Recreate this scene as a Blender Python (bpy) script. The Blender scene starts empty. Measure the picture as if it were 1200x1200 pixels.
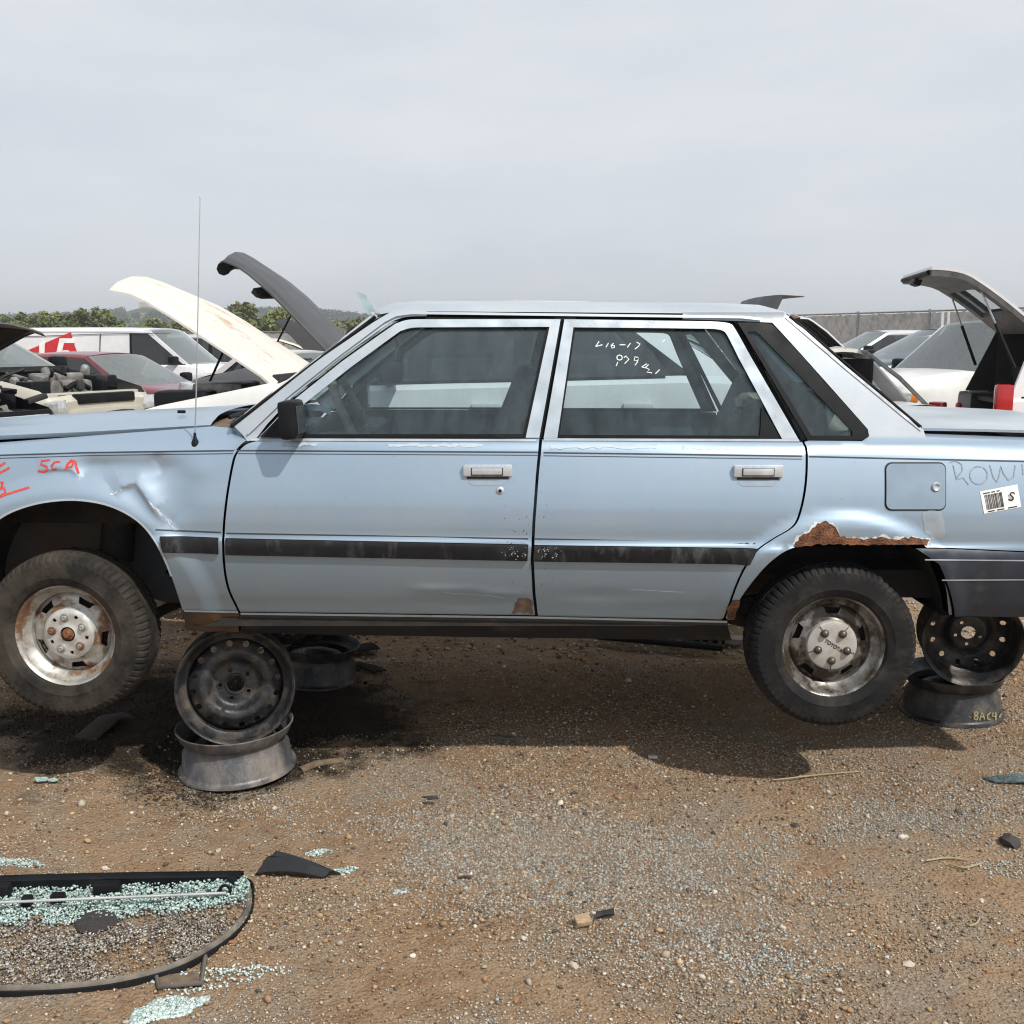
import bpy, bmesh, math, random
import numpy as np
from mathutils import Vector, Matrix, Euler
from mathutils.geometry import delaunay_2d_cdt

random.seed(7)
rng = np.random.default_rng(7)
scene = bpy.context.scene
col = scene.collection
R = math.radians

# ------------------------------------------------------------------ camera
CAM = Vector((0.0, -3.46, 1.55))
FPX = 1244.0                      # focal length in photograph pixels (1200 wide)
PITCH = math.atan(198.0 / FPX)
cam_d = bpy.data.cameras.new('camera')
cam_d.sensor_width = 36.0
cam_d.lens = 36.0 * FPX / 1200.0
cam_d.clip_start = 0.05
cam_d.clip_end = 6000.0
cam = bpy.data.objects.new('camera', cam_d)
cam.location = CAM
cam.rotation_euler = (math.pi / 2 - PITCH, 0, 0)
col.objects.link(cam)
scene.camera = cam

# ------------------------------------------------------------------ sky and sun
SUN = Vector((0.46, -0.46, 0.76)).normalized()      # towards the sun
sun_el = math.asin(SUN.z)
world = bpy.data.worlds.new('World')
scene.world = world
world.use_nodes = True
wn, wl = world.node_tree.nodes, world.node_tree.links
bgn = wn['Background']
sky = wn.new('ShaderNodeTexSky')
sky.sky_type = 'NISHITA'
sky.sun_disc = False
sky.sun_elevation = sun_el
sky.sun_rotation = math.atan2(SUN.x, SUN.y)
sky.air_density = 1.0
sky.dust_density = 4.0
sky.altitude = 1600
tc = wn.new('ShaderNodeTexCoord')
mp = wn.new('ShaderNodeMapping')
mp.inputs['Scale'].default_value = (1.2, 1.2, 4.5)
nz = wn.new('ShaderNodeTexNoise')
nz.inputs['Scale'].default_value = 2.0
nz.inputs['Detail'].default_value = 8
nz.inputs['Roughness'].default_value = 0.55
rp = wn.new('ShaderNodeValToRGB')                     # thin high overcast veil
rp.color_ramp.elements[0].position = 0.3
rp.color_ramp.elements[0].color = (7.1, 7.6, 8.3, 1)
rp.color_ramp.elements[1].position = 0.72
rp.color_ramp.elements[1].color = (9.0, 9.15, 9.4, 1)
mx = wn.new('ShaderNodeMix')
mx.data_type = 'RGBA'
mx.inputs[0].default_value = 0.88
wl.new(tc.outputs['Generated'], mp.inputs['Vector'])
wl.new(mp.outputs['Vector'], nz.inputs['Vector'])
wl.new(nz.outputs['Fac'], rp.inputs['Fac'])
wl.new(sky.outputs['Color'], mx.inputs[6])
wl.new(rp.outputs['Color'], mx.inputs[7])
wl.new(mx.outputs[2], bgn.inputs['Color'])
bgn.inputs['Strength'].default_value = 0.1
sun_d = bpy.data.lights.new('sun', 'SUN')
sun_d.energy = 4.2
sun_d.angle = R(1.2)
sun_d.color = (1.0, 0.95, 0.87)
sun_o = bpy.data.objects.new('sun', sun_d)
sun_o.rotation_euler = SUN.to_track_quat('Z', 'Y').to_euler()
sun_o.location = (3, -3, 8)
col.objects.link(sun_o)
vs = scene.view_settings
vs.view_transform = 'Standard'
vs.look = 'None'
vs.exposure = 0.0
vs.gamma = 1.0
vs.use_curve_mapping = False
scene.cycles.filter_width = 1.15
scene.cycles.max_bounces = 10
scene.cycles.transparent_max_bounces = 24

# ------------------------------------------------------------------ helpers
def ray(px, py):
    u, v = (px - 600.0) / FPX, (py - 600.0) / FPX
    c, s = math.cos(PITCH), math.sin(PITCH)
    return Vector((u, c - v * s, -s - v * c))

def at(px, py, Y):
    """world point seen at photograph pixel (px, py) at the world depth Y"""
    d = ray(px, py)
    return CAM + d * ((Y - CAM.y) / d.y)

def ground_at(px, py, z=0.0):
    d = ray(px, py)
    return CAM + d * ((z - CAM.z) / d.z)

MATS = {}

def nodes_of(m):
    m.use_nodes = True
    nt = m.node_tree
    return nt, nt.nodes, nt.links, nt.nodes['Principled BSDF']

def set_in(b, **kw):
    for k, v in kw.items():
        k = k.replace('_', ' ')
        if k in b.inputs:
            if isinstance(v, tuple) and len(v) == 3:
                v = (*v, 1)
            b.inputs[k].default_value = v

def mat(name, c, rough=0.6, metal=0.0, var=0.12, scale=14.0, c2=None, thr=0.55, soft=0.12, bump=0.0, bscale=60.0,
        coat=0.0, spec=0.5, detail=6.0, stretch=(1, 1, 1), rvar=0.12):
    """a worn surface: base colour with tonal noise, and optionally a second colour (dust, rust, wear) in noise patches"""
    if name in MATS:
        return MATS[name]
    m = bpy.data.materials.new(name)
    nt, n, l, b = nodes_of(m)
    set_in(b, Base_Color=c, Roughness=rough, Metallic=metal, Coat_Weight=coat, Coat_Roughness=0.12)
    b.inputs['Specular IOR Level'].default_value = spec
    tcn = n.new('ShaderNodeTexCoord')
    mpn = n.new('ShaderNodeMapping')
    mpn.inputs['Scale'].default_value = stretch
    l.new(tcn.outputs['Object'], mpn.inputs['Vector'])
    a = n.new('ShaderNodeTexNoise')
    a.inputs['Scale'].default_value = scale
    a.inputs['Detail'].default_value = detail
    l.new(mpn.outputs['Vector'], a.inputs['Vector'])
    r1 = n.new('ShaderNodeMapRange')
    r1.inputs[1].default_value = 0.3; r1.inputs[2].default_value = 0.7
    r1.inputs[3].default_value = 1 - var; r1.inputs[4].default_value = 1 + var
    l.new(a.outputs['Fac'], r1.inputs[0])
    mul = n.new('ShaderNodeMix'); mul.data_type = 'RGBA'; mul.blend_type = 'MULTIPLY'
    mul.inputs[0].default_value = 1
    mul.inputs[6].default_value = (*c, 1)
    l.new(r1.outputs[0], mul.inputs[7])
    out = mul.outputs[2]
    if c2 is not None:
        a2 = n.new('ShaderNodeTexNoise')
        a2.inputs['Scale'].default_value = scale * 0.45
        a2.inputs['Detail'].default_value = 9
        a2.inputs['Roughness'].default_value = 0.68
        l.new(mpn.outputs['Vector'], a2.inputs['Vector'])
        r2 = n.new('ShaderNodeMapRange')
        r2.inputs[1].default_value = thr - soft; r2.inputs[2].default_value = thr + soft
        l.new(a2.outputs['Fac'], r2.inputs[0])
        mx2 = n.new('ShaderNodeMix'); mx2.data_type = 'RGBA'
        l.new(r2.outputs[0], mx2.inputs[0])
        l.new(out, mx2.inputs[6])
        mx2.inputs[7].default_value = (*c2, 1)
        out = mx2.outputs[2]
        if metal > 0:
            mm = n.new('ShaderNodeMapRange')
            mm.inputs[3].default_value = metal; mm.inputs[4].default_value = metal * 0.15
            l.new(r2.outputs[0], mm.inputs[0]); l.new(mm.outputs[0], b.inputs['Metallic'])
    l.new(out, b.inputs['Base Color'])
    r3 = n.new('ShaderNodeMapRange')
    r3.inputs[1].default_value = 0.3; r3.inputs[2].default_value = 0.7
    r3.inputs[3].default_value = max(0.03, rough - rvar); r3.inputs[4].default_value = min(1, rough + rvar)
    l.new(a.outputs['Fac'], r3.inputs[0]); l.new(r3.outputs[0], b.inputs['Roughness'])
    if bump:
        a3 = n.new('ShaderNodeTexNoise')
        a3.inputs['Scale'].default_value = bscale
        a3.inputs['Detail'].default_value = 5
        l.new(mpn.outputs['Vector'], a3.inputs['Vector'])
        bp = n.new('ShaderNodeBump')
        bp.inputs['Strength'].default_value = bump
        bp.inputs['Distance'].default_value = 0.01
        l.new(a3.outputs['Fac'], bp.inputs['Height'])
        l.new(bp.outputs['Normal'], b.inputs['Normal'])
    MATS[name] = m
    return m

def glass_mat(name, tint, dust=0.1, dustcol=(0.42, 0.44, 0.44), streak=False, refl=1.0, dvar=0.4):
    """thin pane: tinted see-through, mirror reflection by angle, a film of dust"""
    if name in MATS:
        return MATS[name]
    m = bpy.data.materials.new(name)
    m.use_nodes = True
    nt = m.node_tree; n = nt.nodes; l = nt.links
    n.clear()
    out = n.new('ShaderNodeOutputMaterial')
    tr = n.new('ShaderNodeBsdfTransparent'); tr.inputs[0].default_value = (*tint, 1)
    gl = n.new('ShaderNodeBsdfGlossy'); gl.inputs['Roughness'].default_value = 0.03
    gl.inputs['Color'].default_value = (0.95 * refl, 0.97 * refl, refl, 1)
    fr = n.new('ShaderNodeFresnel'); fr.inputs[0].default_value = 1.55
    m1 = n.new('ShaderNodeMixShader')
    df = n.new('ShaderNodeBsdfDiffuse'); df.inputs[0].default_value = (*dustcol, 1)
    m2 = n.new('ShaderNodeMixShader')
    tcn = n.new('ShaderNodeTexCoord')
    mpn = n.new('ShaderNodeMapping'); mpn.inputs['Scale'].default_value = (8, 8, 3.0) if streak else (5, 5, 5)
    a = n.new('ShaderNodeTexNoise'); a.inputs['Scale'].default_value = 2.4; a.inputs['Detail'].default_value = 7
    a.inputs['Roughness'].default_value = 0.65
    r1 = n.new('ShaderNodeMapRange')
    r1.inputs[1].default_value = 0.32; r1.inputs[2].default_value = 0.72
    r1.inputs[3].default_value = dust * (1 - dvar); r1.inputs[4].default_value = dust * (1 + dvar)
    l.new(tcn.outputs['Object'], mpn.inputs[0]); l.new(mpn.outputs[0], a.inputs['Vector']); l.new(a.outputs['Fac'], r1.inputs[0])
    l.new(fr.outputs[0], m1.inputs[0]); l.new(tr.outputs[0], m1.inputs[1]); l.new(gl.outputs[0], m1.inputs[2])
    l.new(r1.outputs[0], m2.inputs[0]); l.new(m1.outputs[0], m2.inputs[1]); l.new(df.outputs[0], m2.inputs[2])
    l.new(m2.outputs[0], out.inputs['Surface'])
    MATS[name] = m
    return m

class MB:
    """collects shapes for one mesh"""
    def __init__(self):
        self.v = []; self.f = []; self.n = {}
    def add(self, vs, fs):
        o = len(self.v)
        self.v += [tuple(p) for p in vs]
        self.f += [tuple(i + o for i in f) for f in fs]
        return self
    def box(self, c, s, rot=None, ch=0.0):
        x, y, z = s[0] / 2, s[1] / 2, s[2] / 2
        if ch <= 0:
            vs = [(-x, -y, -z), (x, -y, -z), (x, y, -z), (-x, y, -z), (-x, -y, z), (x, -y, z), (x, y, z), (-x, y, z)]
            fs = [(0, 3, 2, 1), (4, 5, 6, 7), (0, 1, 5, 4), (1, 2, 6, 5), (2, 3, 7, 6), (3, 0, 4, 7)]
        else:
            b = bmesh.new()
            bmesh.ops.create_cube(b, size=1)
            for v in b.verts:
                v.co = Vector((v.co.x * s[0], v.co.y * s[1], v.co.z * s[2]))
            bmesh.ops.bevel(b, geom=b.edges[:], offset=min(ch, 0.45 * min(s)), segments=2, affect='EDGES', profile=0.6)
            b.verts.index_update()
            vs = [v.co.copy() for v in b.verts]; fs = [[v.index for v in f.verts] for f in b.faces]
            b.free()
        M = Matrix.Translation(Vector(c)) @ (rot.to_matrix().to_4x4() if rot is not None else Matrix.Identity(4))
        return self.add([M @ Vector(p) for p in vs], fs)
    def tube(self, pts, r, seg=8, caps=True):
        pts = [Vector(p) for p in pts]
        rs = r if isinstance(r, (list, tuple)) else [r] * len(pts)
        o = len(self.v); prev = None
        for i, p in enumerate(pts):
            t = (pts[min(i + 1, len(pts) - 1)] - pts[max(i - 1, 0)])
            t = t.normalized() if t.length > 1e-9 else Vector((0, 0, 1))
            if prev is None:
                a = t.orthogonal().normalized()
            else:
                a = (prev - t * prev.dot(t))
                a = a.normalized() if a.length > 1e-6 else t.orthogonal().normalized()
            prev = a; b = t.cross(a)
            for k in range(seg):
                an = 2 * math.pi * k / seg
                self.v.append(tuple(p + a * (rs[i] * math.cos(an)) + b * (rs[i] * math.sin(an))))
        for i in range(len(pts) - 1):
            for k in range(seg):
                k2 = (k + 1) % seg
                self.f.append((o + i * seg + k, o + i * seg + k2, o + (i + 1) * seg + k2, o + (i + 1) * seg + k))
        if caps:
            self.f.append(tuple(o + k for k in range(seg))[::-1])
            e = o + (len(pts) - 1) * seg
            self.f.append(tuple(e + k for k in range(seg)))
        return self
    def lathe(self, prof, seg=48, M=None, mod=None, closed=False):
        """prof: (r, h) points, axis +z"""
        M = M or Matrix.Identity(4)
        o = len(self.v); n = len(prof)
        for k in range(seg):
            an = 2 * math.pi * k / seg
            for i, (r, h) in enumerate(prof):
                if mod:
                    r, h = mod(i, k, r, h)
                self.v.append(tuple(M @ Vector((r * math.cos(an), r * math.sin(an), h))))
        for k in range(seg):
            k2 = (k + 1) % seg
            for i in range(n - 1 + (1 if closed else 0)):
                j = (i + 1) % n
                self.f.append((o + k * n + i, o + k2 * n + i, o + k2 * n + j, o + k * n + j))
        return self
    def grid(self, rows):
        """rows of points -> quads"""
        o = len(self.v); w = len(rows[0])
        for r in rows:
            self.v += [tuple(p) for p in r]
        for i in range(len(rows) - 1):
            for j in range(w - 1):
                a = o + i * w + j
                self.f.append((a, a + 1, a + w + 1, a + w))
        return self
    def slab(self, rows, off):
        """a sheet with thickness: rows of points and the same shifted by off, joined at the rim"""
        rows = [[Vector(p) for p in r] for r in rows]; off = Vector(off)
        h, w = len(rows), len(rows[0])
        self.grid(rows)
        self.grid([[p + off for p in r][::-1] for r in rows])
        rim = [rows[0][j] for j in range(w)] + [rows[i][w - 1] for i in range(1, h)] + [rows[h - 1][j] for j in range(w - 2, -1, -1)] + [rows[i][0] for i in range(h - 2, 0, -1)]
        rim.append(rim[0])
        self.grid([[p + off for p in rim], rim])
        return self
    def prism(self, pts, off):
        """flat polygon (list of 3D points) extruded by off"""
        pts = [Vector(p) for p in pts]; off = Vector(off); n = len(pts); o = len(self.v)
        self.v += [tuple(p) for p in pts] + [tuple(p + off) for p in pts]
        self.f.append(tuple(range(o, o + n))); self.f.append(tuple(range(o + 2 * n - 1, o + n - 1, -1)))
        for i in range(n):
            j = (i + 1) % n
            self.f.append((o + i, o + n + i, o + n + j, o + j))
        return self
    def blob(self, c, s, seed=0, rough=0.2, sub=1):
        b = bmesh.new()
        bmesh.ops.create_icosphere(b, subdivisions=sub, radius=1)
        r = random.Random(seed)
        vs = []
        b.verts.index_update()
        for v in b.verts:
            k = 1 + r.uniform(-rough, rough)
            vs.append((c[0] + v.co.x * s[0] * k, c[1] + v.co.y * s[1] * k, c[2] + v.co.z * s[2] * k))
        fs = [[v.index for v in f.verts] for f in b.faces]
        b.free()
        return self.add(vs, fs)
    def xf(self, M):
        self.v = [tuple(M @ Vector(p)) for p in self.v]
        return self
    def build(self, name, material, parent=None, smooth=35, world=False, fix=True):
        me = bpy.data.meshes.new(name)
        me.from_pydata(self.v, [], self.f)
        if fix:
            b = bmesh.new(); b.from_mesh(me)
            bmesh.ops.recalc_face_normals(b, faces=b.faces[:])
            b.to_mesh(me); b.free()
        return link(name, me, material, parent, smooth, world)

def link(name, me, material, parent=None, smooth=35, world=False):
    if smooth:
        me.polygons.foreach_set('use_smooth', [True] * len(me.polygons))
        if smooth < 180:
            me.set_sharp_from_angle(angle=R(smooth))
    me.update()
    if material is not None:
        me.materials.append(material)
    o = bpy.data.objects.new(name, me)
    col.objects.link(o)
    if parent is not None:
        o.parent = parent
        if world:
            r = parent
            M = Matrix.Identity(4)
            while r is not None:
                M = r.matrix_basis @ M if r.parent is None else r.matrix_parent_inverse @ r.matrix_basis @ M
                r = r.parent
            o.matrix_parent_inverse = M.inverted()
    return o

def tag(o, label, cat=None, group=None, kind=None):
    if label: o['label'] = label
    if cat: o['category'] = cat
    if group: o['group'] = group
    if kind: o['kind'] = kind
    return o

def thing(name, label, cat, loc=(0, 0, 0), rot=(0, 0, 0), group=None):
    o = bpy.data.objects.new(name, None)
    o.empty_display_size = 0.1
    col.objects.link(o)
    o.location = loc; o.rotation_euler = rot
    return tag(o, label, cat, group)

def copy_tree(o, parent=None):
    c = o.copy(); col.objects.link(c)
    if parent is not None:
        c.parent = parent
    for ch in [x for x in bpy.data.objects if x.parent == o]:
        copy_tree(ch, c)
    return c

def catmull(pts, n=6, closed=False):
    pts = [np.array(p, float) for p in pts]
    out = []
    N = len(pts)
    for i in range(N if closed else N - 1):
        p0 = pts[(i - 1) % N] if (closed or i > 0) else pts[0] * 2 - pts[1]
        p1 = pts[i]; p2 = pts[(i + 1) % N]
        p3 = pts[(i + 2) % N] if (closed or i + 2 < N) else p2 * 2 - p1
        for k in range(n):
            t = k / n
            out.append(0.5 * ((2 * p1) + (-p0 + p2) * t + (2 * p0 - 5 * p1 + 4 * p2 - p3) * t * t + (-p0 + 3 * p1 - 3 * p2 + p3) * t ** 3))
    if not closed:
        out.append(pts[-1])
    return [tuple(p) for p in out]

def inside(poly, X, Y):
    poly = np.asarray(poly, float)
    c = np.zeros(X.shape, bool)
    n = len(poly); j = n - 1
    for i in range(n):
        xi, yi = poly[i]; xj, yj = poly[j]
        if yi != yj:
            cond = ((yi > Y) != (yj > Y)) & (X < (xj - xi) * (Y - yi) / (yj - yi) + xi)
            c ^= cond
        j = i
    return c

def seg_dist(poly, X, Y):
    """distance from points to a closed polygon's edges"""
    d = np.full(X.shape, 1e9)
    n = len(poly)
    for i in range(n):
        a = np.array(poly[i]); b = np.array(poly[(i + 1) % n])
        ab = b - a; L = ab @ ab
        if L < 1e-14: continue
        t = np.clip(((X - a[0]) * ab[0] + (Y - a[1]) * ab[1]) / L, 0, 1)
        d = np.minimum(d, np.hypot(X - a[0] - t * ab[0], Y - a[1] - t * ab[1]))
    return d

def densify(poly, step):
    out = []
    n = len(poly)
    for i in range(n):
        a = np.array(poly[i], float); b = np.array(poly[(i + 1) % n], float)
        k = max(1, int(math.ceil(np.hypot(*(b - a)) / step)))
        for t in range(k):
            out.append(tuple(a + (b - a) * (t / k)))
    return out

def fill2d(outline, holes=(), step=0.02, extra=None):
    """triangulated fill of a polygon with holes, regular inner points; returns points, triangles, rim loops"""
    loops = [densify(p, step) for p in (outline, *holes)]
    pts = []; edges = []; rims = []
    for lp in loops:
        o = len(pts)
        pts += lp
        edges += [(o + i, o + (i + 1) % len(lp)) for i in range(len(lp))]
    P = np.array(loops[0])
    x0, y0 = P.min(0); x1, y1 = P.max(0)
    gx = np.arange(x0 + step / 2, x1, step); gy = np.arange(y0 + step / 2, y1, step)
    if len(gx) and len(gy):
        X, Y = np.meshgrid(gx, gy); X = X.ravel(); Y = Y.ravel()
        if extra is not None:
            X = np.r_[X, extra[:, 0]]; Y = np.r_[Y, extra[:, 1]]
        ok = inside(loops[0], X, Y)
        for lp in loops:
            ok &= seg_dist(lp, X, Y) > 0.45 * step
        for lp in loops[1:]:
            ok &= ~inside(lp, X, Y)
        pts += list(zip(X[ok].tolist(), Y[ok].tolist()))
    v2, e2, f2, ov, oe, of = delaunay_2d_cdt([Vector(p) for p in pts], edges, [], 0, 1e-7)
    V = np.array([(p.x, p.y) for p in v2])
    T = np.array([list(f) for f in f2 if len(f) == 3])
    C = V[T].mean(1)
    ok = inside(loops[0], C[:, 0], C[:, 1])
    for lp in loops[1:]:
        ok &= ~inside(lp, C[:, 0], C[:, 1])
    T = T[ok]
    a, b, c = V[T[:, 0]], V[T[:, 1]], V[T[:, 2]]
    flip = ((b[:, 0] - a[:, 0]) * (c[:, 1] - a[:, 1]) - (b[:, 1] - a[:, 1]) * (c[:, 0] - a[:, 0])) < 0
    T[flip] = T[flip][:, ::-1]
    cnt = {}
    for t in T:
        for i in range(3):
            e = (int(t[i]), int(t[(i + 1) % 3]))
            cnt[e] = 1
    rim = [e for e in cnt if (e[1], e[0]) not in cnt]
    return V, T, rim

def mesh_with_normals(name, V, F, N, material, parent, world=True):
    me = bpy.data.meshes.new(name)
    me.from_pydata([tuple(p) for p in V], [], [tuple(int(i) for i in f) for f in F])
    me.polygons.foreach_set('use_smooth', [True] * len(me.polygons))
    me.update()
    me.normals_split_custom_set_from_vertices([tuple(n) for n in N])
    if material: me.materials.append(material)
    o = bpy.data.objects.new(name, me)
    col.objects.link(o)
    if parent is not None:
        o.parent = parent
        M = Matrix.Identity(4); r = parent
        while r is not None:
            M = (r.matrix_basis if r.parent is None else r.matrix_parent_inverse @ r.matrix_basis) @ M
            r = r.parent
        o.matrix_parent_inverse = M.inverted()
    return o

def vnoise(x, y, seed=0):
    """value noise, vectorised"""
    xi = np.floor(x).astype(np.int64); yi = np.floor(y).astype(np.int64)
    xf = x - xi; yf = y - yi
    xf = xf * xf * (3 - 2 * xf); yf = yf * yf * (3 - 2 * yf)
    def h(a, b):
        n = (a * 374761393 + b * 668265263 + seed * 974634777) & 0x7fffffff
        n = ((n ^ (n >> 13)) * 1274126177) & 0x7fffffff
        return ((n ^ (n >> 16)) & 0xffff) / 65535.0
    return (h(xi, yi) * (1 - xf) + h(xi + 1, yi) * xf) * (1 - yf) + (h(xi, yi + 1) * (1 - xf) + h(xi + 1, yi + 1) * xf) * yf

def fbm(x, y, oct=4, seed=0):
    s = 0; a = 1; t = 0
    for o in range(oct):
        s = s + a * vnoise(x * 2 ** o, y * 2 ** o, seed + o); t += a; a *= 0.5
    return s / t

def zg(x, y):
    """height of the dirt lot"""
    x = np.asarray(x, float); y = np.asarray(y, float)
    near = np.exp(-(np.maximum(0, np.hypot(x, y) - 5) / 4) ** 2)
    z = (fbm(x * 1.3 + 7, y * 1.3 + 3, 3, 5) - 0.5) * 0.05 + (fbm(x * 9, y * 9, 3, 9) - 0.5) * 0.016
    return z * near - 0.004

# ------------------------------------------------------------------ ground
def axis_lines(a, b, step, far):
    c = list(np.arange(a, b + 1e-6, step))
    s = step; p = b; hi = []
    while p < far:
        s *= 1.18; p += s; hi.append(p)
    s = step; p = a; lo = []
    while p > -far:
        s *= 1.18; p -= s; lo.append(p)
    return np.array(lo[::-1] + c + hi)

def make_ground():
    xs = axis_lines(-2.3, 2.3, 0.022, 1750); ys = axis_lines(-1.5, 2.4, 0.022, 1750)
    X, Y = np.meshgrid(xs, ys)
    Z = zg(X, Y)
    nx, ny = len(xs), len(ys)
    V = np.stack([X.ravel(), Y.ravel(), Z.ravel()], 1)
    i = np.arange((nx - 1) * (ny - 1)); r = i // (nx - 1); c = i % (nx - 1); a = r * nx + c
    F = np.stack([a, a + 1, a + nx + 1, a + nx], 1)
    me = bpy.data.meshes.new('ground')
    me.from_pydata(V.tolist(), [], F.tolist())
    m = bpy.data.materials.new('dirt'); nt, n, l, b = nodes_of(m)
    b.inputs['Roughness'].default_value = 0.95; b.inputs['Specular IOR Level'].default_value = 0.15
    g = n.new('ShaderNodeNewGeometry')
    def noise(sc, det=6, ro=0.6):
        t = n.new('ShaderNodeTexNoise'); t.inputs['Scale'].default_value = sc; t.inputs['Detail'].default_value = det
        t.inputs['Roughness'].default_value = ro
        l.new(g.outputs['Position'], t.inputs['Vector']); return t.outputs['Fac']
    def rng_(src, a0, a1, b0=0.0, b1=1.0):
        t = n.new('ShaderNodeMapRange'); t.inputs[1].default_value = a0; t.inputs[2].default_value = a1
        t.inputs[3].default_value = b0; t.inputs[4].default_value = b1
        l.new(src, t.inputs[0]); return t.outputs[0]
    def mixc(f, c0, c1, blend='MIX'):
        t = n.new('ShaderNodeMix'); t.data_type = 'RGBA'; t.blend_type = blend
        if isinstance(f, float): t.inputs[0].default_value = f
        else: l.new(f, t.inputs[0])
        for k, v in ((6, c0), (7, c1)):
            if isinstance(v, tuple): t.inputs[k].default_value = (*v, 1)
            else: l.new(v, t.inputs[k])
        return t.outputs[2]
    def math_(op, a0, b0):
        t = n.new('ShaderNodeMath'); t.operation = op
        for k, v in ((0, a0), (1, b0)):
            if isinstance(v, (int, float)): t.inputs[k].default_value = v
            else: l.new(v, t.inputs[k])
        return t.outputs[0]
    brown = mixc(rng_(noise(1.7), 0.36, 0.64), (0.225, 0.130, 0.070), (0.345, 0.232, 0.140))
    brown = mixc(rng_(noise(11, 8, 0.7), 0.35, 0.68), brown, (0.385, 0.275, 0.178))
    grey = mixc(rng_(noise(160, 3), 0.35, 0.65), (0.15, 0.125, 0.098), (0.43, 0.39, 0.32))
    gm = rng_(noise(2.3, 7, 0.65), 0.46, 0.64)
    c = mixc(math_('MULTIPLY', gm, 0.75), brown, grey)
    c = mixc(rng_(noise(120, 5, 0.75), 0.50, 0.70, 0, 0.6), c, (0.085, 0.052, 0.03))
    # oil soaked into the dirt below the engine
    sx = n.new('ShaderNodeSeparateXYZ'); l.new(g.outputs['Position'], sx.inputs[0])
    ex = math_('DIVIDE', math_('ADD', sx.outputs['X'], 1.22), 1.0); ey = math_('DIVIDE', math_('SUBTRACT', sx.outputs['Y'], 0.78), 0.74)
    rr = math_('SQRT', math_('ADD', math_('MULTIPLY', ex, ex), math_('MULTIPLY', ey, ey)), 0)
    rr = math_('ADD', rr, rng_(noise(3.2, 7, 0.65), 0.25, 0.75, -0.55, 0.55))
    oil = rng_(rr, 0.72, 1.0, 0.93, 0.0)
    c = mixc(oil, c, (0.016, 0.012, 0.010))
    l.new(c, b.inputs['Base Color'])
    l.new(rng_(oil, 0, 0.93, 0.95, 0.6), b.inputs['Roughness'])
    vo = n.new('ShaderNodeTexVoronoi'); vo.inputs['Scale'].default_value = 95
    l.new(g.outputs['Position'], vo.inputs['Vector'])
    h = math_('ADD', math_('MULTIPLY', noise(38, 8, 0.7), 1.3), math_('MULTIPLY', vo.outputs['Distance'], -0.5))
    bp = n.new('ShaderNodeBump'); bp.inputs['Strength'].default_value = 1.0; bp.inputs['Distance'].default_value = 0.014
    l.new(h, bp.inputs['Height']); l.new(bp.outputs['Normal'], b.inputs['Normal'])
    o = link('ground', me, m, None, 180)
    tag(o, 'brown dirt lot strewn with gravel', None, None, 'structure')
    return o
make_ground()

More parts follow.
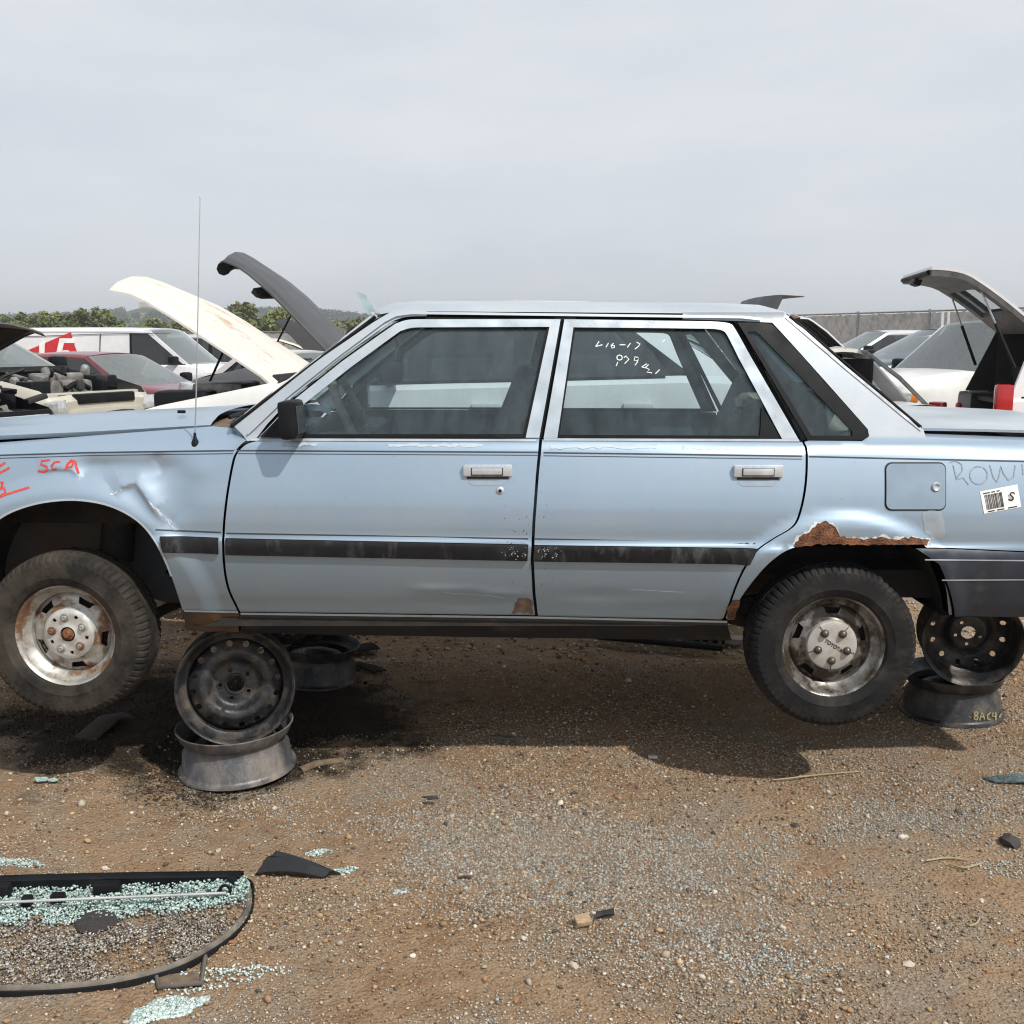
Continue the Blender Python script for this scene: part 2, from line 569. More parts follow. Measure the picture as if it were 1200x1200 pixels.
# ------------------------------------------------------------------ materials shared by the cars
def paint_mat(name, c, fade=None, rust=0.0, rough=0.34, metal=0.0, coat=0.35, speck=0.0, dust=0.25, dustcol=(0.33, 0.27, 0.2), rustcol=(0.20, 0.075, 0.03)):
    """old car paint: sun-bleached film, dust in soft vertical runs, rust in patches and specks"""
    if name in MATS:
        return MATS[name]
    m = bpy.data.materials.new(name); nt, n, l, b = nodes_of(m)
    set_in(b, Roughness=rough, Metallic=metal, Coat_Weight=coat, Coat_Roughness=0.1)
    g = n.new('ShaderNodeTexCoord')
    def noise(sc, det=6, ro=0.6, st=(1, 1, 1)):
        mp_ = n.new('ShaderNodeMapping'); mp_.inputs['Scale'].default_value = st
        t = n.new('ShaderNodeTexNoise'); t.inputs['Scale'].default_value = sc; t.inputs['Detail'].default_value = det
        t.inputs['Roughness'].default_value = ro
        l.new(g.outputs['Object'], mp_.inputs[0]); l.new(mp_.outputs[0], t.inputs['Vector']); return t.outputs['Fac']
    def rng_(src, a0, a1, b0=0.0, b1=1.0):
        t = n.new('ShaderNodeMapRange'); t.inputs[1].default_value = a0; t.inputs[2].default_value = a1
        t.inputs[3].default_value = b0; t.inputs[4].default_value = b1
        l.new(src, t.inputs[0]); return t.outputs[0]
    def mixc(f, c0, c1):
        t = n.new('ShaderNodeMix'); t.data_type = 'RGBA'; l.new(f, t.inputs[0])
        for k, v in ((6, c0), (7, c1)):
            if isinstance(v, tuple): t.inputs[k].default_value = (*v, 1)
            else: l.new(v, t.inputs[k])
        return t.outputs[2]
    cc = c
    f = fade or tuple(min(1, x * 1.12 + 0.02) for x in c)
    cc = mixc(rng_(noise(2.2, 5), 0.38, 0.68), cc, f)
    cc = mixc(rng_(noise(5, 8, 0.7, (3, 3, 0.8)), 0.48, 0.8, 0, dust), cc, dustcol)
    if speck:
        vo = n.new('ShaderNodeTexVoronoi'); vo.inputs['Scale'].default_value = 42
        l.new(g.outputs['Object'], vo.inputs['Vector'])
        sp = rng_(vo.outputs['Distance'], 0.055, 0.085, 1, 0)
        mm = n.new('ShaderNodeMath'); mm.operation = 'MULTIPLY'
        l.new(sp, mm.inputs[0]); l.new(rng_(noise(3.5, 4), 0.55, 0.66, 0, speck), mm.inputs[1])
        cc = mixc(mm.outputs[0], cc, (0.05, 0.03, 0.02))
    rf = rough
    if rust:
        rm = rng_(noise(3.0, 9, 0.7, (1, 1, 1.4)), 0.72 - 0.22 * rust, 0.80 - 0.18 * rust)
        cc = mixc(rm, cc, rustcol)
        l.new(rng_(rm, 0, 1, coat, 0.0), b.inputs['Coat Weight'])
        l.new(rng_(rm, 0, 1, rough, 0.85), b.inputs['Roughness'])
    l.new(cc, b.inputs['Base Color'])
    bp = n.new('ShaderNodeBump'); bp.inputs['Strength'].default_value = 0.2; bp.inputs['Distance'].default_value = 0.006
    l.new(noise(2.6, 3, 0.45), bp.inputs['Height']); l.new(bp.outputs['Normal'], b.inputs['Normal'])
    MATS[name] = m
    return m

M_BLUE = paint_mat('pale_blue_paint', (0.315, 0.415, 0.52), fade=(0.345, 0.44, 0.54), speck=0.75, rough=0.41, metal=0.55, coat=0.25, dust=0.42, dustcol=(0.40, 0.43, 0.46))
M_ROOF = paint_mat('bleached_blue_paint', (0.40, 0.455, 0.51), fade=(0.52, 0.56, 0.60), rough=0.42, metal=0.3, coat=0.25, speck=0.3, dust=0.4, dustcol=(0.5, 0.5, 0.5))
M_FRAME = mat('worn_bright_trim', (0.50, 0.57, 0.63), rough=0.34, metal=0.45, var=0.06, scale=12, c2=(0.44, 0.47, 0.50), thr=0.62)
M_RUBBER = mat('black_rubber', (0.008, 0.008, 0.009), rough=0.7, var=0.3, c2=(0.03, 0.028, 0.026), thr=0.66, spec=0.2)
M_MOULD = mat('weathered_black_moulding', (0.012, 0.012, 0.014), rough=0.62, var=0.3, scale=34, c2=(0.075, 0.075, 0.075), thr=0.62, soft=0.09, spec=0.22, stretch=(1, 1, 0.4))
M_BLACKP = mat('black_plastic', (0.007, 0.008, 0.010), rough=0.55, var=0.2, c2=(0.026, 0.026, 0.027), thr=0.68, spec=0.2)
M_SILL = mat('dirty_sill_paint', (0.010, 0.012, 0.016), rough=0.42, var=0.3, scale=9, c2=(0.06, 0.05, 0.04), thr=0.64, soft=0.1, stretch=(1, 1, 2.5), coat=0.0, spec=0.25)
M_BUMPER = mat('grey_blue_bumper_plastic', (0.028, 0.036, 0.052), rough=0.5, var=0.2, scale=16, c2=(0.10, 0.10, 0.10), thr=0.68)
M_UNDER = mat('dark_underbody', (0.02, 0.019, 0.018), rough=0.9, var=0.4, scale=8, c2=(0.07, 0.045, 0.028), thr=0.58, bump=0.3)
M_WELL = mat('dusty_inner_fender', (0.085, 0.10, 0.115), rough=0.8, var=0.3, scale=8, c2=(0.10, 0.075, 0.05), thr=0.52)
M_RUST = mat('flaking_rust', (0.115, 0.045, 0.024), rough=0.95, var=0.5, scale=38, c2=(0.26, 0.115, 0.05), thr=0.53, soft=0.08, bump=0.9, bscale=130)
M_CHROME = mat('dull_chrome', (0.56, 0.59, 0.63), rough=0.3, metal=0.3, var=0.1, scale=30)
M_SILVER = mat('worn_wheel_silver', (0.46, 0.455, 0.43), rough=0.45, metal=0.6, var=0.2, scale=20, c2=(0.17, 0.095, 0.05), thr=0.53, soft=0.05)
M_DARKSILV = mat('grimy_wheel_metal', (0.36, 0.35, 0.33), rough=0.33, metal=0.85, var=0.3, scale=26, c2=(0.045, 0.034, 0.024), thr=0.47, soft=0.07)
M_CAPSILV = mat('matt_hub_cap', (0.45, 0.44, 0.42), rough=0.55, metal=0.3, var=0.12, scale=26, c2=(0.30, 0.20, 0.12), thr=0.64)
M_TYRE = mat('dusty_tyre_rubber', (0.010, 0.010, 0.011), rough=0.72, var=0.35, scale=20, c2=(0.05, 0.044, 0.038), thr=0.62, soft=0.16, spec=0.25, bump=0.15, bscale=90)
M_TYRE2 = mat('dirt_caked_tyre_rubber', (0.016, 0.015, 0.014), rough=0.8, var=0.35, scale=16, c2=(0.075, 0.062, 0.048), thr=0.57, soft=0.16, spec=0.25, bump=0.25, bscale=90)
M_STEEL = mat('black_steel_rim', (0.016, 0.017, 0.020), rough=0.45, metal=0.0, var=0.4, scale=22, c2=(0.12, 0.10, 0.08), thr=0.58, soft=0.12, bump=0.15, bscale=120)
M_STEEL2 = mat('grey_scuffed_steel_rim', (0.085, 0.09, 0.10), rough=0.45, metal=0.35, var=0.3, scale=18, c2=(0.28, 0.24, 0.20), thr=0.56, soft=0.14, stretch=(1, 1, 0.5), bump=0.2, bscale=120)
M_GLASS = glass_mat('dusty_side_glass', (0.74, 0.83, 0.87), dust=0.08, dustcol=(0.29, 0.40, 0.44), streak=True, dvar=0.6)
M_FARGLASS = glass_mat('far_side_glass', (0.80, 0.88, 0.91), dust=0.05, dustcol=(0.25, 0.32, 0.36))
M_WIND = glass_mat('windscreen_glass', (0.62, 0.74, 0.74), dust=0.2)
M_VINYL = mat('dark_cabin_vinyl', (0.045, 0.05, 0.055), rough=0.7, var=0.25)
M_SEAT = mat('faded_blue_grey_seat_cloth', (0.13, 0.145, 0.16), rough=0.95, var=0.25, scale=25, c2=(0.22, 0.21, 0.19), thr=0.62)
M_WHEELRIM = mat('tan_steering_wheel_rim', (0.36, 0.31, 0.25), rough=0.6, var=0.3, scale=30)
M_LINE = mat('dark_pin_line', (0.035, 0.045, 0.06), rough=0.5)
M_RED = mat('red_crayon', (0.55, 0.06, 0.05), rough=0.8, var=0.3, scale=150)
M_CHALK = mat('white_paint_marker', (0.72, 0.76, 0.76), rough=0.8, var=0.2, scale=150)
M_GREASE = mat('faint_grey_crayon', (0.24, 0.28, 0.33), rough=0.6, var=0.3, scale=150)
M_LABELW = mat('white_paper_label', (0.78, 0.78, 0.77), rough=0.6, var=0.04)
M_INK = mat('black_ink', (0.02, 0.02, 0.022), rough=0.6)
M_REDLENS = mat('red_lens', (0.42, 0.012, 0.014), rough=0.12, var=0.15, coat=0.6)
M_AMBER = mat('amber_lens', (0.65, 0.20, 0.02), rough=0.15, coat=0.5)
M_LENS = mat('hazed_headlamp_lens', (0.55, 0.57, 0.56), rough=0.14, metal=0.35, var=0.25, scale=24, coat=0.6)

# ------------------------------------------------------------------ the pale blue sedan
TILT = 0.0145
W = 1.69
PB = np.array([.50, .56, .60, .655, .70, .76, .83, .86, .885, .905, .915, .95, 1.0, 1.05, 1.1, 1.15, 1.185, 1.2, 1.222, 1.26, 1.60, 1.66])
PY = np.array([.180, .142, .115, .085, .060, .034, .0115, .0055, .0035, .0115, .0118, .0105, .0125, .0195, .0305, .0435, .0535, .058, .071, .081, .192, .222])

def pchip_eval(xk, yk, x):
    h = np.diff(xk); d = np.diff(yk) / h
    m = np.zeros_like(yk)
    m[1:-1] = np.where(d[:-1] * d[1:] > 0, 2 * d[:-1] * d[1:] / np.where(d[:-1] + d[1:] == 0, 1, d[:-1] + d[1:]), 0)
    m[0] = d[0]; m[-1] = d[-1]
    x = np.clip(x, xk[0], xk[-1])
    i = np.clip(np.searchsorted(xk, x) - 1, 0, len(xk) - 2)
    t = (x - xk[i]) / h[i]
    return ((2 * t ** 3 - 3 * t ** 2 + 1) * yk[i] + (t ** 3 - 2 * t ** 2 + t) * h[i] * m[i] + (-2 * t ** 3 + 3 * t ** 2) * yk[i + 1] + (t ** 3 - t ** 2) * h[i] * m[i + 1])

FW = at(75, 747, 0.03); RW = at(979, 760, 0.03)           # wheel centres
FA = at(80, 727, 0.0); RA = at(985, 748, 0.0)

def sstep(a, b, x):
    t = np.clip((x - a) / (b - a), 0, 1)
    return t * t * (3 - 2 * t)

def ridge(x, z, pts, amp, width, lean=0.0):
    """a pressed crease along a polyline (pixels), fading out at both ends"""
    q = [at(px, py, 0.01) for px, py in pts]
    d = np.full(np.shape(x), 1e9); sd = np.zeros(np.shape(x)); par = np.zeros(np.shape(x))
    n = len(q) - 1
    for i, (a, b) in enumerate(zip(q[:-1], q[1:])):
        ax, az, bx, bz = a.x, a.z, b.x, b.z
        L = (bx - ax) ** 2 + (bz - az) ** 2
        t = np.clip(((x - ax) * (bx - ax) + (z - az) * (bz - az)) / L, 0, 1)
        dx = x - ax - t * (bx - ax); dz = z - az - t * (bz - az)
        dd = np.hypot(dx, dz)
        s = ((bx - ax) * dz - (bz - az) * dx) / math.sqrt(L)
        near = dd < d
        sd = np.where(near, s, sd); par = np.where(near, (i + t) / n, par); d = np.minimum(d, dd)
    w = width * (1 + lean * np.tanh(sd / 0.006))
    return amp * np.exp(-(d / w) ** 1.5) * np.clip(np.sin(np.pi * par) * 1.6, 0, 1)

def gauss(x, z, px, py, rx, rz, amp):
    c = at(px, py, 0.01)
    return amp * np.exp(-((x - c.x) / rx) ** 2 - ((z - c.z) / rz) ** 2)

def side0(x, z):
    x = np.asarray(x, float); z = np.asarray(z, float)
    b = z + TILT * x
    y = pchip_eval(PB, PY, b)
    t = np.maximum(0, np.abs(x + 0.2) - 1.35)
    y = y + 0.055 * t * t
    r = np.hypot(x - FA.x, z - FA.z)
    y = y - 0.020 * sstep(0.50, 0.425, r) * sstep(1.19, 1.10, b)
    r = np.hypot(x - RA.x, (z - RA.z) * 1.05)
    y = y - 0.018 * sstep(0.47, 0.40, r) * sstep(1.15, 1.02, b) * sstep(0.55, 0.7, b)
    return y

def side(x, z):
    """lateral position of the near body side, with its dents"""
    x = np.asarray(x, float); z = np.asarray(z, float)
    y = side0(x, z)
    y = y + ridge(x, z, [(132, 577), (142, 569), (158, 564), (168, 576), (182, 596), (196, 614)], -0.017, 0.034, 0.5)
    y = y + gauss(x, z, 165, 552, 0.12, 0.045, 0.018) + gauss(x, z, 212, 566, 0.16, 0.060, 0.005)
    y = y + gauss(x, z, 205, 590, 0.07, 0.07, 0.012)
    y = y + ridge(x, z, [(40, 552), (62, 548), (80, 550), (93, 560)], -0.009, 0.024, 0.5)
    y = y + gauss(x, z, 105, 548, 0.10, 0.03, 0.011)
    y = y + ridge(x, z, [(174, 533), (182, 548), (188, 560)], 0.005, 0.028, 0.3)
    y = y + gauss(x, z, 228, 552, 0.05, 0.04, -0.005)
    y = y + ridge(x, z, [(470, 690), (540, 694), (625, 700)], -0.0035, 0.020, -0.4)
    y = y + gauss(x, z, 560, 708, 0.16, 0.025, 0.005)
    y = y + gauss(x, z, 700, 702, 0.13, 0.025, 0.004)
    y = y + gauss(x, z, 420, 600, 0.25, 0.10, 0.0025)
    return y

def S(px, py, off=0.0):
    """photograph pixel -> (x, z) on the near body side"""
    Y = 0.03
    for _ in range(6):
        p = at(px, py, Y)
        Y = float(side0(p.x, p.z)) + off
    return (p.x, p.z)

def S3(px, py, off=0.0):
    x, z = S(px, py, off)
    return Vector((x, float(side(x, z)) + off, z))

def panel(name, px, material, parent, holes=(), step=0.022, thick=0.014, off=0.0, far=False, smoothpx=None, flange=True):
    """a piece of the body side cut to an outline given in photograph pixels, on the body-side surface"""
    out = [S(*p) for p in px]
    hl = [[S(*p) for p in h] for h in holes]
    V, T, rim = fill2d(out, hl, step)
    fn = side0 if far else side
    e = 1e-3
    Y = fn(V[:, 0], V[:, 1]) + off
    gx = (fn(V[:, 0] + e, V[:, 1]) - fn(V[:, 0] - e, V[:, 1])) / (2 * e)
    gz = (fn(V[:, 0], V[:, 1] + e) - fn(V[:, 0], V[:, 1] - e)) / (2 * e)
    N = np.stack([gx, -np.ones_like(gx), gz], 1)
    N /= np.linalg.norm(N, axis=1, keepdims=True)
    P = np.stack([V[:, 0], Y, V[:, 1]], 1)
    F = T.tolist(); NN = N.copy(); PP = P.copy()
    if flange:
        nv = len(PP)
        ext = []; en = []
        for a, b in rim:
            d = P[b] - P[a]
            no = np.cross(d, [0, 1, 0]); no = no / (np.linalg.norm(no) + 1e-12)
            o = nv + len(ext)
            ext += [P[a], P[b], P[b] + [0, thick, 0], P[a] + [0, thick, 0]]
            en += [no] * 4
            F.append([o, o + 3, o + 2, o + 1])
        PP = np.r_[PP, np.array(ext)]; NN = np.r_[NN, np.array(en)]
    if far:
        PP = PP * [1, -1, 1] + [0, W, 0]; NN = NN * [1, -1, 1]
        F = [f[::-1] for f in F]
    return mesh_with_normals(name, PP, F, NN, material, parent)

def far_pt(v):
    return Vector((v.x, W - v.y, v.z))

def ribbon(name, pts_px, width_px, material, parent, off=-0.001, closed=False, fn=None):
    """a thin stroke drawn on the body side along pixels"""
    mb = MB()
    strokes = pts_px if isinstance(pts_px[0][0], (tuple, list)) else [pts_px]
    for st in strokes:
        st = [np.array(p, float) for p in st]
        st2 = []
        for a, b in zip(st[:-1], st[1:]):
            k = max(1, int(np.hypot(*(b - a)) / 9))
            st2 += [a + (b - a) * t / k for t in range(k)]
        st2.append(st[-1])
        rows = []
        for i, p in enumerate(st2):
            d = st2[min(i + 1, len(st2) - 1)] - st2[max(i - 1, 0)]
            d = d / (np.hypot(*d) + 1e-9)
            nrm = np.array([-d[1], d[0]]) * width_px / 2
            rows.append([(fn or S3)(*(p + nrm), off), (fn or S3)(*(p - nrm), off)])
        mb.grid(rows)
    return mb.build(name, material, parent, 180, True, fix=False)

def lerp_(a, b, t):
    return a + (b - a) * t

CARLOC = Vector((-0.2, 0.85, 0.0))
car = thing('sedan_car', 'pale blue four door sedan without plates propped up on stacked steel rims', 'car', CARLOC)

# outlines (photograph pixels)
G1 = catmull([(299, 517), (287, 521), (277, 531), (272, 546), (266, 580), (262, 620), (262, 655), (267, 688), (280, 717)], 4)
G2 = [(633, 514), (629, 556), (625, 610), (623, 655), (625, 695), (628, 721)]
G3 = catmull([(941, 518), (945, 530), (944, 566), (938, 598), (929, 617), (905, 632), (884, 648), (866, 678), (849, 724)], 4)
ARCHF = catmull([(214, 715), (206, 690), (195, 660), (180, 631), (160, 609), (130, 593), (95, 586), (60, 587), (28, 594), (0, 607), (-26, 632), (-44, 665), (-52, 700), (-52, 716)], 4)
ARCHR = catmull([(858, 726), (865, 706), (880, 684), (900, 661), (922, 645), (946, 637)], 4) + catmull([(1082, 638), (1098, 655), (1108, 686), (1112, 720)], 4)

def shift(pts, dx, dy=0):
    return [(p[0] + dx, p[1] + dy) for p in pts]

# near side panels
FSH = [(-205, 539), (-100, 536), (0, 533), (100, 530), (200, 528.5), (300, 527)]       # shoulder crease of the fender
ff = FSH[:-1] + [(277, 527.5)] + [p for p in shift(G1, -1.2) if p[1] > 528] + ARCHF + [(-60, 716), (-170, 706), (-196, 690), (-200, 640), (-206, 590)]
fender = panel('front_fender', ff, M_BLUE, car, step=0.009)
qp = shift([p for p in G3], 1.6) + [(853, 726)] + ARCHR + [(1140, 722), (1290, 722), (1312, 700), (1316, 640), (1318, 560), (1316, 520), (1200, 516), (1085, 512), (1018, 511), (1010, 517), (948, 516)]
panel('rear_quarter_panel', qp, M_BLUE, car, step=0.02)

def door(kind, far=False):
    """a door: skin, window frame, glass, handle, moulding; near or far side"""
    if kind == 'front':
        skin = shift(G1, 1.6) + shift(G2[::-1], -1.0) + [(560, 514.5), (450, 514), (345, 514)]
        outer = [(303, 513), (318, 497), (345, 468)] + catmull([(400, 424), (455, 385), (467, 378), (480, 374.5), (500, 374)], 4) + [(657, 374), (632, 513)]
        inner = [(317, 513), (330, 496), (358, 472)] + catmull([(410, 431), (462, 393), (472, 387), (484, 384), (500, 383.5)], 4) + [(644, 383), (616, 513)]
        hnd = (543, 544, 600, 558); lock = (586, 575)
        mould = [(265, 630.5), (619, 638), (618, 657), (265, 650)]
    else:
        skin = [(635.5, 515), (631.5, 556), (627.5, 610), (625.5, 655), (627.5, 695), (630.5, 722)] + [(740, 724), (845, 726)] + shift(G3[::-1], -1.2) + [(900, 517), (800, 516)]
        outer = [(661.5, 374), (830, 376.5)] + catmull([(842, 377), (855, 379), (862, 386), (880, 418)], 4) + [(936, 515), (637, 514)]
        inner = [(672, 383.5), (825, 385)] + catmull([(838, 385.5), (847, 387.5), (853, 394), (866, 420)], 4) + [(917, 515), (653, 514)]
        hnd = (859, 544.5, 917, 559); lock = None
        mould = [(626, 638.5), (887, 643), (878, 662), (626, 657.5)]
    d = panel(kind + '_door', skin, M_BLUE, car, far=far, step=0.018)
    panel('window_frame', outer, M_FRAME, d, holes=[inner], far=far, step=0.03, off=0.002)
    cx = sum(p[0] for p in inner) / len(inner); cy = sum(p[1] for p in inner) / len(inner)
    sm = [(cx + (p[0] - cx) * 0.985, cy + (p[1] - cy) * 0.965) for p in inner]
    big = [(cx + (p[0] - cx) * 1.01, cy + (p[1] - cy) * 1.015) for p in inner]
    panel('window_seal', inner, M_RUBBER, d, holes=[sm], far=far, step=0.03, off=0.007, thick=0.012)
    panel('window_glass', big, M_FARGLASS if far else M_GLASS, d, far=far, step=0.06, off=0.016, flange=False)
    bx = [p for p in skin if p[1] < 520]
    x0, x1 = min(p[0] for p in bx), max(p[0] for p in bx)
    panel('belt_trim', [(x0 + 2, 513.5), (x1 - 4, 514.5), (x1 - 3, 517.3), (x0 + 2, 516.3)], M_FRAME, d, far=far, off=-0.003, step=0.05, thick=0.006)
    panel('side_moulding', mould, M_MOULD, d, far=far, off=-0.010, step=0.03, thick=0.012)
    if not far:
        x0, y0, x1, y1 = hnd
        rec = [(x0 + 4, y1 - 3), (x1 - 4, y1 - 3), (x1 - 7, y1 + 8), (x1 - 12, y1 + 11), (x0 + 12, y1 + 11), (x0 + 7, y1 + 8)]
        panel('handle_recess', rec, mat('recess_paint', (0.30, 0.37, 0.45), rough=0.35, coat=0.3), d, off=-0.0012, step=0.02, flange=False)
        h = MB()
        a = S3(x0, y0); b = S3(x1, y1)
        c = (a + b) / 2
        h.box((c.x, c.y - 0.008, c.z), (b.x - a.x, 0.020, a.z - b.z), ch=0.005)
        ho = h.build('door_handle', M_CHROME, d, 35, True)
        h = MB(); h.box((c.x - 0.002, c.y - 0.0168, c.z - 0.003), ((b.x - a.x) * 0.66, 0.005, (a.z - b.z) * 0.68), ch=0.002)
        h.build('lever_recess', M_INK, ho, 35, True)
        h = MB(); h.box((c.x - 0.002, c.y - 0.019, c.z - 0.002), ((b.x - a.x) * 0.62, 0.008, (a.z - b.z) * 0.55), ch=0.003)
        h.build('pull_lever', M_CHROME, ho, 35, True)
        h = MB(); h.box((c.x, c.y - 0.004, b.z - 0.004), ((b.x - a.x) * 0.86, 0.014, 0.009), ch=0.002)
        h.build('handle_gap', M_INK, ho, 35, True)
        if lock:
            q = S3(*lock)
            MB().lathe([(0.0, 0.006), (0.006, 0.006), (0.011, 0.005), (0.0135, 0.001), (0.0135, -0.004)], 24, Matrix.Translation(q) @ Matrix.Rotation(R(90), 4, 'X')).build('door_lock', M_CHROME, d, 50, True)
            MB().lathe([(0.0, 0.0075), (0.0055, 0.0075), (0.0055, 0.004)], 16, Matrix.Translation(q) @ Matrix.Rotation(R(90), 4, 'X')).build('key_slot', M_BLACKP, d, 50, True)
    return d
door_f = door('front'); door_r = door('rear')
panel('fixed_vent_pane', [(893, 478), (918, 514.5), (891, 514.5)], M_BLACKP, door_r, off=0.006, step=0.05, thick=0.008)
door_f2 = door('front', True); door_r2 = door('rear', True)
panel('front_fender', ff, M_BLUE, car, step=0.04, far=True)
panel('rear_quarter_panel', qp, M_BLUE, car, step=0.04, far=True)
panel('side_moulding', [(188, 628.5), (256, 630), (256, 649), (192, 647)], M_MOULD, fender, off=-0.010, step=0.03, thick=0.012)

# pin lines along the side and the shoulder crease
for nm, st, par in (('shoulder_line', [(-200, 538), (0, 533.5), (100, 530.5), (200, 529), (274, 528)], fender), ('shoulder_line', [(278, 528), (450, 529), (631, 530)], door_f), ('shoulder_line', [(637, 530.5), (800, 532.5), (940, 534.5)], door_r),
                    ('shoulder_line', [(948, 535), (1100, 538.5), (1315, 543)], car), ('crease_line', [(182, 621), (259, 624)], fender), ('crease_line', [(265, 625), (619, 631.5)], door_f), ('crease_line', [(627, 631.5), (890, 637)], door_r)):
    ribbon(nm, st, 1.7, M_LINE, par)
for st, par in (([(-200, 541.5), (0, 537), (100, 534), (200, 532.5), (273, 531.5)], fender), ([(279, 531.5), (631, 533.5)], door_f), ([(637, 534), (940, 538)], door_r)):
    ribbon('pin_line', st, 0.9, M_LINE, par)

# pillars and roof
def both(name, px, m, **kw):
    o = panel(name, px, m, car, **kw)
    panel(name, px, m, car, far=True, **kw)
    return o
AP_OUT = [(262, 500), (272, 490), (330, 445), (390, 401), (440, 366), (452, 361)]
ap = [(299, 515.5), (313, 497), (342, 466)] + catmull([(398, 420), (453, 381), (466, 374), (480, 371), (500, 370.5)], 4) + [(500, 364), (462, 363), (437, 378), (380, 417), (325, 458), (287, 488), (274, 499), (284, 509), (290, 517)]
both('windscreen_pillar', ap, M_ROOF, step=0.022)
both('pillar_gap', [(301, 515), (316, 496.5), (344, 466), (400, 421), (455, 382), (468, 375.5), (481, 372), (500, 371.5), (860, 376), (868, 382), (941, 516), (936, 516), (862, 388), (855, 380), (656, 376), (630, 516), (639, 516), (666, 376), (500, 376), (480, 377), (455, 388), (400, 428), (345, 472), (318, 499), (304, 516)], M_RUBBER, off=0.018, step=0.04)
both('centre_pillar', [(650, 372), (675, 372), (645, 516), (622, 516)], M_RUBBER, off=0.02, step=0.04)
cp = [(864, 376), (905, 378), (1017, 503), (1019, 513), (1085, 513), (1082, 503), (1060, 486), (990, 428), (926, 372), (918, 366), (880, 366), (800, 366), (800, 374)]
both('rear_pillar', cp, M_ROOF, step=0.022)
qo = [(864, 378), (890, 378), (904, 380), (1016, 503), (1018, 511), (1012, 515), (946, 515.5)]
qi = [(876, 389), (884, 388), (890, 392), (998, 505), (999, 511), (951, 511)]
both('quarter_window_trim', qo, M_BLACKP, holes=[qi], off=-0.004, step=0.03)
big = [(935 + (p[0] - 935) * 1.02, 470 + (p[1] - 470) * 1.02) for p in qi]
panel('quarter_window', big, M_GLASS, car, off=0.008, step=0.06, flange=False)
panel('quarter_window', big, M_FARGLASS, car, off=0.008, step=0.06, flange=False, far=True)
# drip rail
ribbon('drip_rail', [(290, 508), (335, 465), (397, 415.5), (450, 376), (464, 369), (482, 366.5), (870, 371.5), (893, 374)], 3.0, M_ROOF, car, -0.010)

# roof skin
gut = [S3(*p) for p in [(446, 367.5), (462, 364.5), (482, 364), (600, 364.8), (750, 366), (870, 367), (905, 367.5), (922, 370)]]
rows = []
prof = [(0.0, 0.0), (0.012, 0.013), (0.04, 0.022), (0.10, 0.031), (0.22, 0.042), (0.40, 0.05), (0.66, 0.054)]
n = len(gut)
for i, g in enumerate(gut):
    half = W / 2 - g.y
    tf = 0 if 1 < i < n - 2 else 1
    row = []
    L = [(g.y + d * half / 0.66, h) for d, h in prof]
    full = L + [(W - y, h) for y, h in L[-2::-1]]
    for y, h in full:
        c = 1 - abs(y - W / 2) / half
        dx = (-0.07 * (1 - (1 - c) ** 2) if i == 0 else -0.05 * (1 - (1 - c) ** 2) if i == 1 else 0.05 * (1 - (1 - c) ** 2) if i >= n - 1 else 0)
        hh = h * (0.55 if i == 0 else 0.86 if i == 1 else 0.92 if i == n - 2 else 0.62 if i == n - 1 else 1)
        row.append(Vector((g.x + dx, y, g.z + hh - 0.002)))
    rows.append(row)
roof = MB().grid(rows).build('roof', M_ROOF, car, 60, True)
MB().grid([[Vector((p.x, p.y, p.z - 0.022)) for p in r[1:-1]] for r in rows]).build('headliner', M_VINYL, roof, 60, True)
ROOFROWS = rows

def screen(name, bot, top, bulge_b, bulge_t, m, zb=0.0, zt=0.0):
    """curved glass across the car between near-side corner points"""
    rws = []
    for k in range(9):
        t = k / 8
        a = bot.lerp(top, t); bl = bulge_b * (1 - t) + bulge_t * t
        half = W / 2 - a.y
        r = []
        for j in range(17):
            s = j / 8 - 1
            c = 1 - s * s
            r.append(Vector((a.x + bl * c, W / 2 + s * half, a.z + (zb * (1 - t) + zt * t) * c)))
        rws.append(r)
    o = MB().grid(rws).build(name, m, car, 180, True, fix=False)
    edge = [rws[k][0] for k in range(9)]
    MB().tube([p + Vector((0, -0.002, 0)) for p in edge], 0.006, 6).build('screen_seal', M_RUBBER, o, 60, True)
    MB().tube([far_pt(p) for p in edge], 0.006, 6).build('screen_seal', M_RUBBER, o, 60, True)
    MB().tube(rws[0], 0.007, 6).build('screen_seal', M_RUBBER, o, 60, True)
    MB().tube(rws[-1], 0.008, 6).build('screen_seal', M_CHROME, o, 60, True)
    return o
wb, wt = S3(272, 499), S3(440, 371)
screen('windscreen', wb, wt, -0.10, -0.07, M_WIND, 0.0, 0.022)
rb, rt = S3(1078, 500), S3(925, 371)
screen('rear_window', rb, rt, 0.09, 0.05, M_WIND, 0.0, 0.03)
ribbon('rear_screen_trim', [(921, 371), (990, 430), (1060, 488), (1080, 504)], 3, M_CHROME, car, -0.003)

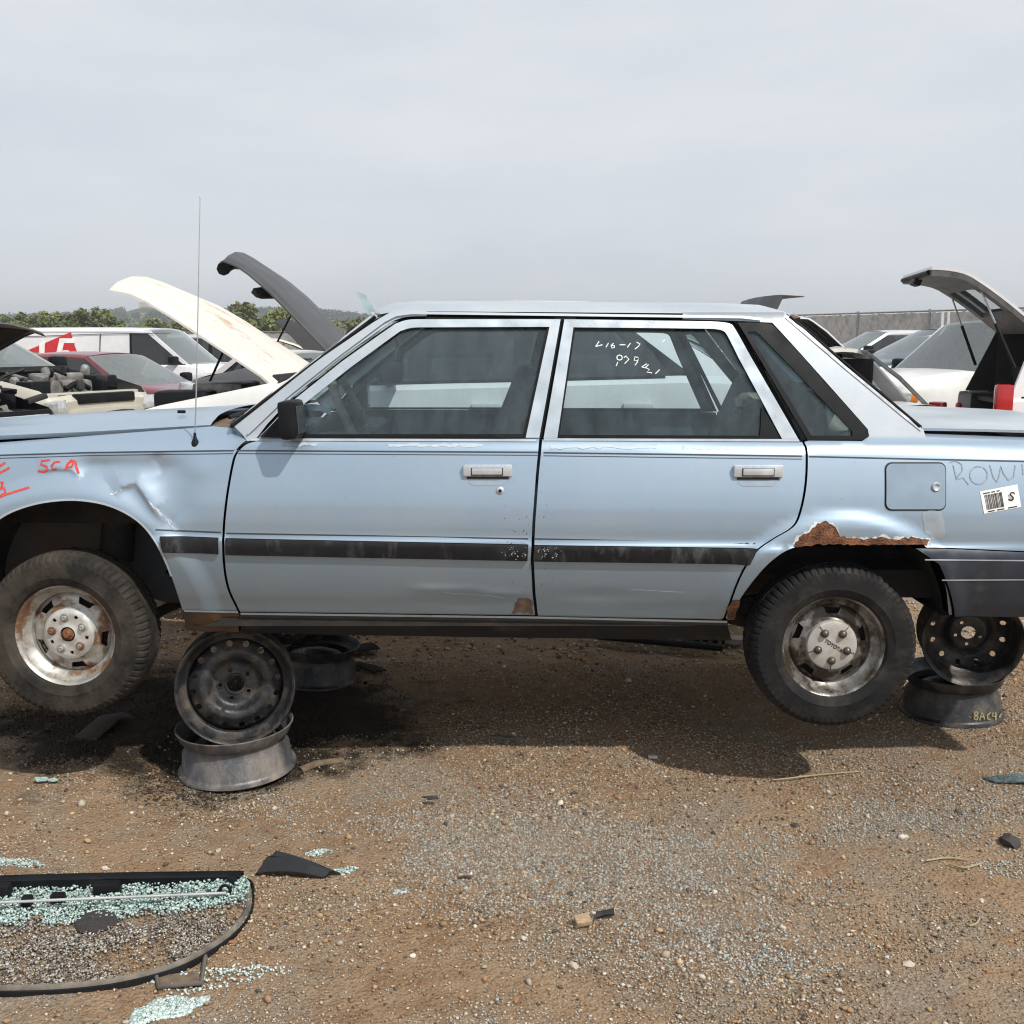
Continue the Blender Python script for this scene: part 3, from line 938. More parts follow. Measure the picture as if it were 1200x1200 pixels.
# fender top and bonnet
HG = [(-195, 530), (-100, 524), (0, 518.5), (100, 511), (200, 503.5), (250, 499.5), (285, 503), (299, 512)]
HGY = [0.15, 0.14, 0.135, 0.135, 0.14, 0.145, 0.12, 0.09]
def fender_top(far):
    mb = MB(); rws = []
    sh = [(-205, 539), (-100, 536), (0, 533), (100, 530), (200, 528.5), (250, 527.7), (275, 527.3), (277, 527)]
    for (a, b, yb) in zip(sh, HG, HGY):
        p = S3(*a) if not far else Vector((S(*a)[0], float(side0(*S(*a))), S(*a)[1]))
        q = at(b[0], b[1], yb)
        r = []
        for k in range(7):
            t = k / 6
            c = p.lerp(q, t)
            c.z += 0.010 * math.sin(math.pi * t) * (0.6 + 0.4 * (1 - t)); c.y -= 0.006 * math.sin(math.pi * t)
            r.append(far_pt(c) if far else c)
        r.append(r[-1] + Vector((0, 0.0, -0.03)))
        rws.append(r)
    dense = []
    for i in range(len(rws) - 1):
        for k in range(5):
            dense.append([rws[i][j].lerp(rws[i + 1][j], k / 5) for j in range(8)])
    dense.append(rws[-1])
    return mb.grid(dense).build('fender_top', M_BLUE, fender if not far else car, 60, True)
fender_top(False); fender_top(True)

HN = [(-195, 524), (-100, 516.5), (0, 510.5), (100, 506), (200, 500.5), (247, 498)]     # near edge of the bonnet, a little ajar
HNY = [0.165, 0.155, 0.15, 0.15, 0.155, 0.16]
rws = []
for (px, py), yb in zip(catmull(HN, 5), np.interp(np.linspace(0, 5, 26), range(6), HNY)):
    e = at(px, py, yb)
    half = W / 2 - yb
    r = [Vector((e.x, e.y + 0.004, e.z - 0.014))]
    tfront = max(0.0, (-1.9 - e.x) / 0.4)
    tr = max(0.0, (e.x + 1.25) / 0.3)
    for j in range(25):
        s = j / 12 - 1
        c = 1 - s * s
        crown = 0.016 * c + 0.004 * sstep(0.30, 0.36, 1 - abs(s))
        r.append(Vector((e.x - 0.12 * c * tfront - 0.10 * c * tr, W / 2 + s * half, e.z + crown)))
    r.append(Vector((e.x, W - e.y - 0.004, e.z - 0.014)))
    rws.append(r)
hood = MB().grid(rws).build('hood', M_BLUE, car, 40, True)
q = at(213, 489, 0.55); 
MB().box((q.x, q.y, rws[20][10].z + 0.008), (0.03, 0.012, 0.012), ch=0.003).build('washer_nozzle', M_BLACKP, hood, 35, True)
# cowl with grime and wipers
c0 = at(247, 499, 0.16); c1 = S3(276, 500)
rw2 = []
for j in range(17):
    s = j / 8 - 1; c = 1 - s * s
    rw2.append([Vector((c0.x - 0.10 * c + 0.0, W / 2 + s * (W / 2 - 0.15), c0.z - 0.012)), Vector((c1.x - 0.10 * c + 0.01, W / 2 + s * (W / 2 - 0.12), c1.z - 0.006))])
cowl = MB().grid(rw2).build('cowl_panel', mat('grimy_cowl', (0.09, 0.07, 0.055), rough=0.9, var=0.4, scale=30, c2=(0.22, 0.13, 0.07), thr=0.5), car, 60, True)
for yy in (0.35, 0.95):
    MB().tube([(c1.x - 0.09, yy, c1.z + 0.012), (c1.x - 0.06, yy + 0.22, c1.z + 0.03), (c1.x - 0.035, yy + 0.5, c1.z + 0.035)], 0.007, 6).build('wiper', M_BLACKP, cowl, 60, True)

# boot lid, a little ajar
BT = [(1081, 503), (1140, 504), (1200, 505.5), (1260, 507), (1305, 509)]
rws = []
for i, p in enumerate(catmull(BT, 3)):
    e = at(p[0], p[1], 0.13)
    r = [Vector((e.x, e.y + 0.003, e.z - 0.006 + 0.001))]
    for j in range(17):
        s = j / 8 - 1; c = 1 - s * s
        r.append(Vector((e.x + (0.07 * c if i > 8 else 0.10 * c if i < 4 else 0.08 * c), W / 2 + s * (W / 2 - 0.13), e.z + 0.004 + 0.022 * c)))
    r.append(Vector((e.x, W - e.y - 0.003, e.z - 0.006)))
    rws.append(r)
MB().grid(rws).build('boot_lid', M_ROOF, car, 40, True)
mb = MB(); rws = []
for p in [(1019, 511.5), (1085, 512.2), (1200, 516.2), (1316, 520.2)]:
    a = S3(*p); b = Vector((a.x, 0.15, a.z + 0.006 if p[0] > 1050 else a.z + 0.002))
    rws.append([a, a.lerp(b, 0.5) + Vector((0, 0, 0.006)), b, b - Vector((0, 0, 0.03))])
mb.grid(rws).build('boot_gutter', M_BLUE, car, 60, True)
MB().grid([[far_pt(p) for p in r] for r in rws]).build('boot_gutter', M_BLUE, car, 60, True)

# dark inside of the car: floor, bulkheads, inner panels
zs = at(500, 742, 0.1).z
ub = MB()
ub.box((-0.23, W / 2, zs + 0.045), (1.75, W - 0.24, 0.05))
ub.box((1.55, W / 2, zs + 0.14), (0.75, W - 0.5, 0.10))
ub.box((0.9, W / 2, zs + 0.20), (0.6, 0.95, 0.10))
ub.box((-1.06, W / 2, zs + 0.30), (0.04, W - 0.3, 0.52))
ub.box((-1.55, W / 2, zs + 0.14), (0.9, 0.7, 0.12))
ub.tube([(-0.9, 0.75, zs - 0.01), (0.7, 0.75, zs - 0.015), (0.95, 0.6, zs + 0.05), (1.7, 0.55, zs + 0.05)], 0.028, 10)
ub.tube([(0.5, 0.35, zs + 0.06), (RW.x, 0.16, RW.z)], 0.025, 8)
ub.build('underbody', M_UNDER, car, 35, True)
for yy in (0.30, W - 0.30):
    MB().box((-0.2, yy, zs + 0.006), (1.5, 0.06, 0.06), ch=0.01).build('chassis_rail', M_UNDER, car, 35, True)
MB().box((-1.6, W / 2, 1.02), (1.05, W - 0.62, 0.22)).build('engine_tray', M_UNDER, car, 35, True)
MB().box((1.72, W / 2, 1.02), (0.9, W - 0.5, 0.30)).box((1.15, W / 2, 1.10), (0.5, W - 0.9, 0.05)).build('boot_tub', M_UNDER, car, 35, True)

# sills
both('sill_strip', [(281, 717.5), (440, 719.5), (628, 722), (853, 727), (853, 733), (628, 728), (440, 725.5), (281, 723.5)], M_BUMPER, off=-0.002, step=0.03, thick=0.05)
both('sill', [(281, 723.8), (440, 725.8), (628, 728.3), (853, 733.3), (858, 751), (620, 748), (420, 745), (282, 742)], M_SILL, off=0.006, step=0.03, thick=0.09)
both('fender_lower_strip', [(214, 716), (279.5, 718), (279.5, 741), (218, 739)], mat('rust_stained_sill', (0.05, 0.045, 0.04), rough=0.7, var=0.35, scale=14, c2=(0.14, 0.075, 0.035), thr=0.5), off=0.004, step=0.03, thick=0.08)
ribbon('sill_trim', [(216, 716), (279, 717.5)], 2.0, M_FRAME, car, -0.004)
ribbon('sill_ledge_highlight', [(282, 719.2), (440, 721.2), (628, 723.7), (852, 728.8)], 2.4, M_FRAME, car, -0.005)  # bright strip painted for the light caught by the upturned sill edge

# wheel wells
def well(c, r, y0, far=False):
    a0, a1 = (-32, 190) if c is FA else (-24, 187)
    zmin = at(300, 736, 0.1).z if c is FA else at(1112, 722, 0.1).z
    mb = MB(); rws = []
    for k in range(25):
        an = R(a0 + (a1 - a0) * k / 24)
        p = Vector((c.x + r * math.cos(an), 0, max(zmin, c.z + r * math.sin(an))))
        ys0 = float(side0(p.x, p.z)) + 0.022
        row = [Vector((p.x, y, p.z)) for y in (ys0, max(ys0 + .03, 0.16), 0.30, 0.46)]
        rws.append([far_pt(q) for q in row] if far else row)
    mb.grid(rws)
    mb.build('wheel_well', M_UNDER, car, 50, True)
    m2 = MB(); ring = []
    for k in range(25):
        an = R(a0 + (a1 - a0) * k / 24)
        ring.append([Vector((c.x + t * math.cos(an), 0.46, max(zmin, c.z + t * math.sin(an)))) for t in (0.0, r * 0.5, r + 0.01)])
    if far: ring = [[far_pt(q) for q in r_] for r_ in ring]
    m2.grid(ring)
    m2.build('inner_wing', M_WELL if c is FA else M_UNDER, car, 50, True)
for fr in (False, True):
    well(FA, 0.43, 0.045, fr); well(RA, 0.41, 0.045, fr)
iw = MB()
iw.tube([(FW.x + 0.10, 0.42, FW.z + 0.62), (FW.x + 0.05, 0.30, FW.z + 0.02)], 0.035, 12)
iw.tube([(FW.x + 0.095, 0.405, FW.z + 0.52), (FW.x + 0.07, 0.35, FW.z + 0.2)], 0.06, 12)
iw.build('strut', M_UNDER, car, 50, True)
MB().box((FW.x - 0.0, 0.445, FW.z + 0.33), (0.012, 0.02, 0.36), ch=0.003).build('inner_wing_seam', M_UNDER, car, 35, True)
MB().tube([(FW.x + 0.05, 0.25, FW.z), (FW.x + 0.02, W / 2, FW.z + 0.08)], 0.022, 8).tube([(FW.x + 0.04, 0.2, FW.z - 0.06), (FW.x + 0.3, 0.6, FW.z + 0.02)], 0.02, 8).build('drive_shaft', M_UNDER, car, 50, True)
MB().tube([(FW.x + 0.16, 0.43, FW.z + 0.44), (FW.x + 0.26, 0.41, FW.z + 0.36), (FW.x + 0.30, 0.42, FW.z + 0.22), (FW.x + 0.24, 0.4, FW.z + 0.14)], 0.011, 8).build('hose', M_RUBBER, car, 60, True)

# mirrors
def mirror(far):
    h = MB()
    a = S3(346, 490, -0.02)
    h.box((0, 0, 0), (0.060, 0.14, 0.125), Euler((0, R(-4), R(-2))), ch=0.016)
    h.xf(Matrix.Translation((a.x + 0.0, a.y - 0.055, a.z)))
    t = S3(305, 512, -0.004); u = S3(338, 478, -0.004); w2 = S3(343, 512, -0.004)
    sail = MB().prism([t, u, w2], (0, -0.012, 0))
    arm = MB().tube([(a.x - 0.03, a.y + 0.02, a.z - 0.03), (a.x - 0.01, a.y - 0.03, a.z - 0.02)], 0.022, 8)
    gl = MB().box((0, 0, 0), (0.006, 0.105, 0.090), Euler((0, R(-4), R(-2))))
    gl.xf(Matrix.Translation((a.x + 0.0285, a.y - 0.056, a.z)))
    if far:
        for mbx in (h, sail, arm, gl):
            mbx.v = [(p[0], W - p[1], p[2]) for p in mbx.v]
    d = door_f2 if far else door_f
    o = h.build('door_mirror', M_BLACKP, d, 35, True)
    sail.build('mirror_sail', M_BLACKP, o, 35, True)
    arm.build('mirror_arm', M_BLACKP, o, 60, True)
    gl.build('mirror_glass', mat('dark_mirror_glass', (.25, .28, .30), rough=.08, metal=.9), o, 35, True)
mirror(False); mirror(True)

# aerial
b = at(229, 524, 0.075); t = at(234.5, 232, 0.075)
aer = MB().tube([b + Vector((0, 0, 0.03)), b.lerp(t, 0.35), b.lerp(t, 0.7), t], [0.0026, 0.0022, 0.0017, 0.0012], 6).build('aerial_mast', mat('dull_steel_rod', (0.42, 0.43, 0.44), rough=0.4, metal=0.6), car, 60, True)
MB().lathe([(0.0, 0.05), (0.004, 0.048), (0.006, 0.03), (0.012, 0.018), (0.0135, 0.004), (0.011, -0.006), (0.0, -0.012)], 16, Matrix.Translation(b)).build('aerial_base', M_BLACKP, aer, 50, True)
MB().tube([t - Vector((0, 0, 0.004)), t + Vector((0, 0, 0.004))], 0.003, 8).build('aerial_tip', M_CHROME, aer, 50, True)

def jag(p, a, seed):
    r = random.Random(seed)
    d = densify(p, 4)
    return [(x + r.uniform(-a, a), y + r.uniform(-a, a)) for x, y in d]
# fuel flap
def rrect(x0, y0, x1, y1, r, n=5):
    pts = []
    for cx, cy, a0 in ((x1 - r, y0 + r, -90), (x1 - r, y1 - r, 0), (x0 + r, y1 - r, 90), (x0 + r, y0 + r, 180)):
        for k in range(n + 1):
            an = R(a0 + 90 * k / n)
            pts.append((cx + r * math.cos(an), cy + r * math.sin(an)))
    return pts
panel('flap_gap', rrect(1036.5, 541.5, 1108.5, 598.5, 8), M_INK, car, off=-0.0008, step=0.03, flange=False)
flap = panel('fuel_flap', rrect(1038, 543, 1107, 596.5, 7), mat('flat_blue_flap_paint', (0.225, 0.30, 0.385), rough=0.4, coat=0.2, var=0.06), car, off=-0.006, step=0.02, thick=0.007)
q = S3(1096, 570)
MB().lathe([(0.0, 0.004), (0.006, 0.005), (0.012, 0.009), (0.0145, 0.006), (0.0145, -0.004)], 24, Matrix.Translation(q - Vector((0, 0.006, 0))) @ Matrix.Rotation(R(90), 4, 'X')).build('flap_lock', M_CHROME, flap, 50, True)
panel('fuel_streak', jag([(1082, 599), (1104, 599), (1107, 612), (1109, 626), (1100, 632), (1091, 630), (1085, 622), (1081, 612)], 1.6, 8), mat('bleached_fuel_stain', (0.47, 0.55, 0.63), rough=0.4, var=0.10, metal=0.7), car, off=-0.0009, step=0.02, flange=False)

# rust over the rear arch
rustpx = [(930, 641), (936, 630), (948, 623), (957, 614), (968, 611), (978, 617), (985, 629), (1000, 631), (1012, 632), (1026, 631), (1035, 628.5), (1046, 632), (1058, 631), (1068, 629.5), (1080, 632), (1089, 633), (1087, 638), (1060, 638), (1000, 638), (960, 638), (944, 640)]
panel('bare_primer_edge', jag([(px_ + (-2 if px_ < 960 else 2 if px_ > 1080 else 0), py_ - 1.6) for px_, py_ in rustpx], 1.8, 3), mat('flaked_white_primer', (0.58, 0.60, 0.61), rough=0.8, var=0.15, scale=60), car, off=-0.0010, step=0.02, flange=False)
panel('rust_patch', jag(rustpx, 1.2, 4), M_RUST, car, off=-0.0024, step=0.012, thick=0.006)
panel('rust_patch', jag([(852, 724), (852, 712), (858, 704), (867, 703), (866, 710), (860, 726)], 0.8, 5), M_RUST, car, off=-0.0024, step=0.012, thick=0.006)
ribbon('arch_lip', ARCHF[6:44], 2.6, M_FRAME, fender, -0.003)

# rear bumper
RBx = [(1070, 641), (1316, 650), (1318, 690), (1300, 722), (1116, 721), (1110, 690), (1098, 660)]
bump = panel('rear_bumper', RBx, M_BUMPER, car, off=-0.022, step=0.03, thick=0.10)
for st in ([(1084, 656), (1200, 657), (1316, 660)], [(1104, 680), (1200, 679.5), (1316, 681)]):
    ribbon('bumper_line', st, 1.5, M_FRAME, bump, -0.0235)
tail = MB()
tx = S3(1316, 640).x
tail.box((tx + 0.02, W / 2, S3(1316, 585).z), (0.05, W - 0.2, 0.40), ch=0.03)
tail.build('tail_panel', M_BLUE, car, 35, True)
for y in (0.24, W - 0.24):
    MB().box((tx + 0.045, y, S3(1316, 575).z), (0.03, 0.26, 0.16), ch=0.01).build('tail_light', M_REDLENS, car, 35, True)
MB().box((tx + 0.06, W / 2, S3(1316, 690).z + 0.02), (0.10, W - 0.06, 0.17), ch=0.03).build('rear_bumper', M_BUMPER, car, 35, True)
# nose
nx = S3(-200, 600).x
MB().box((nx - 0.0, W / 2, S3(-200, 600).z + 0.0), (0.06, W - 0.22, 0.30), ch=0.02).build('nose_panel', M_BLACKP, car, 35, True)
MB().box((nx - 0.07, W / 2, S3(-200, 680).z), (0.16, W - 0.03, 0.20), ch=0.03).build('front_bumper', M_BUMPER, car, 35, True)
for y in (0.34, W - 0.34):
    MB().box((nx - 0.035, y, S3(-200, 590).z), (0.03, 0.40, 0.15), ch=0.01).build('headlight', M_LENS, car, 35, True)

# cabin
zb = 1.20
dash = MB()
dash.box((-0.78, W / 2, 1.11), (0.46, 1.36, 0.20), ch=0.05)
dash.box((-0.62, 0.45, 1.17), (0.22, 0.46, 0.12), ch=0.04)
dash.build('dashboard', M_VINYL, car, 45, True)
sw = at(414, 487, 0.47)
stw = MB()
Mw = Matrix.Translation(sw) @ Matrix.Rotation(R(66), 4, 'Y')
ring = [Mw @ Vector((0.185 * math.cos(a), 0.185 * math.sin(a), 0)) for a in np.linspace(0, 2 * math.pi, 33)]
stw.tube(ring, 0.016, 8, False)
o = stw.build('steering_wheel', M_WHEELRIM, car, 60, True)
MB().tube([sw, sw + Vector((-0.28, 0, -0.12))], [0.04, 0.03], 10).tube([Mw @ Vector((0, -0.18, 0)), Mw @ Vector((0, 0.18, 0))], 0.014, 6).box(sw, (0.05, 0.13, 0.10), Euler((0, R(-24), 0)), 0.015).build('wheel_hub', M_VINYL, o, 45, True)
def seat(x, y, wd, hz, lean, name='seat'):
    m_ = MB()
    m_.box((x - 0.24, y, 0.90), (0.54, wd, 0.16), Euler((0, R(-6), 0)), 0.05)
    m_.box((x + 0.06, y, 1.0 + hz / 2 - 0.1), (0.15, wd * 0.96, hz), Euler((0, R(lean), 0)), 0.055)
    return m_.build(name, M_SEAT, car, 50, True)
s1 = seat(-0.06, 0.45, 0.50, 0.56, 22); s2 = seat(-0.06, W - 0.45, 0.50, 0.56, 22)
for s_, y in ((s1, 0.45), (s2, W - 0.45)):
    MB().box((0.14, y, 1.34), (0.085, 0.27, 0.13), Euler((0, R(14), 0)), 0.035).build('headrest', M_SEAT, s_, 50, True)
seat(0.93, W / 2, 1.28, 0.52, 24, 'rear_seat')
MB().box((1.22, W / 2, 1.205), (0.42, 1.30, 0.03), ch=0.01).build('parcel_shelf', M_VINYL, car, 40, True)
clutter = MB()
r_ = random.Random(5)
for k in range(9):
    clutter.blob((1.0 + r_.uniform(-.06, .26), 0.35 + r_.uniform(0, .8), 1.26 + r_.uniform(0, .05)), (0.08, 0.10, 0.05), k, 0.3, 2)
tag(clutter.build('crumpled_cloth', mat('stained_beige_cloth', (0.30, 0.29, 0.26), rough=0.95, var=0.3, scale=20), None, 60), 'crumpled beige cloth heaped on the rear shelf inside the blue sedan', 'cloth')
MB().tube([S3(636, 400, 0.06), S3(628, 440, 0.10), Vector((0.0, 0.20, 1.10)), Vector((-0.05, 0.2, 0.98))], 0.012, 6).build('seat_belt', M_RUBBER, car, 60, True)
q = at(468, 415, 0.85)
MB().box((q.x, q.y, q.z), (0.03, 0.22, 0.06), Euler((0, R(15), R(8))), 0.012).tube([q, q + Vector((-0.02, 0, 0.08))], 0.008, 6).build('rear_view_mirror', M_BLACKP, car, 45, True)

# writing and label on the body
def arc_pts(cx, cy, rx, ry, a0, a1, n=12):
    return [(cx + rx * math.cos(R(a0 + (a1 - a0) * k / n)), cy + ry * math.sin(R(a0 + (a1 - a0) * k / n))) for k in range(n + 1)]
red = [[(59, 539), (49, 540), (48, 544), (56, 547), (56, 551), (52, 553), (44, 552)],
       [(71, 541), (65, 541), (61, 546), (62, 550), (67, 550)],
       [(77, 550), (80, 543), (84, 539), (88, 541), (89, 547), (92, 555)], [(78, 546), (82, 541), (86, 542), (84, 547), (77, 548)],
       [(-6, 557), (2, 553), (11, 548)], [(-8, 549), (0, 546), (6, 542)], [(-12, 588), (5, 580), (34, 571)],
       [(-2, 566), (3, 565), (2, 571), (-3, 573)], [(-3, 573), (5, 572), (6, 578), (0, 581)]]
ribbon('red_crayon_writing', red, 2.6, M_RED, fender, -0.0012)
row = [[(1117, 545), (1119, 553), (1121, 561)], [(1113, 542), (1120, 540), (1127, 544), (1128, 551), (1123, 558), (1120, 562), (1129, 560), (1135, 568)],
       arc_pts(1147, 557, 10.5, 10.5, -60, 290, 14), [(1160, 545), (1164, 559), (1168, 565), (1171, 558), (1173, 546), (1176, 555), (1182, 563), (1188, 559), (1190, 545)], [(1198, 544), (1199, 556), (1206, 555)]]
ribbon('crayon_writing', row, 1.4, M_GREASE, car, -0.0012)
def GS(px, py, off=0.0):
    Y = 0.1
    for _ in range(5):
        p = at(px, py, Y); Y = float(side0(p.x, p.z)) + 0.016
    return Vector((p.x, Y + off, p.z))
wr = [[(698, 406), (702, 400)], [(698, 406), (706, 404)], [(710, 407), (713, 402)], [(719, 402), (716, 405), (717, 408), (720, 407), (720, 405), (717, 405)], [(726, 404), (733, 404)], [(735, 407), (739, 402)], [(746, 401), (750, 403), (748, 406), (744, 409)],
      arc_pts(726, 419, 3.3, 3, 0, 360, 8), [(722, 429), (724, 424)], [(731, 419), (734, 417)], [(734, 418), (737, 421), (732, 426)], [(748, 419), (744, 418), (743, 422), (747, 423), (748, 419), (747, 424), (744, 428)],
      [(758, 426), (752, 430)], [(752, 430), (756, 431), (760, 427)], [(757, 431), (761, 433), (758, 436), (764, 437)], [(768, 438), (773, 433)], [(776, 401), (779, 398)]]
ribbon('marker_writing', wr, 1.15, M_CHALK, door_r, -0.0015, fn=GS)
lab = [(1148, 576), (1192, 567.5), (1196.5, 594), (1153, 602)]
lb = panel('barcode_label', lab, M_LABELW, car, off=-0.0014, step=0.02, flange=False)
def LP(u, v):
    a, b_, c_, d_ = [np.array(p, float) for p in lab]
    p = (a * (1 - u) + b_ * u) * (1 - v) + (d_ * (1 - u) + c_ * u) * v
    return tuple(p)
r_ = random.Random(11); u = 0.10; bars = MB()
while u < 0.55:
    w_ = r_.choice([0.008, 0.012, 0.02])
    bars.grid([[S3(*LP(u, 0.2), -0.0024), S3(*LP(u + w_, 0.2), -0.0024)], [S3(*LP(u, 0.86), -0.0024), S3(*LP(u + w_, 0.86), -0.0024)]])
    u += w_ + r_.choice([0.008, 0.012, 0.016])
for (u0, v0, u1) in ((0.08, 0.10, 0.26), (0.30, 0.10, 0.40), (0.44, 0.10, 0.52), (0.12, 0.92, 0.30), (0.36, 0.92, 0.56), (0.66, 0.92, 0.9)):
    bars.grid([[S3(*LP(u0, v0), -0.0024), S3(*LP(u1, v0), -0.0024)], [S3(*LP(u0, v0 + 0.05), -0.0024), S3(*LP(u1, v0 + 0.05), -0.0024)]])
bars.build('barcode_print', M_INK, lb, 0, True, fix=False)

def text_mesh(name, body, size, M, material, parent, bold=0.0, depth=0.0):
    cu = bpy.data.curves.new(name, 'FONT'); cu.body = body; cu.size = size
    cu.align_x = 'CENTER'; cu.align_y = 'CENTER'; cu.offset = bold; cu.extrude = depth
    t = bpy.data.objects.new(name, cu); col.objects.link(t)
    dg = bpy.context.evaluated_depsgraph_get()
    me = bpy.data.meshes.new_from_object(t.evaluated_get(dg))
    bpy.data.objects.remove(t); bpy.data.curves.remove(cu)
    me.transform(M); me.materials.clear()
    return link(name, me, material, parent, 0, True)
q = S3(*LP(0.80, 0.50), -0.0055)
text_mesh('label_letter', 'S', 0.042, Matrix.Translation(q) @ Matrix.Rotation(R(9), 4, 'Y') @ Matrix.Rotation(R(90), 4, 'X'), M_INK, lb, 0.0006)

r_ = random.Random(17); specks = MB()
for k in range(46):
    px_, py_ = r_.gauss(618, 16), r_.uniform(560, 715)
    if 622 < px_ < 631: continue
    a = r_.uniform(.5, 1.5); c_ = S3(px_, py_, -.0009)
    specks.add([c_ + Vector((.0016 * a * math.cos(t) * r_.uniform(.7, 1.3), 0, .0016 * a * math.sin(t) * r_.uniform(.7, 1.3))) for t in np.linspace(0, 2 * math.pi, 7)[:-1]], [(0, 1, 2, 3, 4, 5)])
for k in range(60):
    px_, py_ = r_.uniform(300, 1180), r_.uniform(540, 700)
    if py_ > 620 and px_ > 850: continue
    a = r_.uniform(.3, .8); c_ = S3(px_, py_, -.0009)
    specks.add([c_ + Vector((.0016 * a * math.cos(t), 0, .0016 * a * math.sin(t))) for t in np.linspace(0, 2 * math.pi, 7)[:-1]], [(0, 1, 2, 3, 4, 5)])
o = specks.build('paint_chips', mat('chip_rust', (.06, .035, .025), rough=.9), car, 0, True, fix=False); o['kind'] = 'stuff'
panel('rust_stain', jag([(608, 700), (624, 703), (625, 719), (600, 718)], 1.5, 9), mat('rust_stained_paint', (.20, .15, .12), rough=.6, var=.4, scale=40, metal=.3), door_f, off=-.0009, step=.02, flange=False)


# scuffs, peeling lacquer and chipped mouldings
M_SCUFF = mat('bare_scuffed_paint', (.60, .63, .65), rough=.6, var=.2, scale=80)
r_ = random.Random(31)
sc = []
for k in range(15):
    t = k / 14; x_ = lerp_(178, 204, t) + r_.uniform(-2, 2); y_ = lerp_(588, 619, t) + r_.uniform(-2, 2)
    sc.append([(x_, y_), (x_ + r_.uniform(1.5, 4), y_ + r_.uniform(2, 6))])
for k in range(9):
    x_, y_ = r_.uniform(128, 141), r_.uniform(572, 580)
    sc.append([(x_, y_), (x_ + r_.uniform(1, 4), y_ + r_.uniform(-2, 2))])
o = ribbon('scuff_marks', sc, 0.9, M_SCUFF, fender, -.0016); o['kind'] = 'stuff'
sc = []
for (x0, y0, x1, y1) in ((520, 694, 590, 700), (740, 691, 800, 694)):
    sc.append([(x0 + (x1 - x0) * k / 5 + r_.uniform(-.6, .6), y0 + (y1 - y0) * k / 5 + r_.uniform(-.6, .6)) for k in range(6)])
o = ribbon('scratches', sc, 0.55, M_SCUFF, car, -.0012); o['kind'] = 'stuff'
for d_, segs in ((door_f, ((455, 566), (330, 372))), (door_r, ((645, 770), (800, 905)))):
    for x0, x1 in segs:
        yb = lerp_(520, 525, (x0 - 300) / 600)
        px_ = [(x0 + (x1 - x0) * k / 20, yb - 1.2 + r_.uniform(-1.4, 1)) for k in range(21)] + [(x1 - (x1 - x0) * k / 20, yb + 2.2 + r_.uniform(-1.6, 1.6)) for k in range(21)]
        panel('peeled_lacquer', px_, mat('chalky_bare_paint', (.40, .475, .55), rough=.6, var=.12, scale=60, metal=.4), d_, off=-.0010, step=.02, flange=False)
chips = MB()
for k in range(70):
    x_ = r_.gauss(606, 9) if k % 2 else r_.gauss(642, 10)
    if 617 < x_ < 628: continue
    y_ = r_.uniform(641, 656) + (x_ - 606) * .02
    a = r_.uniform(.4, 1.3); c_ = S3(x_, y_, -.0108)
    chips.add([c_ + Vector((.0018 * a * math.cos(t) * r_.uniform(.6, 1.3), 0, .0018 * a * math.sin(t) * r_.uniform(.6, 1.3))) for t in np.linspace(0, 2 * math.pi, 7)[:-1]], [(0, 1, 2, 3, 4, 5)])
o = chips.build('moulding_chips', mat('pale_chip', (.34, .34, .33), rough=.8), car, 0, True, fix=False); o['kind'] = 'stuff'

# ------------------------------------------------------------------ wheels of the sedan
def circ(r, n, c=(0, 0), a0=0.0):
    return [(c[0] + r * math.cos(a0 + 2 * math.pi * k / n), c[1] + r * math.sin(a0 + 2 * math.pi * k / n)) for k in range(n)]

def holed_disc(mb, outer, holes, hfun, step, thick):
    """a pressed disc with real holes; height follows hfun(radius)"""
    V, T, rim = fill2d(outer, holes, step)
    Rr = np.hypot(V[:, 0], V[:, 1])
    Z = hfun(Rr)
    o = len(mb.v); n = len(V)
    mb.v += [(x, y, z) for (x, y), z in zip(V, Z)] + [(x, y, z - thick) for (x, y), z in zip(V, Z)]
    mb.f += [tuple(int(i) + o for i in t) for t in T] + [tuple(int(i) + o + n for i in t[::-1]) for t in T]
    mb.f += [(a + o, b + o, b + o + n, a + o + n) for a, b in rim]
    return mb

def tyre_mesh(Ro, Ri, wd, seg=288, block=4):
    h = wd / 2
    prof = [(Ri, h * 0.72), (Ri + 0.010, h * 0.90), (Ri + 0.030, h * 1.0), (Ri + 0.034, h * 1.015), (Ri + 0.038, h * 1.0), (Ri + (Ro - Ri) * 0.62, h * 1.03), (Ro - 0.026, h * 0.985), (Ro - 0.024, h * 0.99), (Ro - 0.014, h * 0.90), (Ro - 0.006, h * 0.80), (Ro - 0.002, h * 0.62)]
    gro = [(Ro, h * 0.40), (Ro - 0.008, h * 0.38), (Ro - 0.008, h * 0.30), (Ro, h * 0.28), (Ro + 0.001, 0.02 * h), (Ro - 0.008, 0), (Ro + 0.001, -0.02 * h), (Ro, -h * 0.28), (Ro - 0.008, -h * 0.30), (Ro - 0.008, -h * 0.38), (Ro, -h * 0.40)]
    full = prof + gro + [(r, -z) for r, z in prof[::-1]]
    n = len(full)
    def mod(i, k, r, z):
        j = min(i, n - 1 - i)
        if 7 <= j <= 11:
            if k % block == 0:
                r -= 0.005 if j > 7 else 0.003
                if j <= 8: z *= 0.985
        return r, z
    return MB().lathe(full, seg, None, mod)

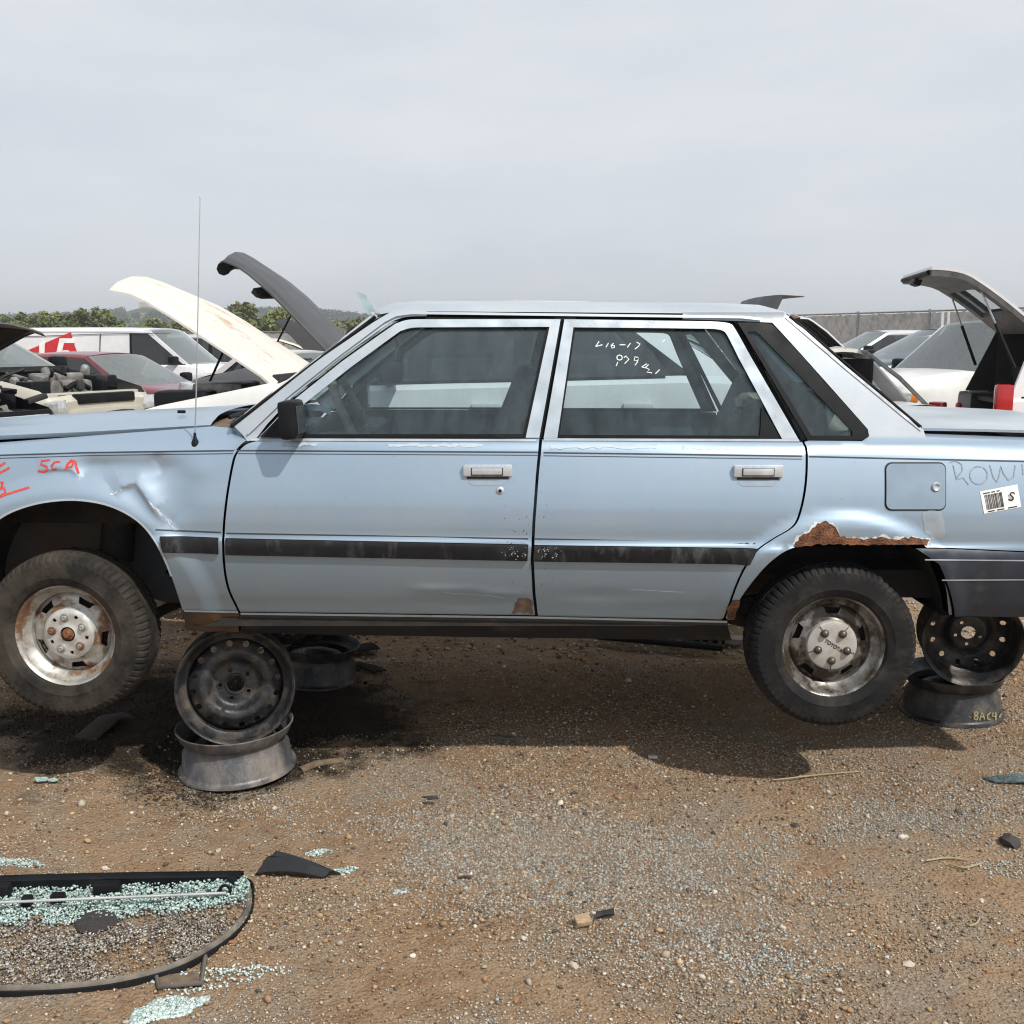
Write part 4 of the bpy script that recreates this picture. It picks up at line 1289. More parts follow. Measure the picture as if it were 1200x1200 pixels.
def rim_barrel(Rf, wd, back=True):
    """outer flange, bead seat, drop centre, inner flange; face towards +z"""
    h = wd / 2
    t = 0.004
    outer = [(Rf, h - 0.004), (Rf + 0.001, h), (Rf - 0.003, h + 0.002), (Rf - 0.010, h - 0.003), (Rf - 0.014, h - 0.012), (Rf - 0.018, h - 0.030), (Rf - 0.038, h - 0.046), (Rf - 0.040, h - 0.070), (Rf - 0.026, h - 0.086), (Rf - 0.020, -h + 0.026), (Rf - 0.014, -h + 0.010), (Rf, -h)]
    back_ = [(Rf + 0.003, -h + 0.003), (Rf + 0.001, -h + 0.010), (Rf - 0.008, -h + 0.013), (Rf - 0.014, -h + 0.022), (Rf - 0.018, h - 0.092), (Rf - 0.033, h - 0.072), (Rf - 0.033, h - 0.050), (Rf - 0.013, h - 0.034), (Rf - 0.007, h - 0.014)]
    return MB().lathe(outer + back_, 72, None, None, True)

def slot(r0, r1, a, half):
    pts = []
    for t, r in ((-1, r0), (-1, r1), (1, r1), (1, r0)):
        k = 0.82 if r == r0 else 1.0
        pts.append((r * math.cos(a + t * half * k), r * math.sin(a + t * half * k)))
    return catmull([(p[0], p[1]) for p in densify(pts, 0.015)], 2, True)

def road_wheel(center, rot, kind, far=False):
    Mw = Matrix.Translation(center) @ rot
    hub = bpy.data.objects.new('wheel', None)
    Ro = 0.287; Rf = 0.180
    t = tyre_mesh(Ro, Rf - 0.008, 0.175).xf(Mw).build('tyre', M_TYRE2 if kind == 'front' else M_TYRE, car, 32, True)
    t.name = 'road_wheel'
    # the rim, child of the wheel
    if kind == 'front':
        main, acc = M_SILVER, M_SILVER
    else:
        main, acc = M_DARKSILV, M_CAPSILV
    rim_barrel(Rf, 0.135).xf(Mw).build('rim', main, t, 40, True)
    def hf(r):
        return np.interp(r, [0, 0.03, 0.05, 0.082, 0.092, 0.104, 0.125, 0.142, 0.152], [0.036, 0.036, 0.034, 0.034, 0.026, 0.016, 0.012, -0.002, -0.016]) + 0.006
    a0 = R(62) if kind == 'front' else R(88)
    holes = [slot(0.108, 0.130, a0 + 2 * math.pi * k / 5, R(13)) for k in range(5)]
    if kind == 'front':
        holes += [circ(0.0085, 4, (0.066 * math.cos(a0 + 2 * math.pi * k / 5), 0.066 * math.sin(a0 + 2 * math.pi * k / 5)), a0 + 2 * math.pi * k / 5 + R(45)) for k in range(5)]
        holes += [circ(0.026, 20)]
    disc = MB(); holed_disc(disc, circ(0.151, 72), holes, hf, 0.009, 0.005)
    disc.xf(Mw).build('wheel_disc', main, t, 40, True)
    MB().lathe([(0.0, 0.0), (0.14, 0.0), (0.14, -0.03), (0.0, -0.03)], 40, Mw @ Matrix.Translation((0, 0, -0.025))).build('brake_drum', M_UNDER, t, 40, True)
    if kind == 'front':
        ring = MB().lathe([(0.044, 0.043), (0.046, 0.046), (0.050, 0.0435), (0.078, 0.0435), (0.083, 0.042), (0.088, 0.034)], 48, Mw)
        ring = MB()
        holed_disc(ring, circ(0.0885, 60), holes[5:10] + [circ(0.0265, 20)], lambda r: np.interp(r, [0, 0.03, 0.036, 0.05, 0.078, 0.088], [0.050, 0.050, 0.046, 0.045, 0.0455, 0.038]) , 0.008, 0.003)
        ring.xf(Mw).build('hub_trim', mat('flaking_silver_paint', (0.62, 0.62, 0.60), rough=0.42, metal=0.55, var=0.15, scale=30, c2=(0.27, 0.22, 0.17), thr=0.63, soft=0.05), t, 40, True)
        MB().lathe([(0.0, 0.058), (0.010, 0.058), (0.012, 0.05), (0.020, 0.048), (0.023, 0.040), (0.025, 0.02)], 24, Mw).build('hub_nut', M_RUST, t, 40, True)
        for k in range(5):
            a = a0 + R(36) + 2 * math.pi * k / 5
            c = Mw @ Matrix.Translation((0.058 * math.cos(a), 0.058 * math.sin(a), 0.044))
            MB().lathe([(0.016, 0.0), (0.0155, 0.004), (0.012, 0.005), (0.0105, 0.003), (0.010, 0.012), (0.005, 0.014), (0.0, 0.012)], 12, c).build('lug_nut', M_SILVER, t, 40, True)
    else:
        cap = MB().lathe([(0.0, 0.056), (0.05, 0.055), (0.078, 0.053), (0.085, 0.050), (0.0875, 0.043), (0.088, 0.036)], 56, Mw).build('hub_cap', acc, t, 40, True)
        for k in range(5):
            a = R(52) + 2 * math.pi * k / 5
            c = Mw @ Matrix.Translation((0.0525 * math.cos(a), 0.0525 * math.sin(a), 0.0545))
            MB().lathe([(0.0145, 0.0), (0.0145, 0.004), (0.0115, 0.005), (0.011, 0.012), (0.007, 0.016), (0.0, 0.017)], 14, c).build('lug_nut', mat('dark_lug_nut', (0.10, 0.09, 0.08), rough=0.4, metal=0.6), t, 40, True)
        for k in range(5):
            a = R(88 + 36) + 2 * math.pi * k / 5
            MB().box((0, 0, 0), (0.040, 0.0016, 0.002)).xf(Mw @ Matrix.Rotation(a, 4, 'Z') @ Matrix.Translation((0.066, 0, 0.0545))).build('cap_groove', M_INK, cap, 0, True)
        text_mesh('cap_lettering', 'TOYOTA', 0.0175, Mw @ Matrix.Translation((0.003, 0.0, 0.0572)) @ Matrix.Rotation(R(-33), 4, 'Z'), M_INK, cap, 0.0005)
    return t
RX = Matrix.Rotation(R(90), 4, 'X')
cw = 0.0875
road_wheel(Vector((FW.x, 0.03 + cw, FW.z)), Matrix.Rotation(R(-4), 4, 'Z') @ RX, 'front')
road_wheel(Vector((RW.x, 0.03 + cw, RW.z)), RX, 'rear')
flip = Matrix.Rotation(R(180), 4, 'Z')
road_wheel(Vector((FW.x, W - 0.03 - cw, FW.z)), flip @ RX, 'front')
road_wheel(Vector((RW.x, W - 0.03 - cw, RW.z)), flip @ RX, 'rear')

# ------------------------------------------------------------------ steel rims used as stands
def steel_rim(label, M, m, Rf=0.212, wd=0.17, nh=16, group=None, dip=0.03, name='steel_rim', deep=False):
    root = thing(name, label, 'wheel rim', M.translation, (0, 0, 0), group)
    rot = M.to_3x3().to_4x4()
    Mw = Matrix.Translation(M.translation) @ rot
    rim_barrel(Rf, wd).xf(Mw).build('barrel', m, root, 40, True)
    f = Rf / 0.212
    def hf(r):
        return np.interp(r / f, [0, 0.045, 0.075, 0.085, 0.10, 0.125, 0.142, 0.162, 0.176], [0.030, 0.030, 0.028, 0.036, 0.058, 0.062, 0.050, 0.038, 0.010]) - (0.03 if not deep else 0.0)
    holes = [circ(0.0115 * f, 14, (0.152 * f * math.cos(2 * math.pi * k / nh + 0.2), 0.152 * f * math.sin(2 * math.pi * k / nh + 0.2))) for k in range(nh)]
    holes += [circ(0.0075 * f, 10, (0.055 * f * math.cos(2 * math.pi * k / 5 + 0.35), 0.055 * f * math.sin(2 * math.pi * k / 5 + 0.35))) for k in range(5 if not deep else 4)]
    holes += [circ(0.031 * f, 24)]
    d = MB(); holed_disc(d, circ(0.177 * f, 72), holes, hf, 0.010, 0.004)
    disc = d.xf(Mw).build('disc', m, root, 40, True)
    MB().lathe([(0.031 * f, -0.006), (0.034 * f, 0.008), (0.037 * f, 0.008), (0.039 * f, 0.0)], 28, Mw @ Matrix.Translation((0, 0, float(hf(np.array(0.03)))))).build('centre_collar', m, disc, 40, True)
    for k in range(5 if not deep else 4):
        a = 2 * math.pi * k / 5 + 0.35
        MB().lathe([(0.0075 * f, 0.0), (0.009 * f, 0.004), (0.012 * f, 0.004), (0.014 * f, -0.001)], 14, Mw @ Matrix.Translation((0.055 * f * math.cos(a), 0.055 * f * math.sin(a), float(hf(np.array(0.055 * f)))))).build('lug_seat', m, disc, 40, True)
    return root

gp = ground_at(273, 905, 0.0)
lowx, lowy = gp.x, gp.y + 0.06
steel_rim('scuffed grey steel rim lying flat under the front sill of the blue sedan', Matrix.Translation((lowx, lowy, 0.082)) @ Matrix.Rotation(R(1.5), 4, 'X') @ Matrix.Rotation(R(-1.5), 4, 'Y'), M_STEEL2)
up = at(264, 806, lowy - 0.085)
steel_rim('black steel rim with round holes standing on edge beneath the front sill', Matrix.Translation((up.x + 0.015, lowy + 0.0, up.z - 0.012)) @ Matrix.Rotation(R(14), 4, 'Z') @ Matrix.Rotation(R(82), 4, 'X') @ Matrix.Rotation(0.3, 4, 'Z'), M_STEEL, Rf=0.210, wd=0.165)
gp = ground_at(366, 812, 0.0)
steel_rim('dark steel rim lying flat under the far side of the blue sedan', Matrix.Translation((gp.x - 0.02, gp.y + 0.22, 0.085)) @ Matrix.Rotation(R(4), 4, 'Y'), M_STEEL, Rf=0.20, wd=0.17)
f2 = at(335, 775, 1.35)
steel_rim('dark steel rim propped upright under the far front of the blue sedan', Matrix.Translation((gp.x - 0.12, gp.y + 0.20, 0.36)) @ Matrix.Rotation(R(-20), 4, 'Z') @ Matrix.Rotation(R(75), 4, 'X'), M_STEEL, Rf=0.19, wd=0.16)
gp = ground_at(1132, 848, 0.0)
steel_rim('dark steel rim lying flat on the ground behind the rear wheel', Matrix.Translation((gp.x, gp.y + 0.155, 0.088)) @ Matrix.Rotation(R(-1.5), 4, 'Y'), M_STEEL, Rf=0.208, wd=0.18)
RS = Vector((gp.x, gp.y + 0.155, 0.0))
ur = at(1136, 745, RS.y)
steel_rim('black steel rim on edge under the bumper showing its hollow back', Matrix.Translation((ur.x, RS.y, ur.z + 0.004)) @ Matrix.Rotation(R(-12), 4, 'Z') @ Matrix.Rotation(R(-84), 4, 'X'), M_STEEL, Rf=0.200, wd=0.16, nh=12, deep=True)
# yellow crayon on the rear stand
def cyl_stroke(c, rad, pts_px):
    mb = MB()
    for st in pts_px:
        rows = []
        for i, p in enumerate(st):
            a = np.array(st[max(i - 1, 0)], float); b2 = np.array(st[min(i + 1, len(st) - 1)], float)
            d = (b2 - a) / (np.hypot(*(b2 - a)) + 1e-9); nr = np.array([-d[1], d[0]]) * 0.75
            row = []
            for s in (1, -1):
                q = np.array(p, float) + nr * s
                dr = ray(*q)
                ox, oy = CAM.x - c.x, CAM.y - c.y
                A = dr.x ** 2 + dr.y ** 2; B = 2 * (ox * dr.x + oy * dr.y); C = ox * ox + oy * oy - rad * rad
                disc = B * B - 4 * A * C
                t = (-B - math.sqrt(max(disc, 0))) / (2 * A)
                row.append(CAM + dr * t)
            rows.append(row)
        mb.grid(rows)
    return mb
wr = [arc_pts(1150, 841, 2, 2, 0, 360, 8), arc_pts(1150, 846, 2.2, 2.4, 0, 360, 8), [(1154, 849), (1157, 839), (1160, 848)], [(1155, 845), (1160, 845)], [(1167, 840), (1163, 843), (1164, 848), (1167, 848)], [(1170, 840), (1169, 844), (1174, 845)], [(1173, 840), (1173, 849)], [(1180, 841), (1177, 845), (1179, 849), (1182, 847), (1178, 845)]]
rs = [o for o in bpy.data.objects if o.get('label', '').startswith('dark steel rim lying flat on the ground')][0]
cyl_stroke(RS, 0.208 - 0.008, [[(x - 6, y - 5) for x, y in st] for st in wr]).build('crayon_writing', mat('yellow_crayon', (0.33, 0.29, 0.13), rough=0.8), rs, 0, True, fix=False)

# ------------------------------------------------------------------ gravel, broken glass, litter
def scatter_mesh(name, pos, size, base_v, base_f, colors, material, flat=0.7, jitter=0.3, label=None, kind='stuff', smooth=0, sink=0.42, squash_rand=True):
    n = len(pos); k = len(base_v)
    bv = np.array(base_v, float)
    V = np.repeat(bv[None], n, 0)
    V = V * (1 + rng.uniform(-jitter, jitter, (n, k, 1)))
    s = size[:, None] * np.stack([np.ones(n), rng.uniform(0.6, 1.0, n), rng.uniform(0.45, flat, n)], 1)
    V = V * s[:, None, :]
    a = rng.uniform(0, 2 * np.pi, n); tl = rng.normal(0, 0.25, n)
    c, s_ = np.cos(tl), np.sin(tl)
    x, z = V[..., 0] * c[:, None] + V[..., 2] * s_[:, None], -V[..., 0] * s_[:, None] + V[..., 2] * c[:, None]
    V[..., 0], V[..., 2] = x, z
    c, s_ = np.cos(a), np.sin(a)
    x, y = V[..., 0] * c[:, None] - V[..., 1] * s_[:, None], V[..., 0] * s_[:, None] + V[..., 1] * c[:, None]
    V[..., 0], V[..., 1] = x, y
    zz = pos[:, 2] if pos.shape[1] == 3 else zg(pos[:, 0], pos[:, 1])
    V[..., 0] += pos[:, 0:1]; V[..., 1] += pos[:, 1:2]
    V[..., 2] += (zz + size * sink)[:, None]
    bf = np.array(base_f)
    F = (bf[None] + (np.arange(n) * k)[:, None, None]).reshape(-1, bf.shape[1])
    me = bpy.data.meshes.new(name)
    nv, nf, w = n * k, len(F), bf.shape[1]
    me.vertices.add(nv); me.vertices.foreach_set('co', V.reshape(-1).astype(np.float32))
    me.loops.add(nf * w); me.loops.foreach_set('vertex_index', F.reshape(-1).astype(np.int32))
    me.polygons.add(nf); me.polygons.foreach_set('loop_start', np.arange(0, nf * w, w, dtype=np.int32))
    me.update(calc_edges=True)
    ca = me.color_attributes.new('tone', 'FLOAT_COLOR', 'POINT')
    cc = np.repeat(np.c_[colors, np.ones(n)][:, None, :], k, 1)
    ca.data.foreach_set('color', cc.reshape(-1).astype(np.float32))
    me.validate()
    o = link(name, me, material, None, smooth)
    if label:
        tag(o, label, None, None, kind)
    return o

OCT_V = [(1, 0, 0), (-1, 0, 0), (0, 1, 0), (0, -1, 0), (0, 0, 1), (0, 0, -1)]
OCT_F = [(0, 2, 4), (2, 1, 4), (1, 3, 4), (3, 0, 4), (2, 0, 5), (1, 2, 5), (3, 1, 5), (0, 3, 5)]
CUB_V = [(-.6, -.6, -.6), (.6, -.6, -.6), (.6, .6, -.6), (-.6, .6, -.6), (-.6, -.6, .6), (.6, -.6, .6), (.6, .6, .6), (-.6, .6, .6)]
CUB_F = [(0, 3, 2, 1), (4, 5, 6, 7), (0, 1, 5, 4), (1, 2, 6, 5), (2, 3, 7, 6), (3, 0, 4, 7)]
_b = bmesh.new(); bmesh.ops.create_icosphere(_b, subdivisions=1, radius=1); _b.verts.index_update()
ICO_V = [tuple(v.co) for v in _b.verts]; ICO_F = [tuple(v.index for v in f.verts) for f in _b.faces]; _b.free()

def tone_mat(name, rough, spec=0.4, trans=0.0, coat=0.0):
    m = bpy.data.materials.new(name); nt, n, l, b = nodes_of(m)
    a = n.new('ShaderNodeVertexColor'); a.layer_name = 'tone'
    nz_ = n.new('ShaderNodeTexNoise'); nz_.inputs['Scale'].default_value = 220
    g_ = n.new('ShaderNodeNewGeometry'); l.new(g_.outputs['Position'], nz_.inputs['Vector'])
    r_ = n.new('ShaderNodeMapRange'); r_.inputs[3].default_value = 0.7; r_.inputs[4].default_value = 1.3; l.new(nz_.outputs['Fac'], r_.inputs[0])
    mm = n.new('ShaderNodeMix'); mm.data_type = 'RGBA'; mm.blend_type = 'MULTIPLY'; mm.inputs[0].default_value = 1
    l.new(a.outputs['Color'], mm.inputs[6]); l.new(r_.outputs[0], mm.inputs[7]); l.new(mm.outputs[2], b.inputs['Base Color'])
    b.inputs['Roughness'].default_value = rough; b.inputs['Specular IOR Level'].default_value = spec
    b.inputs['Transmission Weight'].default_value = trans; b.inputs['Coat Weight'].default_value = coat
    return m
M_PEB = tone_mat('pebble', 0.9, 0.25)
M_CRUMB = tone_mat('glass_crumb', 0.28, 0.4, 0.12, 0.1)

PAL = np.array([[.34, .225, .125], [.41, .30, .185], [.28, .17, .09], [.46, .39, .29], [.23, .165, .115], [.36, .32, .265], [.52, .46, .37], [.10, .08, .065], [.30, .19, .115]])
def tones(n, p=None):
    c = PAL[rng.choice(len(PAL), n, p=p)]
    return np.clip(c * rng.uniform(0.7, 1.2, (n, 1)), 0.01, 0.8)

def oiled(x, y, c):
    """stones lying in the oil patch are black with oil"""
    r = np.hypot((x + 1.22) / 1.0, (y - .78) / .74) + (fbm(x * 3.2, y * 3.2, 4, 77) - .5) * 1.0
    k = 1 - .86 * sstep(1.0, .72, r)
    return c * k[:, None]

def dens(x, y):
    """patchy gravel cover"""
    return np.clip((fbm(x * 1.9 + 3, y * 2.6 + 1, 4, 21) - 0.38) * 3.4, 0.16, 1)

def scatter_xy(n, x0, x1, y0, y1, mask=None):
    P = np.zeros((0, 2))
    while len(P) < n:
        q = np.c_[rng.uniform(x0, x1, n * 2), rng.uniform(y0, y1, n * 2)]
        if mask is not None:
            q = q[rng.uniform(0, 1, len(q)) < mask(q[:, 0], q[:, 1])]
        P = np.r_[P, q]
    return P[:n]

def in_frame(x, y):
    d = y + 3.46
    return np.abs(x) < 0.50 * d + 0.6
p = scatter_xy(165000, -2.9, 2.9, -1.75, 1.6, lambda x, y: in_frame(x, y) * dens(x, y))
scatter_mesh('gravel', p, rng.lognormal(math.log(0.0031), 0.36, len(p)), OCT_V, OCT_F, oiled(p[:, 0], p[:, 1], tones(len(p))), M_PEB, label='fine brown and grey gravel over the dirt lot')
p = scatter_xy(1800, -2.9, 2.9, -1.75, 1.6, lambda x, y: in_frame(x, y) * (0.25 + 0.75 * dens(x, y)))
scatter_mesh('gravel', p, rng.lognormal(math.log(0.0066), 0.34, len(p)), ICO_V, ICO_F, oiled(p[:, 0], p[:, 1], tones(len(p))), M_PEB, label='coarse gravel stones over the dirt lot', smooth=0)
p = scatter_xy(16000, -3.5, 3.5, 1.6, 5.5)
scatter_mesh('gravel', p, rng.lognormal(math.log(0.009), 0.4, len(p)), OCT_V, OCT_F, tones(len(p), [.08, .14, .05, .2, .12, .2, .1, .08, .03]), M_PEB, label='grey gravel on the ground beyond the blue sedan')
# crumbs of tempered glass spread over the lot
def gdens(x, y):
    a = np.clip((fbm(x * 1.6 + 9, y * 2.2 + 4, 4, 33) - 0.46) * 5, 0, 1)
    b = np.exp(-((y + 0.62) / 0.55) ** 2)
    return np.clip(a * (0.12 + b), 0.01, 1) * (0.35 + 0.65 * sstep(-1.6, -0.2, x))
p = scatter_xy(30000, -1.9, 2.3, -1.4, 0.6, lambda x, y: in_frame(x, y) * gdens(x, y))
gc = np.array([[.44, .42, .37], [.37, .40, .37], [.52, .49, .43], [.22, .20, .175]])
scatter_mesh('glass_crumbs', p, rng.lognormal(math.log(0.0030), 0.3, len(p)), CUB_V, CUB_F, gc[rng.choice(4, len(p))] * rng.uniform(.8, 1.1, (len(p), 1)), M_CRUMB, label='scattered crumbs of shattered glass over the dirt', jitter=0.15, flat=1.0)

def crumb_heap(px, py, rx, ry, n, label, ang=0.0, h=0.012, seed=0, tone=None, size=0.0040, cat='glass heap', poly=None):
    c = ground_at(px, py)
    r = np.sqrt(rng.uniform(0, 1, n)); a = rng.uniform(0, 2 * np.pi, n)
    wob = 0.55 + 0.75 * vnoise(np.cos(a) * 2 + seed + 5, np.sin(a) * 2 + 9, seed)
    x, y = r * np.cos(a) * rx * wob, r * np.sin(a) * ry * wob
    x, y = x * math.cos(ang) - y * math.sin(ang) + c.x, x * math.sin(ang) + y * math.cos(ang) + c.y
    z = zg(x, y) + rng.uniform(0, h, n) * (1 - r ** 2)
    t = np.array(tone or [[.48, .60, .58], [.58, .69, .66], [.38, .50, .48], [.68, .75, .72]])
    o = scatter_mesh('glass_crumb_heap', np.c_[x, y, z], rng.lognormal(math.log(size), 0.2, n), CUB_V, CUB_F, t[rng.choice(len(t), n)] * rng.uniform(.85, 1.1, (n, 1)), M_CRUMB, jitter=0.15, flat=1.0)
    tag(o, label, cat, None, 'stuff')
    o['category'] = cat
    return o
crumb_heap(188, 1186, 0.105, 0.045, 1700, 'pale turquoise heap of glass crumbs in front of the broken hatch window', 0.35, 0.012, 2, size=0.0046)
crumb_heap(372, 998, 0.040, 0.028, 170, 'small pale green clump of glass crumbs near the black trim scrap', 0.2, 0.01, 4)
crumb_heap(405, 1022, 0.05, 0.025, 90, 'thin streak of glass crumbs beside the black trim scrap', 0.4, 0.006, 5)
crumb_heap(262, 1146, 0.17, 0.055, 230, 'thin spread of glass crumbs beside the hatch frame bracket', 0.25, 0.006, 6)
crumb_heap(20, 1010, 0.10, 0.03, 220, 'patch of glass crumbs behind the black rail of the hatch window', -0.2, 0.006, 7)
crumb_heap(690, 1110, 0.34, 0.12, 300, 'broad pale patch of glass crumbs on open dirt by the wood chip', 0.1, 0.004, 8, tone=[[.44, .47, .44], [.55, .56, .52], [.34, .37, .35]], size=0.0032)
crumb_heap(910, 1128, 0.22, 0.08, 330, 'pale patch of glass crumbs on the bare tan dirt', -0.3, 0.004, 9, tone=[[.44, .47, .44], [.55, .56, .52], [.34, .37, .35]], size=0.0032)
crumb_heap(1180, 1015, 0.09, 0.06, 150, 'pale patch of glass crumbs around the dark rubber lump', 0.1, 0.006, 10, tone=[[.44, .50, .48], [.55, .58, .55], [.34, .39, .37]], size=0.0034)
crumb_heap(470, 1045, 0.02, 0.012, 40, 'tiny clump of blue green glass crumbs on open dirt', 0.1, 0.006, 11)

def sheet_of_crumbs(px, py, rx, ry, label, seed):
    """a piece of shattered pane still holding together"""
    c = ground_at(px, py); r = random.Random(seed)
    pts = [(c.x + rx * (1 + r.uniform(-.35, .25)) * math.cos(a), c.y + ry * (1 + r.uniform(-.35, .25)) * math.sin(a)) for a in np.linspace(0, 2 * math.pi, 13)[:-1]]
    z = float(zg(c.x, c.y)) + 0.010
    o = MB().prism([(x, y, z + r.uniform(-.003, .005)) for x, y in pts], (0, 0, 0.005)).build('glass_fragment', mat('green_glass_fragment', (0.36, 0.52, 0.49), rough=0.2, var=0.3, scale=200, coat=0.6, bump=0.4, bscale=250), None, 0)
    return tag(o, label, 'glass piece')
sheet_of_crumbs(50, 917, 0.026, 0.016, 'small pale green fragment of shattered glass by the front tyre', 3)
sheet_of_crumbs(62, 918, 0.018, 0.013, 'pale green glass fragment touching another below the front tyre', 5)
c = ground_at(1190, 918)
tag(MB().prism([(c.x - .115, c.y + .01, .014), (c.x - .085, c.y - .028, .014), (c.x + .06, c.y - .03, .016), (c.x + .26, c.y - .02, .018), (c.x + .27, c.y + .05, .018), (c.x + .02, c.y + .04, .016)], (0, 0, .005)).build('window_pane', mat('dark_tinted_shattered_pane', (0.055, 0.085, 0.09), rough=0.2, var=0.5, scale=160, c2=(0.25, 0.36, 0.35), thr=0.62, coat=0.5, bump=0.5, bscale=220), None, 0), 'dark tinted pane of shattered glass lying below the rear bumper', 'glass pane')

# single stones and chips
def stone(px, py, s, colr, label, seed, cat='stone', flatz=0.6, name='stone', group=None):
    c = ground_at(px, py); r = random.Random(seed)
    z = float(zg(c.x, c.y))
    m_ = MB().blob((0, 0, 0), (s, s * r.uniform(.6, .85), s * flatz), seed, 0.22, 2)
    m_.xf(Matrix.Translation((c.x, c.y, z + s * flatz * 0.45)) @ Matrix.Rotation(r.uniform(0, 6), 4, 'Z'))
    o = m_.build(name, mat('stone_%d_%d_%d' % tuple(int(x * 99) for x in colr), colr, rough=0.9, var=0.2, scale=60, bump=0.3, bscale=150), None, 40)
    return tag(o, label, cat, group)
G = 'small pale stones on the dirt'
for i, (x, y, s) in enumerate([(8, 953, .011), (256, 996, .011), (154, 951, .009), (322, 942, .010), (418, 948, .009), (123, 1018, .012), (613, 1098, .010), (672, 1131, .014), (675, 1131, .008), (822, 1145, .010), (930, 962, .010), (1058, 983, .016), (1065, 1128, .014), (948, 1020, .008), (837, 1048, .009), (983, 1162, .010), (546, 1040, .007), (484, 1120, .009), (648, 922, .009), (1150, 1050, .009)]):
    stone(x, y, s, [(.50, .44, .36), (.44, .38, .30), (.55, .50, .44)][i % 3], 'small pale rounded stone lying on the gravelly dirt', 40 + i, group=G)
G = 'small rust brown stones on the dirt'
for i, (x, y, s) in enumerate([(273, 1109, .012), (605, 1170, .009), (1160, 1135, .009), (262, 1020, .008), (858, 1000, .007), (686, 1042, .006)]):
    stone(x, y, s, (.27, .135, .065), 'small rust brown stone lying on the gravelly dirt', 90 + i, group=G)
G = 'small dark stones on the dirt'
for i, (x, y, s) in enumerate([(932, 963, .014), (668, 1046, .011), (650, 1090, .009), (500, 966, .008), (748, 985, .007), (330, 1000, .007)]):
    stone(x, y, s, (.07, .06, .055), 'small dark stone lying on the gravelly dirt', 110 + i, group=G)
stone(1183, 989, .038, (.045, .04, .038), 'dark lump of rubber lying on the pale crumbs', 130, 'rubber lump', 0.55, 'rubber_lump')
c = ground_at(683, 1083)
tag(MB().box((c.x, c.y, .012), (.042, .038, .014), Euler((R(6), R(-4), R(12))), 0.003).build('wood_chip', mat('weathered_wood', (.36, .25, .15), rough=.9, var=.3, scale=50, stretch=(1, 6, 1)), None, 35), 'square tan wood chip lying on the gravel', 'wood chip')
c = ground_at(709, 1074)
m_ = MB(); rows = []
for k in range(7):
    t = k / 6 - 0.5
    rows.append([(c.x + t * .05, c.y + t * .018 - .012, .008 + .004 * math.cos(t * 3)), (c.x + t * .05, c.y + t * .018, .020), (c.x + t * .05, c.y + t * .018 + .012, .010)])
tag(m_.slab(rows, (0, 0, -.004)).build('plastic_shard', M_BLACKP, None, 40), 'curved black plastic shard beside the wood chip', 'plastic piece')
c = ground_at(546, 1030)
tag(MB().tube([(c.x - .02, c.y, .012), (c.x + .012, c.y + .004, .012)], .006, 10).tube([(c.x + .012, c.y + .004, .012), (c.x + .018, c.y + .005, .012)], .010, 6).build('bolt', M_SILVER, None, 40), 'short metal bolt lying on open dirt', 'bolt')
c = ground_at(507, 938)
tag(MB().box((c.x, c.y, .010), (.04, .018, .009), Euler((0, 0, R(10))), 0.003).tube([(c.x - .02, c.y, .012), (c.x - .035, c.y + .006, .010)], .004, 6).build('metal_clip', M_STEEL, None, 40), 'small dark metal clip on the dirt below the front door', 'metal clip')
for i, pts in enumerate([[(1085, 1012), (1110, 1007), (1136, 1009)], [(1112, 1014), (1130, 1019), (1152, 1011)], [(905, 913), (960, 908), (1010, 905)], [(1140, 1070), (1148, 1073), (1144, 1080), (1136, 1083)]]):
    q = [ground_at(x, y) for x, y in pts]
    q = [Vector((a.x, a.y, float(zg(a.x, a.y)) + .008)) for a in q]
    q = [Vector(p_) for p_ in catmull([tuple(a) for a in q], 4)]
    tag(MB().tube(q, .0028, 6).build('dry_twig', mat('straw', (.34, .27, .16), rough=.9), None, 60), ['long dry twig by the dark rubber lump', 'short dry twig crossing another by the rubber lump', 'thin dry straw on the dirt below the rear tyre', 'small hooked twig on bare tan dirt'][i], 'twig')
# litter in the shade below the car
for i, (x, y, s, cl, lb, ct) in enumerate([(590, 869, (.10, .022, .012), (.11, .095, .075), 'thin grey wooden slat in the shade below the sedan', 'wood slat'), (765, 888, (.035, .02, .01), (.45, .44, .40), 'pale scrap of plastic in the shade below the rear door', 'plastic scrap'), (475, 833, (.05, .035, .012), (.12, .11, .10), 'crumpled grey scrap in the shade below the front door', 'scrap'), (786, 839, (.02, .035, .012), (.16, .13, .09), 'small brown block in the shade below the rear door', 'scrap')]):
    c = ground_at(x, y)
    tag(MB().box((c.x, c.y, float(zg(c.x, c.y)) + s[2] * .5 + .004), s, Euler((0, R(3), R(-6 + 9 * i))), 0.003).build('litter', mat('litter_%d' % i, cl, rough=.9, var=.25, scale=60), None, 35), lb, ct)
def limp_strip(name, px, w, lb, m, h=0.02):
    rows = []
    q = [ground_at(x, y) for x, y in px]
    for i, a in enumerate(q):
        t = (q[min(i + 1, len(q) - 1)] - q[max(i - 1, 0)]).normalized(); nn = Vector((-t.y, t.x, 0))
        z = float(zg(a.x, a.y)) + .012 + h * abs(math.sin(i * 1.9))
        rows.append([Vector((a.x, a.y, z)) + nn * w * s + Vector((0, 0, -.008 * abs(s))) for s in (-1, -.4, .4, 1)])
    return tag(MB().slab(rows, (0, 0, -.006)).build(name, m, None, 60), lb, 'rubber strip')
limp_strip('rubber_mat', [(398, 770), (408, 764), (420, 766), (440, 763)], .06, 'crumpled black rubber mat beyond the flat far rim', M_RUBBER, .05)
